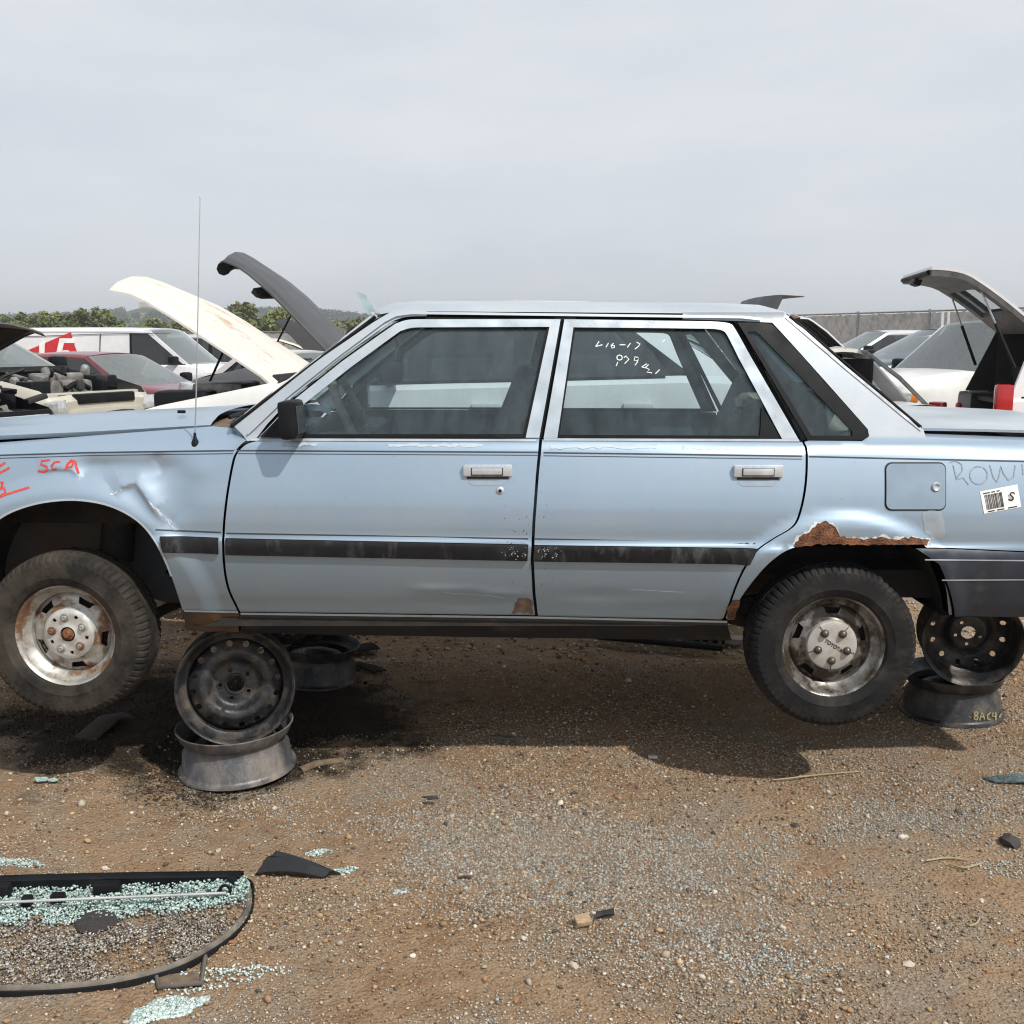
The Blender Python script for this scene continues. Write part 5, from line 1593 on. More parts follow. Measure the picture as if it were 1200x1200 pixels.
limp_strip('rubber_strip', [(395, 788), (420, 783), (436, 786), (446, 790)], .035, 'black rubber strip on the gravel beyond the far rim', M_RUBBER)
limp_strip('oily_rag', [(100, 868), (128, 850), (150, 843)], .05, 'oil soaked rag under the front tyre', mat('oily_cloth', (.06, .045, .035), rough=.7, var=.3), .02)
limp_strip('bark_strip', [(352, 898), (372, 893), (402, 889)], .022, 'flat strip of peeled bark by the flat grey rim', mat('bark', (.16, .115, .075), rough=.95, var=.35, scale=40), .008)
# ribbed black trim lying beyond the car
root = thing('ribbed_trim_panel', 'black ribbed trim panel lying on gravel beyond the rear door', 'trim panel', ground_at(775, 757))
a, b2 = ground_at(702, 752), ground_at(848, 763)
dirv = (b2 - a).normalized(); nn = Vector((-dirv.y, dirv.x, 0))
for s in (-.07, .07):
    MB().tube([a + nn * s + Vector((0, 0, .05)), b2 + nn * s + Vector((0, 0, .035))], .018, 8).build('edge_rail', M_BLACKP, root, 40, True)
for k in range(14):
    p_ = a.lerp(b2, (k + .5) / 14) + Vector((0, 0, .04))
    MB().tube([p_ - nn * .07, p_ + nn * .07], .010, 6).build('rib', M_BLACKP, root, 40, True)
tag(MB().box((ground_at(835, 757).x, ground_at(835, 757).y + .05, .03), (.34, .09, .03), Euler((0, R(3), R(-8))), .005).build('wood_board', mat('grey_board', (.26, .23, .20), rough=.9, var=.3, scale=30, stretch=(1, 6, 1)), None, 35), 'short grey board lying behind the ribbed black trim panel', 'board')

# black trim scrap
c = ground_at(340, 1030)
rows = []
for k in range(11):
    t = k / 10
    x = c.x - .105 + .20 * t
    wv = .055 - .03 * t
    rows.append([(x + .01 * j, c.y + wv * (j / 5 - .3) + .03 * (1 - t), .010 + .045 * (1 - t) ** 1.5 * (j / 5) ** 1.2 + .012 * math.sin(math.pi * t) + (.016 * (1 - abs(j / 2.5 - 1)) if j in (2, 3) else 0)) for j in range(6)])
tag(MB().slab(rows, (0, 0, -.006)).build('trim_scrap', mat('glossy_black_plastic', (.012, .012, .013), rough=.28, var=.2, c2=(.09, .08, .065), thr=.68), None, 50), 'curved glossy black trim scrap lying beside the broken hatch window', 'trim scrap')

# ------------------------------------------------------------------ broken hatch window lying on the dirt
hw = thing('hatch_window', 'broken hatch window with black frame full of glass crumbs on the dirt', 'window', ground_at(100, 1095))
def gp3(px, py, z):
    p_ = ground_at(px, py, z); return p_
top_l, top_r = gp3(-330, 1052, .03), gp3(283, 1030, .03)
rows = []
for k in range(21):
    t = k / 20
    a = top_l.lerp(top_r, t) + Vector((0, .012 * math.sin(math.pi * t), .006 * math.sin(math.pi * t)))
    rows.append([a + Vector((0, -.006, -.03)), a + Vector((0, -.008, .010)), a + Vector((0, .004, .016)), a + Vector((0, .026, .012)), a + Vector((0, .03, -.03))])
MB().grid(rows).build('top_rail', M_BLACKP, hw, 45, True)
seal_px = [(283, 1030), (291, 1036), (292, 1052), (288, 1072), (272, 1092), (248, 1110), (215, 1128), (180, 1140), (130, 1151), (75, 1157), (20, 1159), (-60, 1158), (-180, 1148), (-290, 1110), (-335, 1056)]
sp = [Vector(p_) for p_ in catmull([tuple(gp3(x, y, .016)) for x, y in seal_px], 5)]
rows = []; rows2 = []
for i, p_ in enumerate(sp):
    t = (sp[min(i + 1, len(sp) - 1)] - sp[max(i - 1, 0)]).normalized(); nn = Vector((t.y, -t.x, 0)) * -1
    rows.append([p_ + nn * d + Vector((0, 0, h)) for d, h in ((-.010, -.02), (-.009, .006), (-.002, .010), (.004, .004), (.006, -.012))])
    rows2.append([p_ + nn * d + Vector((0, 0, h)) for d, h in ((.006, -.012), (.009, .002), (.014, .001), (.016, -.015))])
MB().grid(rows).build('outer_seal', mat('grey_weathered_seal', (.16, .14, .115), rough=.8, var=.3, scale=30, c2=(.05, .045, .04), thr=.6), hw, 50, True)
MB().grid(rows2).build('inner_seal', M_RUBBER, hw, 50, True)
# crumbs inside the frame
poly = [(p_.x, p_.y) for p_ in sp] + [(top_l.x, top_l.y)]
P = np.array(poly); n_ = 26000
q = np.c_[rng.uniform(-1.75, P[:, 0].max(), n_), rng.uniform(P[:, 1].min(), P[:, 1].max(), n_)]
q = q[inside(poly, q[:, 0], q[:, 1])]
yt = np.interp(q[:, 0], [top_l.x, top_r.x], [top_l.y, top_r.y])
depth = yt - q[:, 1]
teal = (depth < .17 + .06 * (fbm(q[:, 0] * 7, q[:, 1] * 7, 3, 3) - .5) * 4) | ((fbm(q[:, 0] * 9 + 4, q[:, 1] * 9, 3, 8) > .60) & (q[:, 0] > -1.0) & (depth > .32))
keep = teal | (rng.uniform(0, 1, len(q)) < np.clip((fbm(q[:, 0] * 10, q[:, 1] * 10, 3, 5) - .32) * 2.6, .08, .9))
q = q[keep]; teal = teal[keep]; depth = depth[keep]
T1 = np.array([[.38, .52, .49], [.48, .62, .58], [.30, .43, .40], [.62, .71, .67]])
T2 = np.array([[.10, .085, .08], [.20, .17, .15], [.40, .36, .30], [.50, .50, .46], [.33, .28, .22], [.27, .22, .18]])
colr = np.where(teal[:, None], T1[rng.choice(4, len(q))], T2[rng.choice(6, len(q))]) * rng.uniform(.85, 1.1, (len(q), 1))
zz = zg(q[:, 0], q[:, 1]) + .004 + np.where(teal, rng.uniform(0, .022, len(q)) * np.clip(1.2 - depth / .25, .2, 1), rng.uniform(0, .006, len(q)))
cr = scatter_mesh('pane_crumbs', np.c_[q, zz], rng.lognormal(math.log(.0040), .26, len(q)) * np.where(teal, 1.0, .85), CUB_V, CUB_F, colr, M_CRUMB, jitter=.15, flat=1.0)
cr['kind'] = 'stuff'; cr.parent = hw; cr.matrix_parent_inverse = Matrix.Translation(hw.location).inverted()
c = gp3(113, 1080, .012)
MB().lathe([(0, .004), (.045, .004), (.052, .002), (.056, -.006)], 32, Matrix.Translation((c.x, c.y, .016)) @ Matrix.Diagonal((1, .95, 1, 1))).build('round_pad', mat('gritty_black_pad', (.035, .03, .03), rough=.9, var=.4, scale=120, bump=.6, bscale=200), hw, 50, True)
r1 = [gp3(-320, 1068, .04), gp3(-100, 1062, .045), gp3(60, 1055, .05), gp3(265, 1046.5, .045)]
MB().tube(r1, .0042, 8).build('wiper_rod', mat('bright_rod', (.62, .62, .60), rough=.35, metal=.6), hw, 60, True)
for (x, y, s) in ((126, 1043, (.075, .035, .035)), (4, 1046, (.045, .035, .04)), (32, 1058, (.03, .03, .03)), (68, 1054, (.04, .03, .025)), (272, 1034, (.03, .03, .03))):
    c = gp3(x, y, .03)
    MB().box((c.x, c.y, .036), s, Euler((0, 0, R(4))), .010).build('bracket', M_BLACKP, hw, 45, True)
c = gp3(264, 1045, .04)
MB().tube([(c.x + .014 * math.cos(a), c.y, .045 + .014 * math.sin(a)) for a in np.linspace(-1.6, 3.4, 12)], .005, 6).build('rod_hook', M_BLACKP, hw, 50, True)
tp = [gp3(x, y, .012) for x, y in ((183, 1143), (186, 1157), (236, 1152), (241, 1118))]
MB().tube(tp, .0055, 6).build('corner_bracket', mat('grey_weathered_metal', (.13, .115, .10), rough=.7, metal=.3, var=.3), hw, 50, True)
MB().prism([tp[0] + Vector((0, 0, -.006)), tp[1] + Vector((0, 0, -.006)), tp[2] + Vector((0, 0, -.006)), gp3(232, 1138, .006)], (0, 0, .003)).build('bracket_plate', mat('muddy_plate', (.13, .095, .065), rough=.9, var=.3, scale=40), hw, 0, True)

# ------------------------------------------------------------------ cars standing behind
M_BGLASS = glass_mat('bg_window_glass', (0.30, 0.36, 0.38), dust=0.06, dvar=0.15)
M_BSCREEN = glass_mat('bg_windscreen_glass', (0.62, 0.72, 0.72), dust=0.2, dustcol=(0.55, 0.60, 0.60), dvar=0.12)
M_BAYDARK = mat('engine_bay_black', (0.02, 0.02, 0.021), rough=0.7, var=0.4, scale=12)
M_ALLOY = mat('engine_alloy', (0.34, 0.33, 0.31), rough=0.5, metal=0.6, var=0.3, scale=12, c2=(0.09, 0.075, 0.06), thr=0.55)
M_LINER = mat('hood_liner_black', (0.022, 0.022, 0.023), rough=0.85, var=0.35, scale=10)

def lerp(a, b, t):
    return a + (b - a) * t

SEDAN = dict(W=0.86, zb=0.22, st=[(-2.30, .60, .70), (-2.24, .92, .78), (-1.9, 1.0, .83), (-1.2, 1.01, .86), (0, .98, .87), (.75, .96, .87), (1.0, .97, .86), (1.6, .90, .84), (2.05, .80, .79), (2.22, .68, .70)],
             cowl=.95, nose=2.14, deck=-1.75, rb=-1.55, fb=.90, rt=-.95, ft=.15, zr=1.42, wt=.60, bp=-.35, cp=-1.12)
SUVSP = dict(W=0.90, zb=0.28, st=[(-2.25, .70, .78), (-2.20, 1.02, .86), (-1.6, 1.08, .89), (0, 1.06, .90), (.9, 1.06, .90), (1.1, 1.08, .89), (1.8, 1.0, .86), (2.1, .92, .80), (2.22, .75, .74)],
             cowl=1.05, nose=2.12, deck=-2.1, rb=-2.15, fb=1.0, rt=-1.95, ft=.30, zr=1.72, wt=.66, bp=-.30, cp=-1.25)
VANSP = dict(W=0.96, zb=0.25, st=[(-2.7, .80, .92), (-2.66, 1.12, .95), (-1, 1.14, .96), (.8, 1.12, .96), (1.45, 1.12, .95), (1.75, 1.06, .92), (2.1, .96, .86), (2.25, .80, .78)],
             cowl=1.50, nose=2.15, deck=-2.6, rb=-2.68, fb=1.45, rt=-2.6, ft=.65, zr=1.82, wt=.82, bp=.30, cp=-1.0)

def ring_half(w, zt, zb, shoulder=0.05):
    zs = zt - shoulder
    return [(0, zb), (w * .84, zb), (w * .96, zb + .10), (w * 1.0, lerp(zb, zs, .55)), (w * .985, lerp(zb, zs, .82)), (w * .955, zs), (w * .90, zs + shoulder * .75), (w * .6, zt + .004), (0, zt + .012)]

def bg_car(name, label, cat, loc, yaw, color, sp=SEDAN, hood='closed', hood_ang=55, boot=None, rust=0.0, group=None, lift=0.30, roof_color=None, panes=True, eng=True, nose_missing=False, dust=0.35, fadec=None, rear_open=False, screen_m=None, hoodm=None, scale=1.0, linerm=None, tip=False):
    root = thing(name, label, cat, (loc[0], loc[1], lift), (0, 0, yaw), group)
    root.scale = (scale,) * 3
    pm = paint_mat('paint_' + name + '_' + '_'.join('%d' % (x * 100) for x in color), color, fade=fadec, rust=rust, rough=0.3, coat=0.5, dust=dust)
    st = sp['st']; Wd = sp['W']; zb = sp['zb']
    xs = sorted(set([s[0] for s in st] + list(np.linspace(st[0][0], st[-1][0], 15)) + [sp['cowl'], sp['nose']]))
    X = [s[0] for s in st]; ZT = [s[1] for s in st]; WW = [s[2] for s in st]
    open_front = hood != 'closed'
    mb = MB(); rings = []
    for x in xs:
        h = ring_half(np.interp(x, X, WW), np.interp(x, X, ZT), zb)
        rings.append([Vector((x, -y, z)) for y, z in h][::-1] + [Vector((x, y, z)) for y, z in h[1:]])
    n = len(rings[0]); mid = n // 2
    top_cut = (0, 1, 2)          # faces near the top centre line
    V0 = len(mb.v)
    for r in rings: mb.v += [tuple(p) for p in r]
    K = 9
    for i in range(len(xs) - 1):
        for j in range(n - 1):
            x0 = (xs[i] + xs[i + 1]) / 2
            top = j <= 1 or j >= n - 3
            if top and open_front and sp['cowl'] < x0 < sp['nose']: continue
            if top and sp['rb'] + .05 < x0 < sp['fb'] - .05: continue
            if top and boot is not None and x0 < sp['deck'] + .0: continue
            if rear_open and x0 < sp['st'][0][0] + .12 and (j < 4 or j > n - 6): continue
            a = V0 + i * n + j
            mb.f.append((a, a + 1, a + n + 1, a + n))
    if not rear_open:
        mb.f.append(tuple(V0 + j for j in range(n)))
    mb.f.append(tuple(V0 + (len(xs) - 1) * n + j for j in range(n))[::-1])
    body = mb.build('body', pm, root, 40)
    # roof and pillars
    zr, wt, rt, ft, rbx, fbx = sp['zr'], sp['wt'], sp['rt'], sp['ft'], sp['rb'], sp['fb']
    def belt(x):
        return float(np.interp(x, X, WW)) * .90, float(np.interp(x, X, ZT)) - .012
    rows = []
    for k in range(9):
        t = k / 8; x = lerp(rt, ft, t)
        e = .02 * (1 - abs(2 * t - 1) ** 3)
        rows.append([Vector((x + (0.06 * (1 - s * s) if k == 8 else -.04 * (1 - s * s) if k == 0 else 0), s * wt, zr - .045 * s * s - (.03 if abs(s) == 1 else 0) - .02 + e)) for s in (-1, -.95, -.8, -.4, 0, .4, .8, .95, 1)])
    rm = pm if roof_color is None else paint_mat('roof_' + name, roof_color, rust=rust, rough=.4)
    MB().slab(rows, (0, 0, -.03)).build('roof', rm, root, 50)
    def pil(xb, xt, wx, s, nm='pillar', wxt=None, m=pm):
        w, zz = belt(xb)
        b_, t_ = Vector((xb, s * w, zz - .02)), Vector((xt, s * wt * .985, zr - .075))
        wxt = wxt or wx
        q = []
        for p_, ww in ((b_, wx), (t_, wxt)):
            q.append([p_ + Vector((-ww / 2, 0, 0)), p_ + Vector((ww / 2, 0, 0)), p_ + Vector((ww / 2, -s * .05, 0)), p_ + Vector((-ww / 2, -s * .05, 0))])
        m_ = MB(); m_.add(q[0] + q[1], [(0, 1, 5, 4), (1, 2, 6, 5), (2, 3, 7, 6), (3, 0, 4, 7), (0, 3, 2, 1), (4, 5, 6, 7)])
        m_.build(nm, m, root, 0)
    for s in (-1, 1):
        pil(fbx - .02, ft + .0, .10, s)
        pil(sp['bp'], sp['bp'] - .02, .10, s, m=M_BLACKP)
        pil(sp['cp'] + .0, max(rt + .12, sp['cp'] + .16 if sp['rb'] > -1.7 else sp['cp']), .10, s, m=M_BLACKP)
        pil(rbx + .12, rt + .06, .26 if sp['rb'] > -1.7 else .18, s, 'rear_pillar', .14)
        def pane(x0, x1, t0, t1, nm='side_window'):
            w0, z0 = belt(x0); w1, z1 = belt(x1)
            a = [Vector((x0, s * (w0 - .012), z0 - .01)), Vector((x1, s * (w1 - .012), z1 - .01)), Vector((t1, s * (wt * .985 - .012), zr - .07)), Vector((t0, s * (wt * .985 - .012), zr - .07))]
            rr = [[a[0].lerp(a[1], u), a[0].lerp(a[1], u).lerp(a[3].lerp(a[2], u), .5) + Vector((0, s * .008, 0)), a[3].lerp(a[2], u)] for u in (0, .25, .5, .75, 1)]
            MB().grid(rr).build(nm, M_BGLASS, root, 180)
            if nm == 'side_window':
                MB().tube([a[0] + Vector((0, s * .02, .004)), a[1] + Vector((0, s * .02, .004))], .011, 6).build('belt_moulding', M_BLACKP, root, 60)
        if panes:
            pane(sp['bp'], fbx - .04, sp['bp'] - .02, ft)
            if sp is VANSP:
                w0, z0 = belt(0)
                m_ = MB().slab([[Vector((x, s * belt(max(x, -2.6))[0], 1.08)), Vector((x * 1.0, s * lerp(belt(0)[0], wt, .5) * 1.012, 1.42)), Vector((x, s * wt * .985, zr - .07))] for x in np.linspace(-2.62, .30, 9)], (0, -s * .02, 0))
                m_.build('side_panel', pm, root, 40)
            else:
                pane(sp['cp'], sp['bp'], max(rt + .12, sp['cp'] + .16 if sp['rb'] > -1.7 else sp['cp']), sp['bp'] - .02)
                if sp['rb'] < -1.7:
                    pane(rbx + .12, sp['cp'], rt + .06, sp['cp'])
        # doors as panels standing a little proud
        doors = [(sp['bp'] + .01, fbx + .0)] + ([] if sp is VANSP else [(sp['cp'] + .05, sp['bp'] - .01)])
        for x0, x1 in doors:
            rr = []
            for x in np.linspace(x0, x1, 7):
                h = ring_half(np.interp(x, X, WW), np.interp(x, X, ZT), zb)
                rr.append([Vector((x, s * (y + .006), z)) for y, z in h[2:6]])
            d_ = MB().slab(rr, (0, -s * .01, 0)).build('door', pm, root, 30)
            hx = lerp(x0, x1, .14)
            MB().box((hx, s * (np.interp(hx, X, WW) * .985 + .016), .84), (.16, .03, .035), ch=.008).build('handle', M_BLACKP if rust or sp is VANSP else pm, d_, 40)
        # mirror
        w, zz = belt(fbx - .15)
        mx_ = sp.get('mx', fbx - .22)
        MB().box((mx_, s * (w + .14), zz + .08), (.14, .20, .15), Euler((0, 0, s * R(10))), .045).tube([(mx_ + .02, s * w, zz + .01), (mx_ + .02, s * (w + .1), zz + .04)], .025, 6).build('door_mirror', M_BLACKP, root, 45)
        # lights
        wn_ = float(np.interp(sp['nose'], X, WW)); zn = float(np.interp(sp['nose'], X, ZT))
        if not nose_missing:
            hl = MB().box((sp['nose'] - .02, s * (wn_ - .16), zn - .12), (.22, .38, .15), Euler((0, R(-8), s * R(-22))), .035).build('headlight', M_LENS, root, 45)
            MB().box((sp['nose'] - .09, s * (wn_ + .015), zn - .12), (.14, .06, .11), Euler((0, 0, s * R(-20))), .02).build('turn_signal', M_AMBER, hl, 45)
        tz = float(np.interp(st[1][0], X, ZT))
        if sp is VANSP or sp['rb'] < -1.9:
            MB().box((st[0][0] + .06, s * (Wd - .075), tz - .14 + (sp.get('tl', 0) if s < 0 else sp.get('tl', 0) * -1)), (.15, .12, .32) if s < 0 or 'tl' not in sp else (.06, .05, .22), None, .03).build('tail_light', M_REDLENS, root, 45)
        else:
            MB().box((st[0][0] + .07, s * (st[1][2] - .14), tz - .13), (.16, .34, .16), Euler((0, 0, s * R(12))), .03).build('tail_light', M_REDLENS, root, 45)
    # screens
    def scr(nm, xb, xt, bulge, m):
        w, zz = belt(xb)
        rr = []
        for k in range(4):
            t = k / 3
            rr.append([Vector((lerp(xb, xt, t) + bulge * (1 - s * s), s * lerp(w - .02, wt * .96, t), lerp(zz - .01, zr - .065, t) + .03 * t * (1 - s * s))) for s in (-1, -.6, -.2, .2, .6, 1)])
        MB().grid(rr).build(nm, m, root, 180)
        MB().tube(rr[0], .014, 6).build('screen_seal', M_BLACKP, root, 60)
    scr('windscreen', fbx + .03, ft + .03, .10, screen_m or M_BSCREEN)
    if not rear_open:
        scr('rear_window', rbx - .0, rt - .02, -.07, M_BGLASS)
    # bumpers
    b0 = MB()
    if not nose_missing:
        rr = []
        for s in np.linspace(-1, 1, 11):
            xx = st[-1][0] + .08 - .22 * s * s
            rr.append([Vector((xx - .12, s * Wd * .96, .62)), Vector((xx, s * Wd * .96, .60)), Vector((xx + .02, s * Wd * .96, .48)), Vector((xx - .02, s * Wd * .96, .30)), Vector((xx - .14, s * Wd * .96, .24))])
        b0.grid(rr).build('front_bumper', pm, root, 40)
        MB().box((st[-1][0] - .03, 0, .70), (.10, .8, .10), None, .02).build('grille', M_BLACKP, root, 40)
    rr = []
    for s in np.linspace(-1, 1, 11):
        xx = st[0][0] - .08 + .16 * s * s
        rr.append([Vector((xx + .12, s * Wd * .96, .64)), Vector((xx, s * Wd * .96, .62)), Vector((xx - .02, s * Wd * .96, .48)), Vector((xx + .02, s * Wd * .96, .30)), Vector((xx + .14, s * Wd * .96, .24))])
    MB().grid(rr).build('rear_bumper', pm if not rust else M_BUMPER, root, 40)
    # wheels
    for x in (st[0][0] + .85, st[-1][0] - .85):
        for s in (-1, 1):
            Mx = Matrix.Translation((x, s * (np.interp(x, X, WW) - .10), .30)) @ Matrix.Rotation(-s * R(90), 4, 'X')
            MB().lathe([(.0, .11), (.34, .11), (.36, .06)], 28, Mx).build('wheel_arch', M_BAYDARK, root, 40)
            t_ = MB().lathe([(.19, .08), (.20, .118), (.26, .125), (.295, .112), (.31, .08), (.31, -.06), (.28, -.09), (.19, -.08)], 28, Mx).build('wheel', M_TYRE, root, 40)
            MB().lathe([(.0, .116), (.05, .118), (.10, .10), (.16, .108), (.195, .119), (.20, .112)], 28, Mx).build('rim', M_SILVER, t_, 40)
    # cabin
    m_ = MB(); m_.box((lerp(rbx, fbx, .5), 0, .55), (fbx - rbx, Wd * 1.6, .05)).build('floor', M_BAYDARK, root, 0)
    for s in (-1, 1):
        q = MB().box((.0, s * .38, .78), (.5, .48, .16), None, .05).box((-.24, s * .38, 1.02), (.14, .46, .5), Euler((0, R(-16), 0)), .05).build('seat', M_SEAT, root, 45)
        MB().box((-.33, s * .38, 1.30), (.09, .26, .15), Euler((0, R(-12), 0)), .03).build('headrest', M_SEAT, q, 45)
    MB().box((-1.05, 0, .95), (.16, 1.2, .5), Euler((0, R(-18), 0)), .05).build('rear_seat', M_SEAT, root, 45)
    MB().box((fbx - .28, 0, .90), (.30, 1.3, .14), None, .04).build('dashboard', M_VINYL, root, 45)
    # hood
    nx_, cw_ = sp['nose'], sp['cowl']
    rows = []
    for x in np.linspace(cw_, nx_, 12):
        wv = float(np.interp(x, X, WW)) * .86; zz = float(np.interp(x, X, ZT))
        t = (x - cw_) / (nx_ - cw_)
        rows.append([Vector((x + (.10 * (1 - s * s) if t > .99 else 0), s * wv, zz + .012 - .03 * s * s - (.025 if abs(s) > .99 else 0) - .05 * max(0, t - .88) / .12)) for s in (-1, -.96, -.8, -.4, 0, .4, .8, .96, 1)])
    if hood in ('closed', 'open'):
        hm = hoodm or pm
        m_ = MB().slab(rows, (0, 0, -.012))
        l_ = MB().grid([[p_ + Vector((0, 0, -.022)) for p_ in r[1:-1]] for r in rows[:-1]])
        for k in range(3):
            s = (-.5, 0, .5)[k]
            l_.tube([r[4].lerp(r[7 if s > 0 else 1], abs(s)) + Vector((0, 0, -.035)) for r in rows[1:-2]], .022, 6)
        if hood == 'open':
            Mh = Matrix.Translation((cw_, 0, rows[0][4].z)) @ Matrix.Rotation(-R(hood_ang), 4, 'Y') @ Matrix.Translation((-cw_, 0, -rows[0][4].z))
            m_.xf(Mh); l_.xf(Mh)
            pr = Mh @ Vector((nx_ - .35, -.62, rows[-3][4].z - .03))
            MB().tube([pr, Vector((nx_ - .12, -.66, .75))], .009, 6).build('prop_rod', M_BLACKP, root, 60)
        ho = m_.build('hood', hm, root, 50)
        if tip:
            Mt = Mh if hood == 'open' else Matrix.Identity(4)
            MB().tube([Mt @ (p_ + Vector((-.05, 0, -.07))) for p_ in rows[-1][1:-1]], .05, 8).build('latch_panel', M_BLACKP, ho, 50)
            MB().blob(Mt @ (rows[-4][4] + Vector((0, 0, -.13))), (.13, .3, .05), 4, .25, 2).build('torn_insulation', M_LINER, ho, 50)
        l_.build('hood_liner', linerm or M_LINER, ho, 50)
    if open_front and eng:
        r_ = random.Random(len(label) * 7 + 3)
        MB().box((lerp(cw_, nx_, .5), 0, .42), (nx_ - cw_, 1.3, .06)).build('bay_floor', M_BAYDARK, root, 0)
        MB().box((cw_ + .03, 0, .75), (.04, 1.4, .5)).build('bulkhead', M_BAYDARK, root, 0)
        MB().box((nx_ - .12, 0, .70), (.10, 1.3, .12), None, .02).build('slam_panel', M_BLACKP if nose_missing else pm, root, 40)
        cx = lerp(cw_, nx_, .48)
        MB().box((cx, .05, .72), (.40, .62, .30), None, .05).box((cx, .05, .90), (.30, .48, .08), None, .03).build('engine', M_ALLOY, root, 40)
        MB().box((cx + .22, -.48, .76), (.20, .26, .22), None, .015).build('battery', M_BLACKP, root, 40)
        MB().box((cx + .1, .55, .80), (.30, .24, .22), None, .03).build('air_box', M_BLACKP, root, 40)
        MB().lathe([(0, .14), (.05, .14), (.055, .12), (.10, .10), (.10, 0), (0, 0)], 20, Matrix.Translation((cw_ + .22, -.52, .80))).build('reservoir', mat('yellowed_plastic', (.45, .43, .36), rough=.5, var=.2), root, 40)
        for k in range(6):
            a = Vector((cx + r_.uniform(-.35, .35), r_.uniform(-.6, .6), .78)); b_ = Vector((cx + r_.uniform(-.35, .4), r_.uniform(-.6, .6), .78))
            MB().tube([Vector(p_) for p_ in catmull([tuple(a), tuple(a.lerp(b_, .5) + Vector((0, 0, r_.uniform(.02, .08)))), tuple(b_)], 5)], r_.uniform(.012, .028), 7).build('hose', M_RUBBER, root, 60)
        MB().box((nx_ - .06, 0, .55), (.05, 1.0, .38), None, .01).build('radiator', M_BAYDARK, root, 40)
    if boot is not None:
        rows = []
        for x in np.linspace(sp['deck'], st[1][0], 7):
            wv = float(np.interp(x, X, WW)) * .86; zz = float(np.interp(x, X, ZT))
            rows.append([Vector((x, s * wv, zz + .02 - .03 * s * s)) for s in (-1, -.8, -.4, 0, .4, .8, 1)])
        tail_ = [p_ + Vector((-.03, 0, -.16)) for p_ in rows[-1]]; rows.append(tail_)
        Mh = Matrix.Translation((sp['deck'], 0, rows[0][3].z)) @ Matrix.Rotation(R(boot), 4, 'Y') @ Matrix.Translation((-sp['deck'], 0, -rows[0][3].z))
        MB().slab(rows, (0, 0, -.03)).xf(Mh).build('boot_lid', hoodm or pm, root, 50)
    return root

def yawpos(px, Y):
    return at(px, 402, Y).x
PI = math.pi

# white sedan parallel to the blue one, hood up
WSP = dict(SEDAN, cowl=.95, nose=1.93, mx=.34, st=[(x, z - (.07 if x > 1.9 else .05 if x > 1.5 else 0), w) for x, z, w in SEDAN['st']])
GSP = dict(SEDAN, zr=1.31, nose=2.0, deck=-2.12, rb=-1.9, rt=-1.3, cp=-1.4, bp=-.45, st=[(x * 1.14 if x < 0 else x, z, w) for x, z, w in SEDAN['st']])
wc = bg_car('sedan_car', 'white sedan with a tall rust streaked hood raised, parked behind the blue sedan', 'car', (-.30, 3.05), PI, (.62, .62, .60), WSP, 'open', 45, rust=0.0, lift=.38, dust=.15,
            hoodm=paint_mat('rust_streaked_white_paint', (.60, .57, .51), fade=(.66, .64, .60), rust=.68, rough=.6, coat=.0, rustcol=(.44, .28, .17), dust=.5, dustcol=(.48, .36, .24)))
gc_ = bg_car('sedan_car', 'dark grey sedan with dark hood and trunk lid both raised, beyond the white sedan', 'car', (-.34, 5.25), PI, (.06, .063, .07), GSP, 'open', 53, boot=76, lift=.49, dust=.1, hoodm=mat('satin_dark_grey_paint', (.055, .057, .062), rough=.5, var=.2, scale=3, spec=.4), tip=True)
q = [at(x, y, 5.0) for x, y in ((417, 341), (428, 345), (446, 374), (430, 368))]
MB().prism([gc_.matrix_basis.inverted() @ v for v in q], (0, .006, 0)).build('loose_screen_glass', mat('pale_blue_broken_glass', (.40, .52, .56), rough=.15, var=.2, coat=.5), gc_, 0)
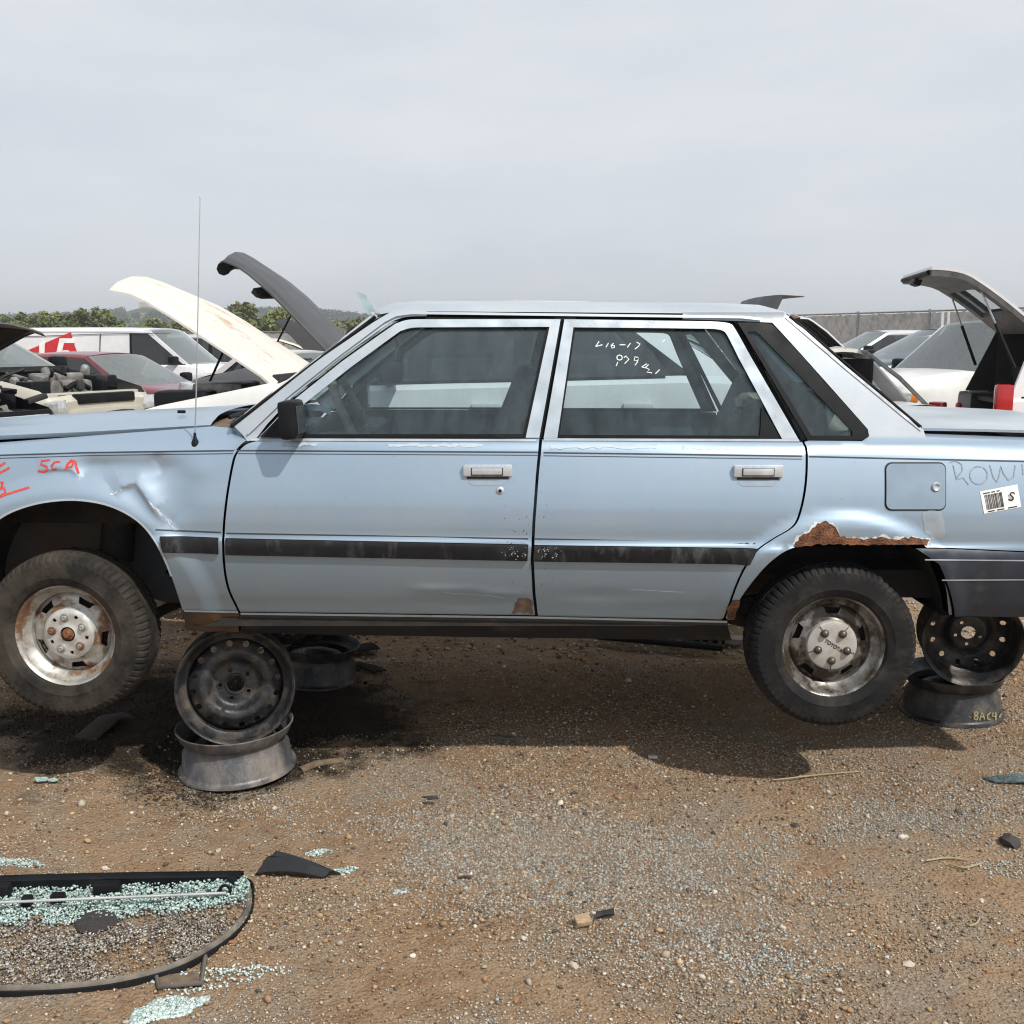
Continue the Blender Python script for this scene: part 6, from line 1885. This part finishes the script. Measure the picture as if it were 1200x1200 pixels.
# row facing the other way on the far left
wk = bg_car('wrecked_car', 'stripped dark wreck with exposed engine, chrome grille and raised black hood', 'car', (at(-40, 440, 4.6).x - 1.72, 5.0), R(-20), (.055, .055, .058), SEDAN, 'open', 33, lift=.26, nose_missing=True, dust=.3)
gr = MB().box((2.20, .28, .66), (.05, .62, .26), Euler((0, R(-12), 0)), .03).build('grille', M_BLACKP, wk, 40)
for k in range(4):
    MB().tube([(2.24 - .012 * k, .02, .585 + .052 * k), (2.26 - .012 * k, .28, .585 + .052 * k), (2.24 - .012 * k, .54, .585 + .052 * k)], .012, 6).build('grille_bar', M_CHROME, gr, 60)
MB().box((2.16, 0, .42), (.14, 1.35, .14), None, .03).build('bumper_beam', M_BLACKP, wk, 40)
def clutter(root, seed, n, x0=1.0, x1=2.15, z0=.72, z1=1.02):
    """loose engine-bay fittings: brackets, pipes, wires, canisters, each its own part"""
    r = random.Random(seed)
    ms = [M_BAYDARK, M_BLACKP, M_ALLOY, M_RUBBER, M_BAYDARK, mat('rusty_iron', (.12, .065, .04), rough=.9, var=.4, scale=20), mat('dusty_grey_plastic', (.16, .155, .15), rough=.7, var=.3)]
    for k in range(n):
        p_ = Vector((r.uniform(x0, x1), r.uniform(-.68, .68), r.uniform(z0, z1)))
        t = r.random(); m_ = MB()
        if t < .35:
            q = [p_]
            for _ in range(3): q.append(q[-1] + Vector((r.uniform(-.16, .16), r.uniform(-.16, .16), r.uniform(-.08, .06))))
            m_.tube([Vector(v) for v in catmull([tuple(v) for v in q], 4)], r.uniform(.006, .018), 6); nm = 'wire_loom'
        elif t < .65:
            m_.box(p_, (r.uniform(.05, .20), r.uniform(.05, .2), r.uniform(.02, .10)), Euler((r.uniform(-.4, .4), r.uniform(-.4, .4), r.uniform(0, 3))), .008); nm = 'bracket'
        elif t < .85:
            m_.lathe([(0, .1), (.03, .1), (.045, .08), (.05, .0), (0, -.02)], 14, Matrix.Translation(p_) @ Euler((r.uniform(-.5, .5), r.uniform(-.5, .5), 0)).to_matrix().to_4x4()); nm = 'canister'
        else:
            m_.tube([p_, p_ + Vector((r.uniform(-.3, .3), r.uniform(-.3, .3), r.uniform(-.05, .1)))], r.uniform(.012, .03), 8); nm = 'pipe'
        m_.build(nm, r.choice(ms), root, 40)
clutter(wk, 5, 38)
cs = bg_car('sedan_car', 'champagne silver sedan missing its hood, next to the stripped dark wreck', 'car', (at(60, 440, 7.6).x - 1.45, 8.3), R(-22), (.42, .40, .34), SEDAN, 'missing', lift=.30, dust=.15)
clutter(cs, 8, 24, 1.0, 1.95, .74, .92)
bg_car('sedan_car', 'maroon sedan with intact hood between the silver sedan and the white van', 'car', (at(150, 440, 11.5).x - .55, 12.2), R(-20), (.13, .014, .022), SEDAN, 'closed', lift=.01, dust=.2)
van = bg_car('cargo_van', 'white cargo van with red and white lettering on its side', 'van', (at(150, 440, 17).x - .2, 18.0), R(-6), (.66, .67, .70), VANSP, 'closed', lift=.04, dust=.12)
bg_car('sedan_car', 'silver estate car half hidden behind the raised rusty hood', 'car', (at(225, 420, 21).x + .2, 24), R(-10), (.40, .41, .42), SUVSP, 'closed', lift=.05)
ow = bg_car('sedan_car', 'off white sedan with open engine bay below the raised rusty hood', 'car', (at(250, 440, 12).x + .75, 15.0), R(-34), (.55, .53, .51), SEDAN, 'open', 58, lift=.02, dust=.2, hoodm=M_BAYDARK)
clutter(ow, 12, 30, 1.0, 2.0, .76, .98)
bg_car('sedan_car', 'grey sedan with a raised cream hood far back near the fence', 'car', (at(370, 400, 24).x + .6, 26), PI + R(15), (.45, .45, .44), SEDAN, 'open', 30, lift=.3, hoodm=paint_mat('cream_paint', (.62, .58, .48)))
bg_car('sedan_car', 'dull silver sedan with raised black hood in the back row', 'car', (at(345, 400, 19).x + 1.3, 20.5), PI - R(15), (.36, .37, .38), SEDAN, 'open', 50, lift=.3, hoodm=M_BAYDARK)

# right hand group
bg_car('sedan_car', 'dark teal sedan with silver window trim in front of the chain fence', 'car', (at(1010, 400, 11).x + 1.6, 12.2), PI + R(8), (.035, .075, .09), SEDAN, 'closed', lift=.35, dust=.15)
bg_car('minivan', 'white minivan with tinted windows behind the raised tailgate', 'van', (at(1050, 400, 9.6).x + 1.7, 10.6), PI + R(20), (.66, .66, .65), SUVSP, 'closed', lift=.14, dust=.1)
bg_car('hatchback_car', 'dark blue hatchback parked in front of the slatted chain fence', 'car', (at(1150, 400, 16).x + .6, 17.0), PI - R(12), (.03, .06, .16), dict(SUVSP, zr=1.60), 'closed', lift=.34, dust=.15)
bg_car('sedan_car', 'pale silver sedan with raised hood between the fence and the teal sedan', 'car', (at(960, 400, 17).x + 1.9, 19.0), PI + R(4), (.5, .51, .52), SEDAN, 'open', 48, lift=.40, dust=.15)
ww = bg_car('hatchback_car', 'white hatchback with its rear window missing beside the tailgate car', 'car', (1.9, 7.6), PI - R(42), (.66, .66, .65), dict(SUVSP, zr=1.42, wt=.62, rb=-2.0, rt=-1.55, ft=.2, st=[(x, z * .86, w * .95) for x, z, w in SUVSP['st']]), 'closed', lift=.10, rear_open=True, dust=.15)

# ------------------------------------------------------------------ white estate car with raised tailgate
ESP = dict(SUVSP, zr=1.72, rt=-1.88, tl=.10)
suv = bg_car('estate_car', 'white estate car with raised tailgate and red tail lights', 'car', (6.66, 6.43), R(-10), (.66, .67, .68), ESP, 'closed', lift=.05, rear_open=True, dust=.1)
hx, hz = -1.90, 1.67
def gate(u, v):
    """u across -1..1, v 0 hinge .. 1 lower edge; slightly bowed, opened above horizontal"""
    L = 1.12
    bow = .05 * math.sin(math.pi * min(v, 1) * .9)
    a = R(33)
    d = v * L
    return Vector((hx - d * math.cos(a) + bow * math.sin(a) * .4, u * lerp(.62, .70, v), hz + d * math.sin(a) + bow - .22 * max(0, v - .66) ** 1.3 * 2.2))
V_ = np.linspace(0, 1, 15); U_ = np.linspace(-1, 1, 9)
win = lambda u, v: abs(u) < .78 and .14 < v < .60
def gate_faces(filter_, off, m, nm, par, t=-.03):
    mb_ = MB()
    for i in range(len(V_) - 1):
        for j in range(len(U_) - 1):
            uc, vc = (U_[j] + U_[j + 1]) / 2, (V_[i] + V_[i + 1]) / 2
            if filter_(uc, vc):
                q = [gate(U_[j], V_[i]), gate(U_[j + 1], V_[i]), gate(U_[j + 1], V_[i + 1]), gate(U_[j], V_[i + 1])]
                mb_.prism([p_ + Vector((0, 0, off)) for p_ in q], (0, 0, t))
    b_ = bmesh.new()
    return mb_.build(nm, m, par, 40)
pmw = [m for m in bpy.data.materials if m.name.startswith('paint_estate_car')][0]
gt = gate_faces(lambda u, v: not win(u, v), 0.0, pmw, 'tailgate', suv)
gate_faces(lambda u, v: not (abs(u) < .74 and .18 < v < .58), -.034, mat('grey_tailgate_lining', (.10, .10, .105), rough=.6, var=.25, c2=(.03, .03, .03), thr=.6), 'tailgate_lining', gt, -.05)
gate_faces(win, -.012, M_BGLASS, 'tailgate_window', gt, -.004)
MB().tube([gate(u, 1.0) + Vector((-.01, 0, -.05)) for u in np.linspace(-.9, .9, 9)], .024, 8).build('tailgate_bumper_edge', M_BLACKP, gt, 50)
MB().box(gate(0, .98) + Vector((-.02, 0, -.10)), (.07, .22, .07), Euler((0, R(20), 0)), .015).build('latch', M_BLACKP, gt, 40)
for s in (-1, 1):
    a = gate(s * .88, .52) + Vector((0, 0, -.08)); b_ = Vector((-2.08, s * .70, 1.28))
    st_ = MB().tube([a, a.lerp(b_, .45)], .008, 6).build('gas_strut', M_CHROME, gt, 60)
    MB().tube([a.lerp(b_, .42), b_], .015, 8).build('strut_tube', M_BLACKP, st_, 60)
MB().box((-1.6, 0, .95), (.9, 1.3, .04)).box((-1.72, 0, 1.12), (.06, 1.25, .30), Euler((0, R(-10), 0)), .02).build('load_cover', M_BAYDARK, suv, 40)
MB().box((-1.4, .70, .70), (1.4, .03, .58)).build('load_lining', M_BAYDARK, suv, 40)
MB().box((-1.4, -.70, .70), (1.4, .03, .58)).build('load_lining', M_BAYDARK, suv, 40)
MB().box((-.75, 0, 1.05), (.05, 1.2, 1.0)).build('seat_backs', M_BAYDARK, suv, 40)
MB().box((-1.25, .60, 1.12), (1.3, .03, .98)).build('side_trim', M_BAYDARK, suv, 40)
MB().prism([(-2.16, .72, 1.02), (-1.86, .74, 1.02), (-1.72, .60, 1.64), (-1.92, .60, 1.64)], (0, -.02, 0)).build('side_trim', M_BAYDARK, suv, 40)
# dark load space of the hatchback
for y_ in (-.54, .54):
    MB().box((-1.0, y_, .95), (1.3, .03, .70)).build('side_trim', M_BAYDARK, ww, 40)
MB().box((-.7, 0, .90), (.12, 1.06, .90), Euler((0, R(-14), 0)), .04).build('seat_backs', M_BAYDARK, ww, 40)
MB().tube([(-2.16, -.76, .40), (-2.13, -.74, .85), (-1.86, -.68, 1.12), (-1.56, -.58, 1.36), (-1.52, 0, 1.40), (-1.56, .58, 1.36), (-1.86, .68, 1.12), (-2.13, .74, .85), (-2.16, .76, .40)], .022, 8).build('hatch_frame', mat('grey_inner_paint', (.30, .30, .29), rough=.6, var=.3), ww, 50)
MB().box((-2.14, 0, .52), (.06, 1.5, .36), None, .02).build('rear_valance', [m for m in bpy.data.materials if m.name.startswith('paint_hatchback_car')][0], ww, 40)
MB().box((-1.3, .66, .60), (1.2, .03, .55)).build('load_lining', M_BAYDARK, ww, 40)
MB().box((-1.3, -.66, .60), (1.2, .03, .55)).build('load_lining', M_BAYDARK, ww, 40)

# red and white mark on the van side (flat print on the panel)
VM = van.matrix_basis.copy()
def van_side(px, py, off):
    """point of the van's near side plane seen at a pixel, in van coordinates"""
    inv = VM.inverted(); o_ = inv @ CAM; d_ = (inv.to_3x3() @ ray(px, py))
    # the near side leans inward from the belt to the roof
    y = -.90
    for _ in range(6):
        t = (y - o_.y) / d_.y; p_ = o_ + d_ * t
        y = -float(np.interp(p_.z, [1.08, 1.42, 1.75], [.864, .844, .808])) - .012 - off
    return p_
def van_poly(pts, off, m, nm, par=None):
    q = [van_side(x, y, off) for x, y in pts]
    return MB().prism(q, (0, -.003, 0)).build(nm, m, par or van, 0)
M_VRED = mat('red_vinyl', (.52, .025, .035), rough=.45)
M_VWHITE = mat('white_vinyl', (.80, .80, .80), rough=.45)
dec = van_poly([(29, 412), (83, 389), (86, 401), (91, 414.5), (60, 414)], .006, M_VRED, 'red_mark')
van_poly([(46, 401.5), (53, 398.5), (52, 414), (46, 413.5)], .011, M_VWHITE, 'white_stroke', dec)
van_poly([(70, 396.5), (87, 396.5), (88, 402), (75, 402), (72, 414), (66, 414)], .011, M_VWHITE, 'white_stroke', dec)
van_poly([(73, 410.5), (80, 410.5), (85, 414.4), (72.5, 414)], .0135, M_VWHITE, 'white_stroke', dec)
for pts in ([(20, 394.5), (117, 391), (200, 390), (200, 390.8), (117, 391.8), (20, 395.3)], [(117, 391), (118.2, 391), (117.2, 426), (116, 426)]):
    van_poly(pts, .004, M_LINE, 'panel_seam')

# ------------------------------------------------------------------ fences
def fence(label, p0, p1, h0, h1, n_posts, m, barbed=True):
    p0, p1 = Vector((p0[0], p0[1], 0)), Vector((p1[0], p1[1], 0))
    root = thing('chain_fence', label, 'fence', p0)
    d = (p1 - p0); L = d.length; dn = d.normalized(); nn = Vector((-dn.y, dn.x, 0))
    for k in range(n_posts):
        t = k / (n_posts - 1); h = lerp(h0, h1, t)
        a = p0 + d * t
        MB().tube([a, a + Vector((0, 0, h + .05))], .04, 8).build('post', M_FENCEPOST, root, 60, True)
    MB().tube([p0 + Vector((0, 0, h0)), p1 + Vector((0, 0, h1))], .025, 6).build('top_rail', M_FENCEPOST, root, 60, True)
    mb_ = MB(); r_ = random.Random(3)
    ns = int(L / .085)
    for k in range(ns):
        if r_.random() < .03: continue
        t = (k + .5) / ns; h = lerp(h0, h1, t) - .03 - r_.random() * .03
        a = p0 + d * t + nn * (-.003 if k % 2 else .003)
        w_ = dn * .046
        mb_.add([a - w_ + Vector((0, 0, .05)), a + w_ + Vector((0, 0, .05)), a + w_ + Vector((0, 0, h)), a - w_ + Vector((0, 0, h))], [(0, 1, 2, 3)])
    o = mb_.build('privacy_slats', m, root, 0, True, fix=False); o['kind'] = 'stuff'
    wr_ = MB()
    for k in range(int(L / .35)):
        t = k / (L / .35); h = lerp(h0, h1, t)
        a = p0 + d * t - nn * .03
        t2 = min(1, t + h * .55 / L)
        wr_.tube([a, p0 + d * t2 - nn * .03 + Vector((0, 0, h))], .003, 4, False)
        wr_.tube([p0 + d * t2 - nn * .03, a + Vector((0, 0, h))], .003, 4, False)
    o = wr_.build('wire_mesh', M_FENCEPOST, root, 60, True); o['kind'] = 'stuff'
    return root
M_FENCEPOST = mat('galvanised_post', (.30, .31, .32), rough=.5, metal=.5, var=.2)
M_SLAT = mat('grey_privacy_slats', (.42, .43, .43), rough=.7, var=.25, scale=6, c2=(.54, .54, .53), thr=.55)
M_SLAT2 = mat('pale_fence_slats', (.30, .31, .31), rough=.7, var=.25, scale=4)
a, b_ = at(930, 380, 30), at(1290, 380, 23)
fence('grey slatted chain link fence behind the teal sedan', (a.x, 30), (b_.x, 23), 2.40, 2.46, 5, M_SLAT)
a, b_ = at(-160, 390, 44), at(460, 390, 40)
fence('low pale slatted fence beyond the white cargo van', (a.x, 44), (b_.x, 40), 1.98, 2.0, 13, M_SLAT2)

# ------------------------------------------------------------------ trees, hill, tank
def leafy(name_, seed, n_leaf, spread, h, leaf):
    """meshes of one tree kind: trunk with limbs, crown of leaf clumps"""
    r = np.random.default_rng(seed)
    tm = MB(); rr = random.Random(seed)
    tm.tube([(0, 0, 0), (.05 * h * .1, 0, h * .3), (0, .02 * h, h * .7)], [h * .03, h * .022, h * .010], 7)
    cl = []
    for k in range(13):
        a = rr.uniform(0, 6.28); z = h * rr.uniform(.28, .95); rad = spread * rr.uniform(.15, 1.0) * (1 - .75 * abs(z / h - .5))
        c_ = (rad * math.cos(a), rad * math.sin(a), z); cl.append(c_)
        tm.tube([(0, 0, z * .6), (c_[0] * .6, c_[1] * .6, z * .88), c_], [h * .012, h * .007, h * .003], 5)
    cl = np.array(cl)
    ci = r.integers(0, len(cl), n_leaf)
    off = r.normal(0, 1, (n_leaf, 3)); off /= np.linalg.norm(off, axis=1, keepdims=True); off *= (r.uniform(.2, 1, n_leaf) ** .5)[:, None]
    P_ = cl[ci] + off * np.array([spread * .36, spread * .36, h * .14])
    N1 = r.normal(0, 1, (n_leaf, 3)); N1 /= np.linalg.norm(N1, axis=1, keepdims=True)
    N2 = np.cross(N1, r.normal(0, 1, (n_leaf, 3))); N2 /= np.linalg.norm(N2, axis=1, keepdims=True)
    s = leaf * r.uniform(.6, 1.4, n_leaf)[:, None]
    V_ = np.stack([P_ - N1 * s, P_ + N2 * s * .6, P_ + N1 * s, P_ - N2 * s * .6], 1).reshape(-1, 3)
    F_ = np.arange(n_leaf * 4).reshape(-1, 4)
    cm = bpy.data.meshes.new('crown'); cm.from_pydata(V_.tolist(), [], F_.tolist())
    me = bpy.data.meshes.new('trunk'); me.from_pydata(tm.v, [], tm.f); me.polygons.foreach_set('use_smooth', [True] * len(me.polygons))
    return me, cm
def leaf_mat(name, c1, c2):
    m = bpy.data.materials.new(name); nt, n, l, b = nodes_of(m)
    g_ = n.new('ShaderNodeNewGeometry'); oi = n.new('ShaderNodeObjectInfo')
    z_ = n.new('ShaderNodeTexNoise'); z_.inputs['Scale'].default_value = .8; z_.inputs['Detail'].default_value = 4
    l.new(g_.outputs['Position'], z_.inputs['Vector'])
    mr = n.new('ShaderNodeMapRange'); mr.inputs[1].default_value = .35; mr.inputs[2].default_value = .65; l.new(z_.outputs['Fac'], mr.inputs[0])
    mm = n.new('ShaderNodeMix'); mm.data_type = 'RGBA'; mm.inputs[6].default_value = (*c1, 1); mm.inputs[7].default_value = (*c2, 1); l.new(mr.outputs[0], mm.inputs[0])
    hs = n.new('ShaderNodeHueSaturation'); l.new(mm.outputs[2], hs.inputs['Color'])
    vr = n.new('ShaderNodeMapRange'); vr.inputs[3].default_value = .75; vr.inputs[4].default_value = 1.3; l.new(oi.outputs['Random'], vr.inputs[0]); l.new(vr.outputs[0], hs.inputs['Value'])
    l.new(hs.outputs[0], b.inputs['Base Color']); b.inputs['Roughness'].default_value = .7; b.inputs['Specular IOR Level'].default_value = .2
    return m
LM = [leaf_mat('leaf_olive', (.105, .135, .045), (.19, .205, .075)), leaf_mat('leaf_dark', (.07, .10, .045), (.115, .145, .065)), leaf_mat('leaf_yellow', (.17, .175, .06), (.25, .235, .095))]
M_BARK = mat('tree_bark', (.10, .075, .055), rough=.9, var=.3)
kinds = []
for k, (sd, sprd, hh) in enumerate(((3, 2.3, 6.5), (5, 2.6, 5.2), (8, 1.9, 7.2), (11, 3.0, 6.0))):
    me, cm = leafy('tree', sd, 1500, sprd, hh, .26)
    me.materials.append(M_BARK)
    kinds.append((me, cm))
KL = ['bushy olive green tree in the tree line beyond the fence', 'dark green rounded tree in the tree line beyond the fence', 'yellowish green tree in the tree line beyond the fence']
crowns = {}
rt_ = random.Random(21)
spots = []
for k in range(38):
    px = 2 + k * 11.6 + rt_.uniform(-4, 4)
    spots.append((px, rt_.uniform(95, 140), rt_.choice([0, 0, 1, 2]), rt_.uniform(.72, 1.02)))
for px, sc in ((82, 1.22), (312, 1.3), (100, 1.0), (60, 1.0), (322, 1.1), (122, 1.1), (345, 1.0)):
    spots.append((px, 98 + rt_.uniform(0, 8), 0, sc))
for px, Y, mi, sc in spots:
    ki = rt_.randrange(4)
    me, cm = kinds[ki]
    if (ki, mi) not in crowns:
        c2 = cm.copy(); c2.materials.clear(); c2.materials.append(LM[mi]); crowns[(ki, mi)] = c2
    p_ = at(px, 400, Y)
    root = thing('tree', KL[mi], 'tree', (p_.x, Y, -.2), (0, 0, rt_.uniform(0, 6)), ['olive trees in the far tree line', 'dark trees in the far tree line', 'yellowish trees in the far tree line'][mi])
    sc *= Y / 130
    root.scale = (sc * rt_.uniform(.9, 1.25), sc * rt_.uniform(.9, 1.25), sc * .86)
    for nm, mesh in (('trunk', me), ('crown', crowns[(ki, mi)])):
        o = bpy.data.objects.new(nm, mesh); col.objects.link(o); o.parent = root

# far wooded hills
xs_ = np.linspace(-800, 800, 161); ys_ = np.linspace(330, 1500, 60)
X_, Y_ = np.meshgrid(xs_, ys_)
ang = X_ / (Y_ + 3.46)
px_ = 600 + ang * FPX * 1.0
prof_px = np.interp(px_, [-200, 0, 60, 130, 150, 178, 200, 225, 280, 330, 400, 440, 700, 1500], [380, 377, 376, 374, 369, 362.5, 365, 373, 371, 369, 372, 376, 384, 388])
ridge_z = 1.55 + (402 - prof_px) / FPX * 900 * 1.02
tt = np.clip((Y_ - 330) / 570, 0, 1); env = tt * tt * (3 - 2 * tt) * np.where(Y_ > 900, np.clip(1 - (Y_ - 900) / 900, 0, 1), 1)
Z_ = ridge_z * env + (fbm(X_ / 26, Y_ / 40, 3, 2) - .5) * 3.2 * np.clip(tt * 3, 0, 1) - .6
mb = MB(); mb.grid([[(X_[i, j], Y_[i, j], Z_[i, j]) for j in range(len(xs_))] for i in range(len(ys_))])
m = bpy.data.materials.new('hillside'); nt, n, l, b = nodes_of(m)
g_ = n.new('ShaderNodeNewGeometry'); z_ = n.new('ShaderNodeTexNoise'); z_.inputs['Scale'].default_value = .018; z_.inputs['Detail'].default_value = 9; z_.inputs['Roughness'].default_value = .65
l.new(g_.outputs['Position'], z_.inputs['Vector'])
cr_ = n.new('ShaderNodeValToRGB'); cr_.color_ramp.elements[0].position = .40; cr_.color_ramp.elements[0].color = (.035, .055, .03, 1); cr_.color_ramp.elements[1].position = .62; cr_.color_ramp.elements[1].color = (.24, .19, .12, 1)
e_ = cr_.color_ramp.elements.new(.5); e_.color = (.11, .11, .055, 1)
l.new(z_.outputs['Fac'], cr_.inputs[0]); l.new(cr_.outputs[0], b.inputs['Base Color']); b.inputs['Roughness'].default_value = 1; b.inputs['Specular IOR Level'].default_value = .05
tag(mb.build('hills', m, None, 180, fix=False), 'hazy hill with dry grass and woods on the horizon', None, None, 'structure')
# woods clothing the hills
def hz_(x, y):
    i = np.clip(np.searchsorted(ys_, y) - 1, 0, len(ys_) - 2); j = np.clip(np.searchsorted(xs_, x) - 1, 0, len(xs_) - 2)
    u = (x - xs_[j]) / (xs_[1] - xs_[0]); v = (y - ys_[i]) / (ys_[1] - ys_[0])
    return (Z_[i, j] * (1 - u) + Z_[i, j + 1] * u) * (1 - v) + (Z_[i + 1, j] * (1 - u) + Z_[i + 1, j + 1] * u) * v
q = np.c_[rng.uniform(-470, 120, 5200), rng.uniform(340, 905, 5200)]
pxq = 600 + q[:, 0] / (q[:, 1] + 3.46) * FPX
keep = (fbm(q[:, 0] / 60, q[:, 1] / 60, 3, 14) > .40) & ~((np.abs(pxq - 176) < 26) & (q[:, 1] > 620)) & (pxq > -80) & (pxq < 470)
q = q[keep]
sz = rng.uniform(2.0, 4.2, len(q))
k_ = 60
off = rng.normal(0, 1, (len(q), k_, 3)); off /= np.linalg.norm(off, axis=2, keepdims=True)
off *= rng.uniform(.35, 1, (len(q), k_, 1)) * np.array([1, 1, .8])
Pq = np.c_[q, hz_(q[:, 0], q[:, 1]) + sz * .55][:, None, :] + off * sz[:, None, None]
N1 = rng.normal(0, 1, Pq.shape); N1 /= np.linalg.norm(N1, axis=2, keepdims=True)
N2 = np.cross(N1, rng.normal(0, 1, Pq.shape)); N2 /= np.linalg.norm(N2, axis=2, keepdims=True)
s_ = sz[:, None, None] * .30
Vq = np.stack([Pq - N1 * s_, Pq + N2 * s_, Pq + N1 * s_], 2).reshape(-1, 3)
me = bpy.data.meshes.new('woods'); nv = len(Vq)
me.vertices.add(nv); me.vertices.foreach_set('co', Vq.reshape(-1).astype(np.float32))
me.loops.add(nv); me.loops.foreach_set('vertex_index', np.arange(nv, dtype=np.int32))
me.polygons.add(nv // 3); me.polygons.foreach_set('loop_start', np.arange(0, nv, 3, dtype=np.int32)); me.update(calc_edges=True)
tag(link('woods', me, leaf_mat('leaf_far', (.03, .05, .026), (.06, .08, .04)), None, 0), 'distant woods covering the hills', None, None, 'stuff')
# storage tank block on the hilltop
tc_ = at(178, 364, 880)
tank = thing('hilltop_building', 'flat tan building on top of the far hill', 'building', (tc_.x, 880, tc_.z - 2))
M_TAN = mat('tan_render', (.52, .44, .35), rough=.9, var=.06, scale=.1)
MB().box((0, 0, 4), (16.5, 12, 8.2)).build('wall', M_TAN, tank, 0)
MB().box((0, 0, 8.25), (17, 12.6, .4)).build('roof', M_TAN, tank, 0)
for k in range(4):
    MB().box((-6 + k * 4, -6.1, 4), (.35, .2, 8)).build('pilaster', M_TAN, tank, 0)
# air between here and the hills
hz = MB().box((0, 0, 27), (4300, 4300, 58)).build('haze', None, None, 0)
hm = bpy.data.materials.new('haze_air'); hm.use_nodes = True
hn = hm.node_tree.nodes; hn.clear()
ho_ = hn.new('ShaderNodeOutputMaterial'); pv = hn.new('ShaderNodeVolumePrincipled')
pv.inputs['Color'].default_value = (.86, .91, .96, 1); pv.inputs['Density'].default_value = .0007; pv.inputs['Anisotropy'].default_value = .2
hm.node_tree.links.new(pv.outputs[0], ho_.inputs['Volume']); hz.data.materials.append(hm)
tag(hz, 'thin pale haze in the air', None, None, 'stuff')
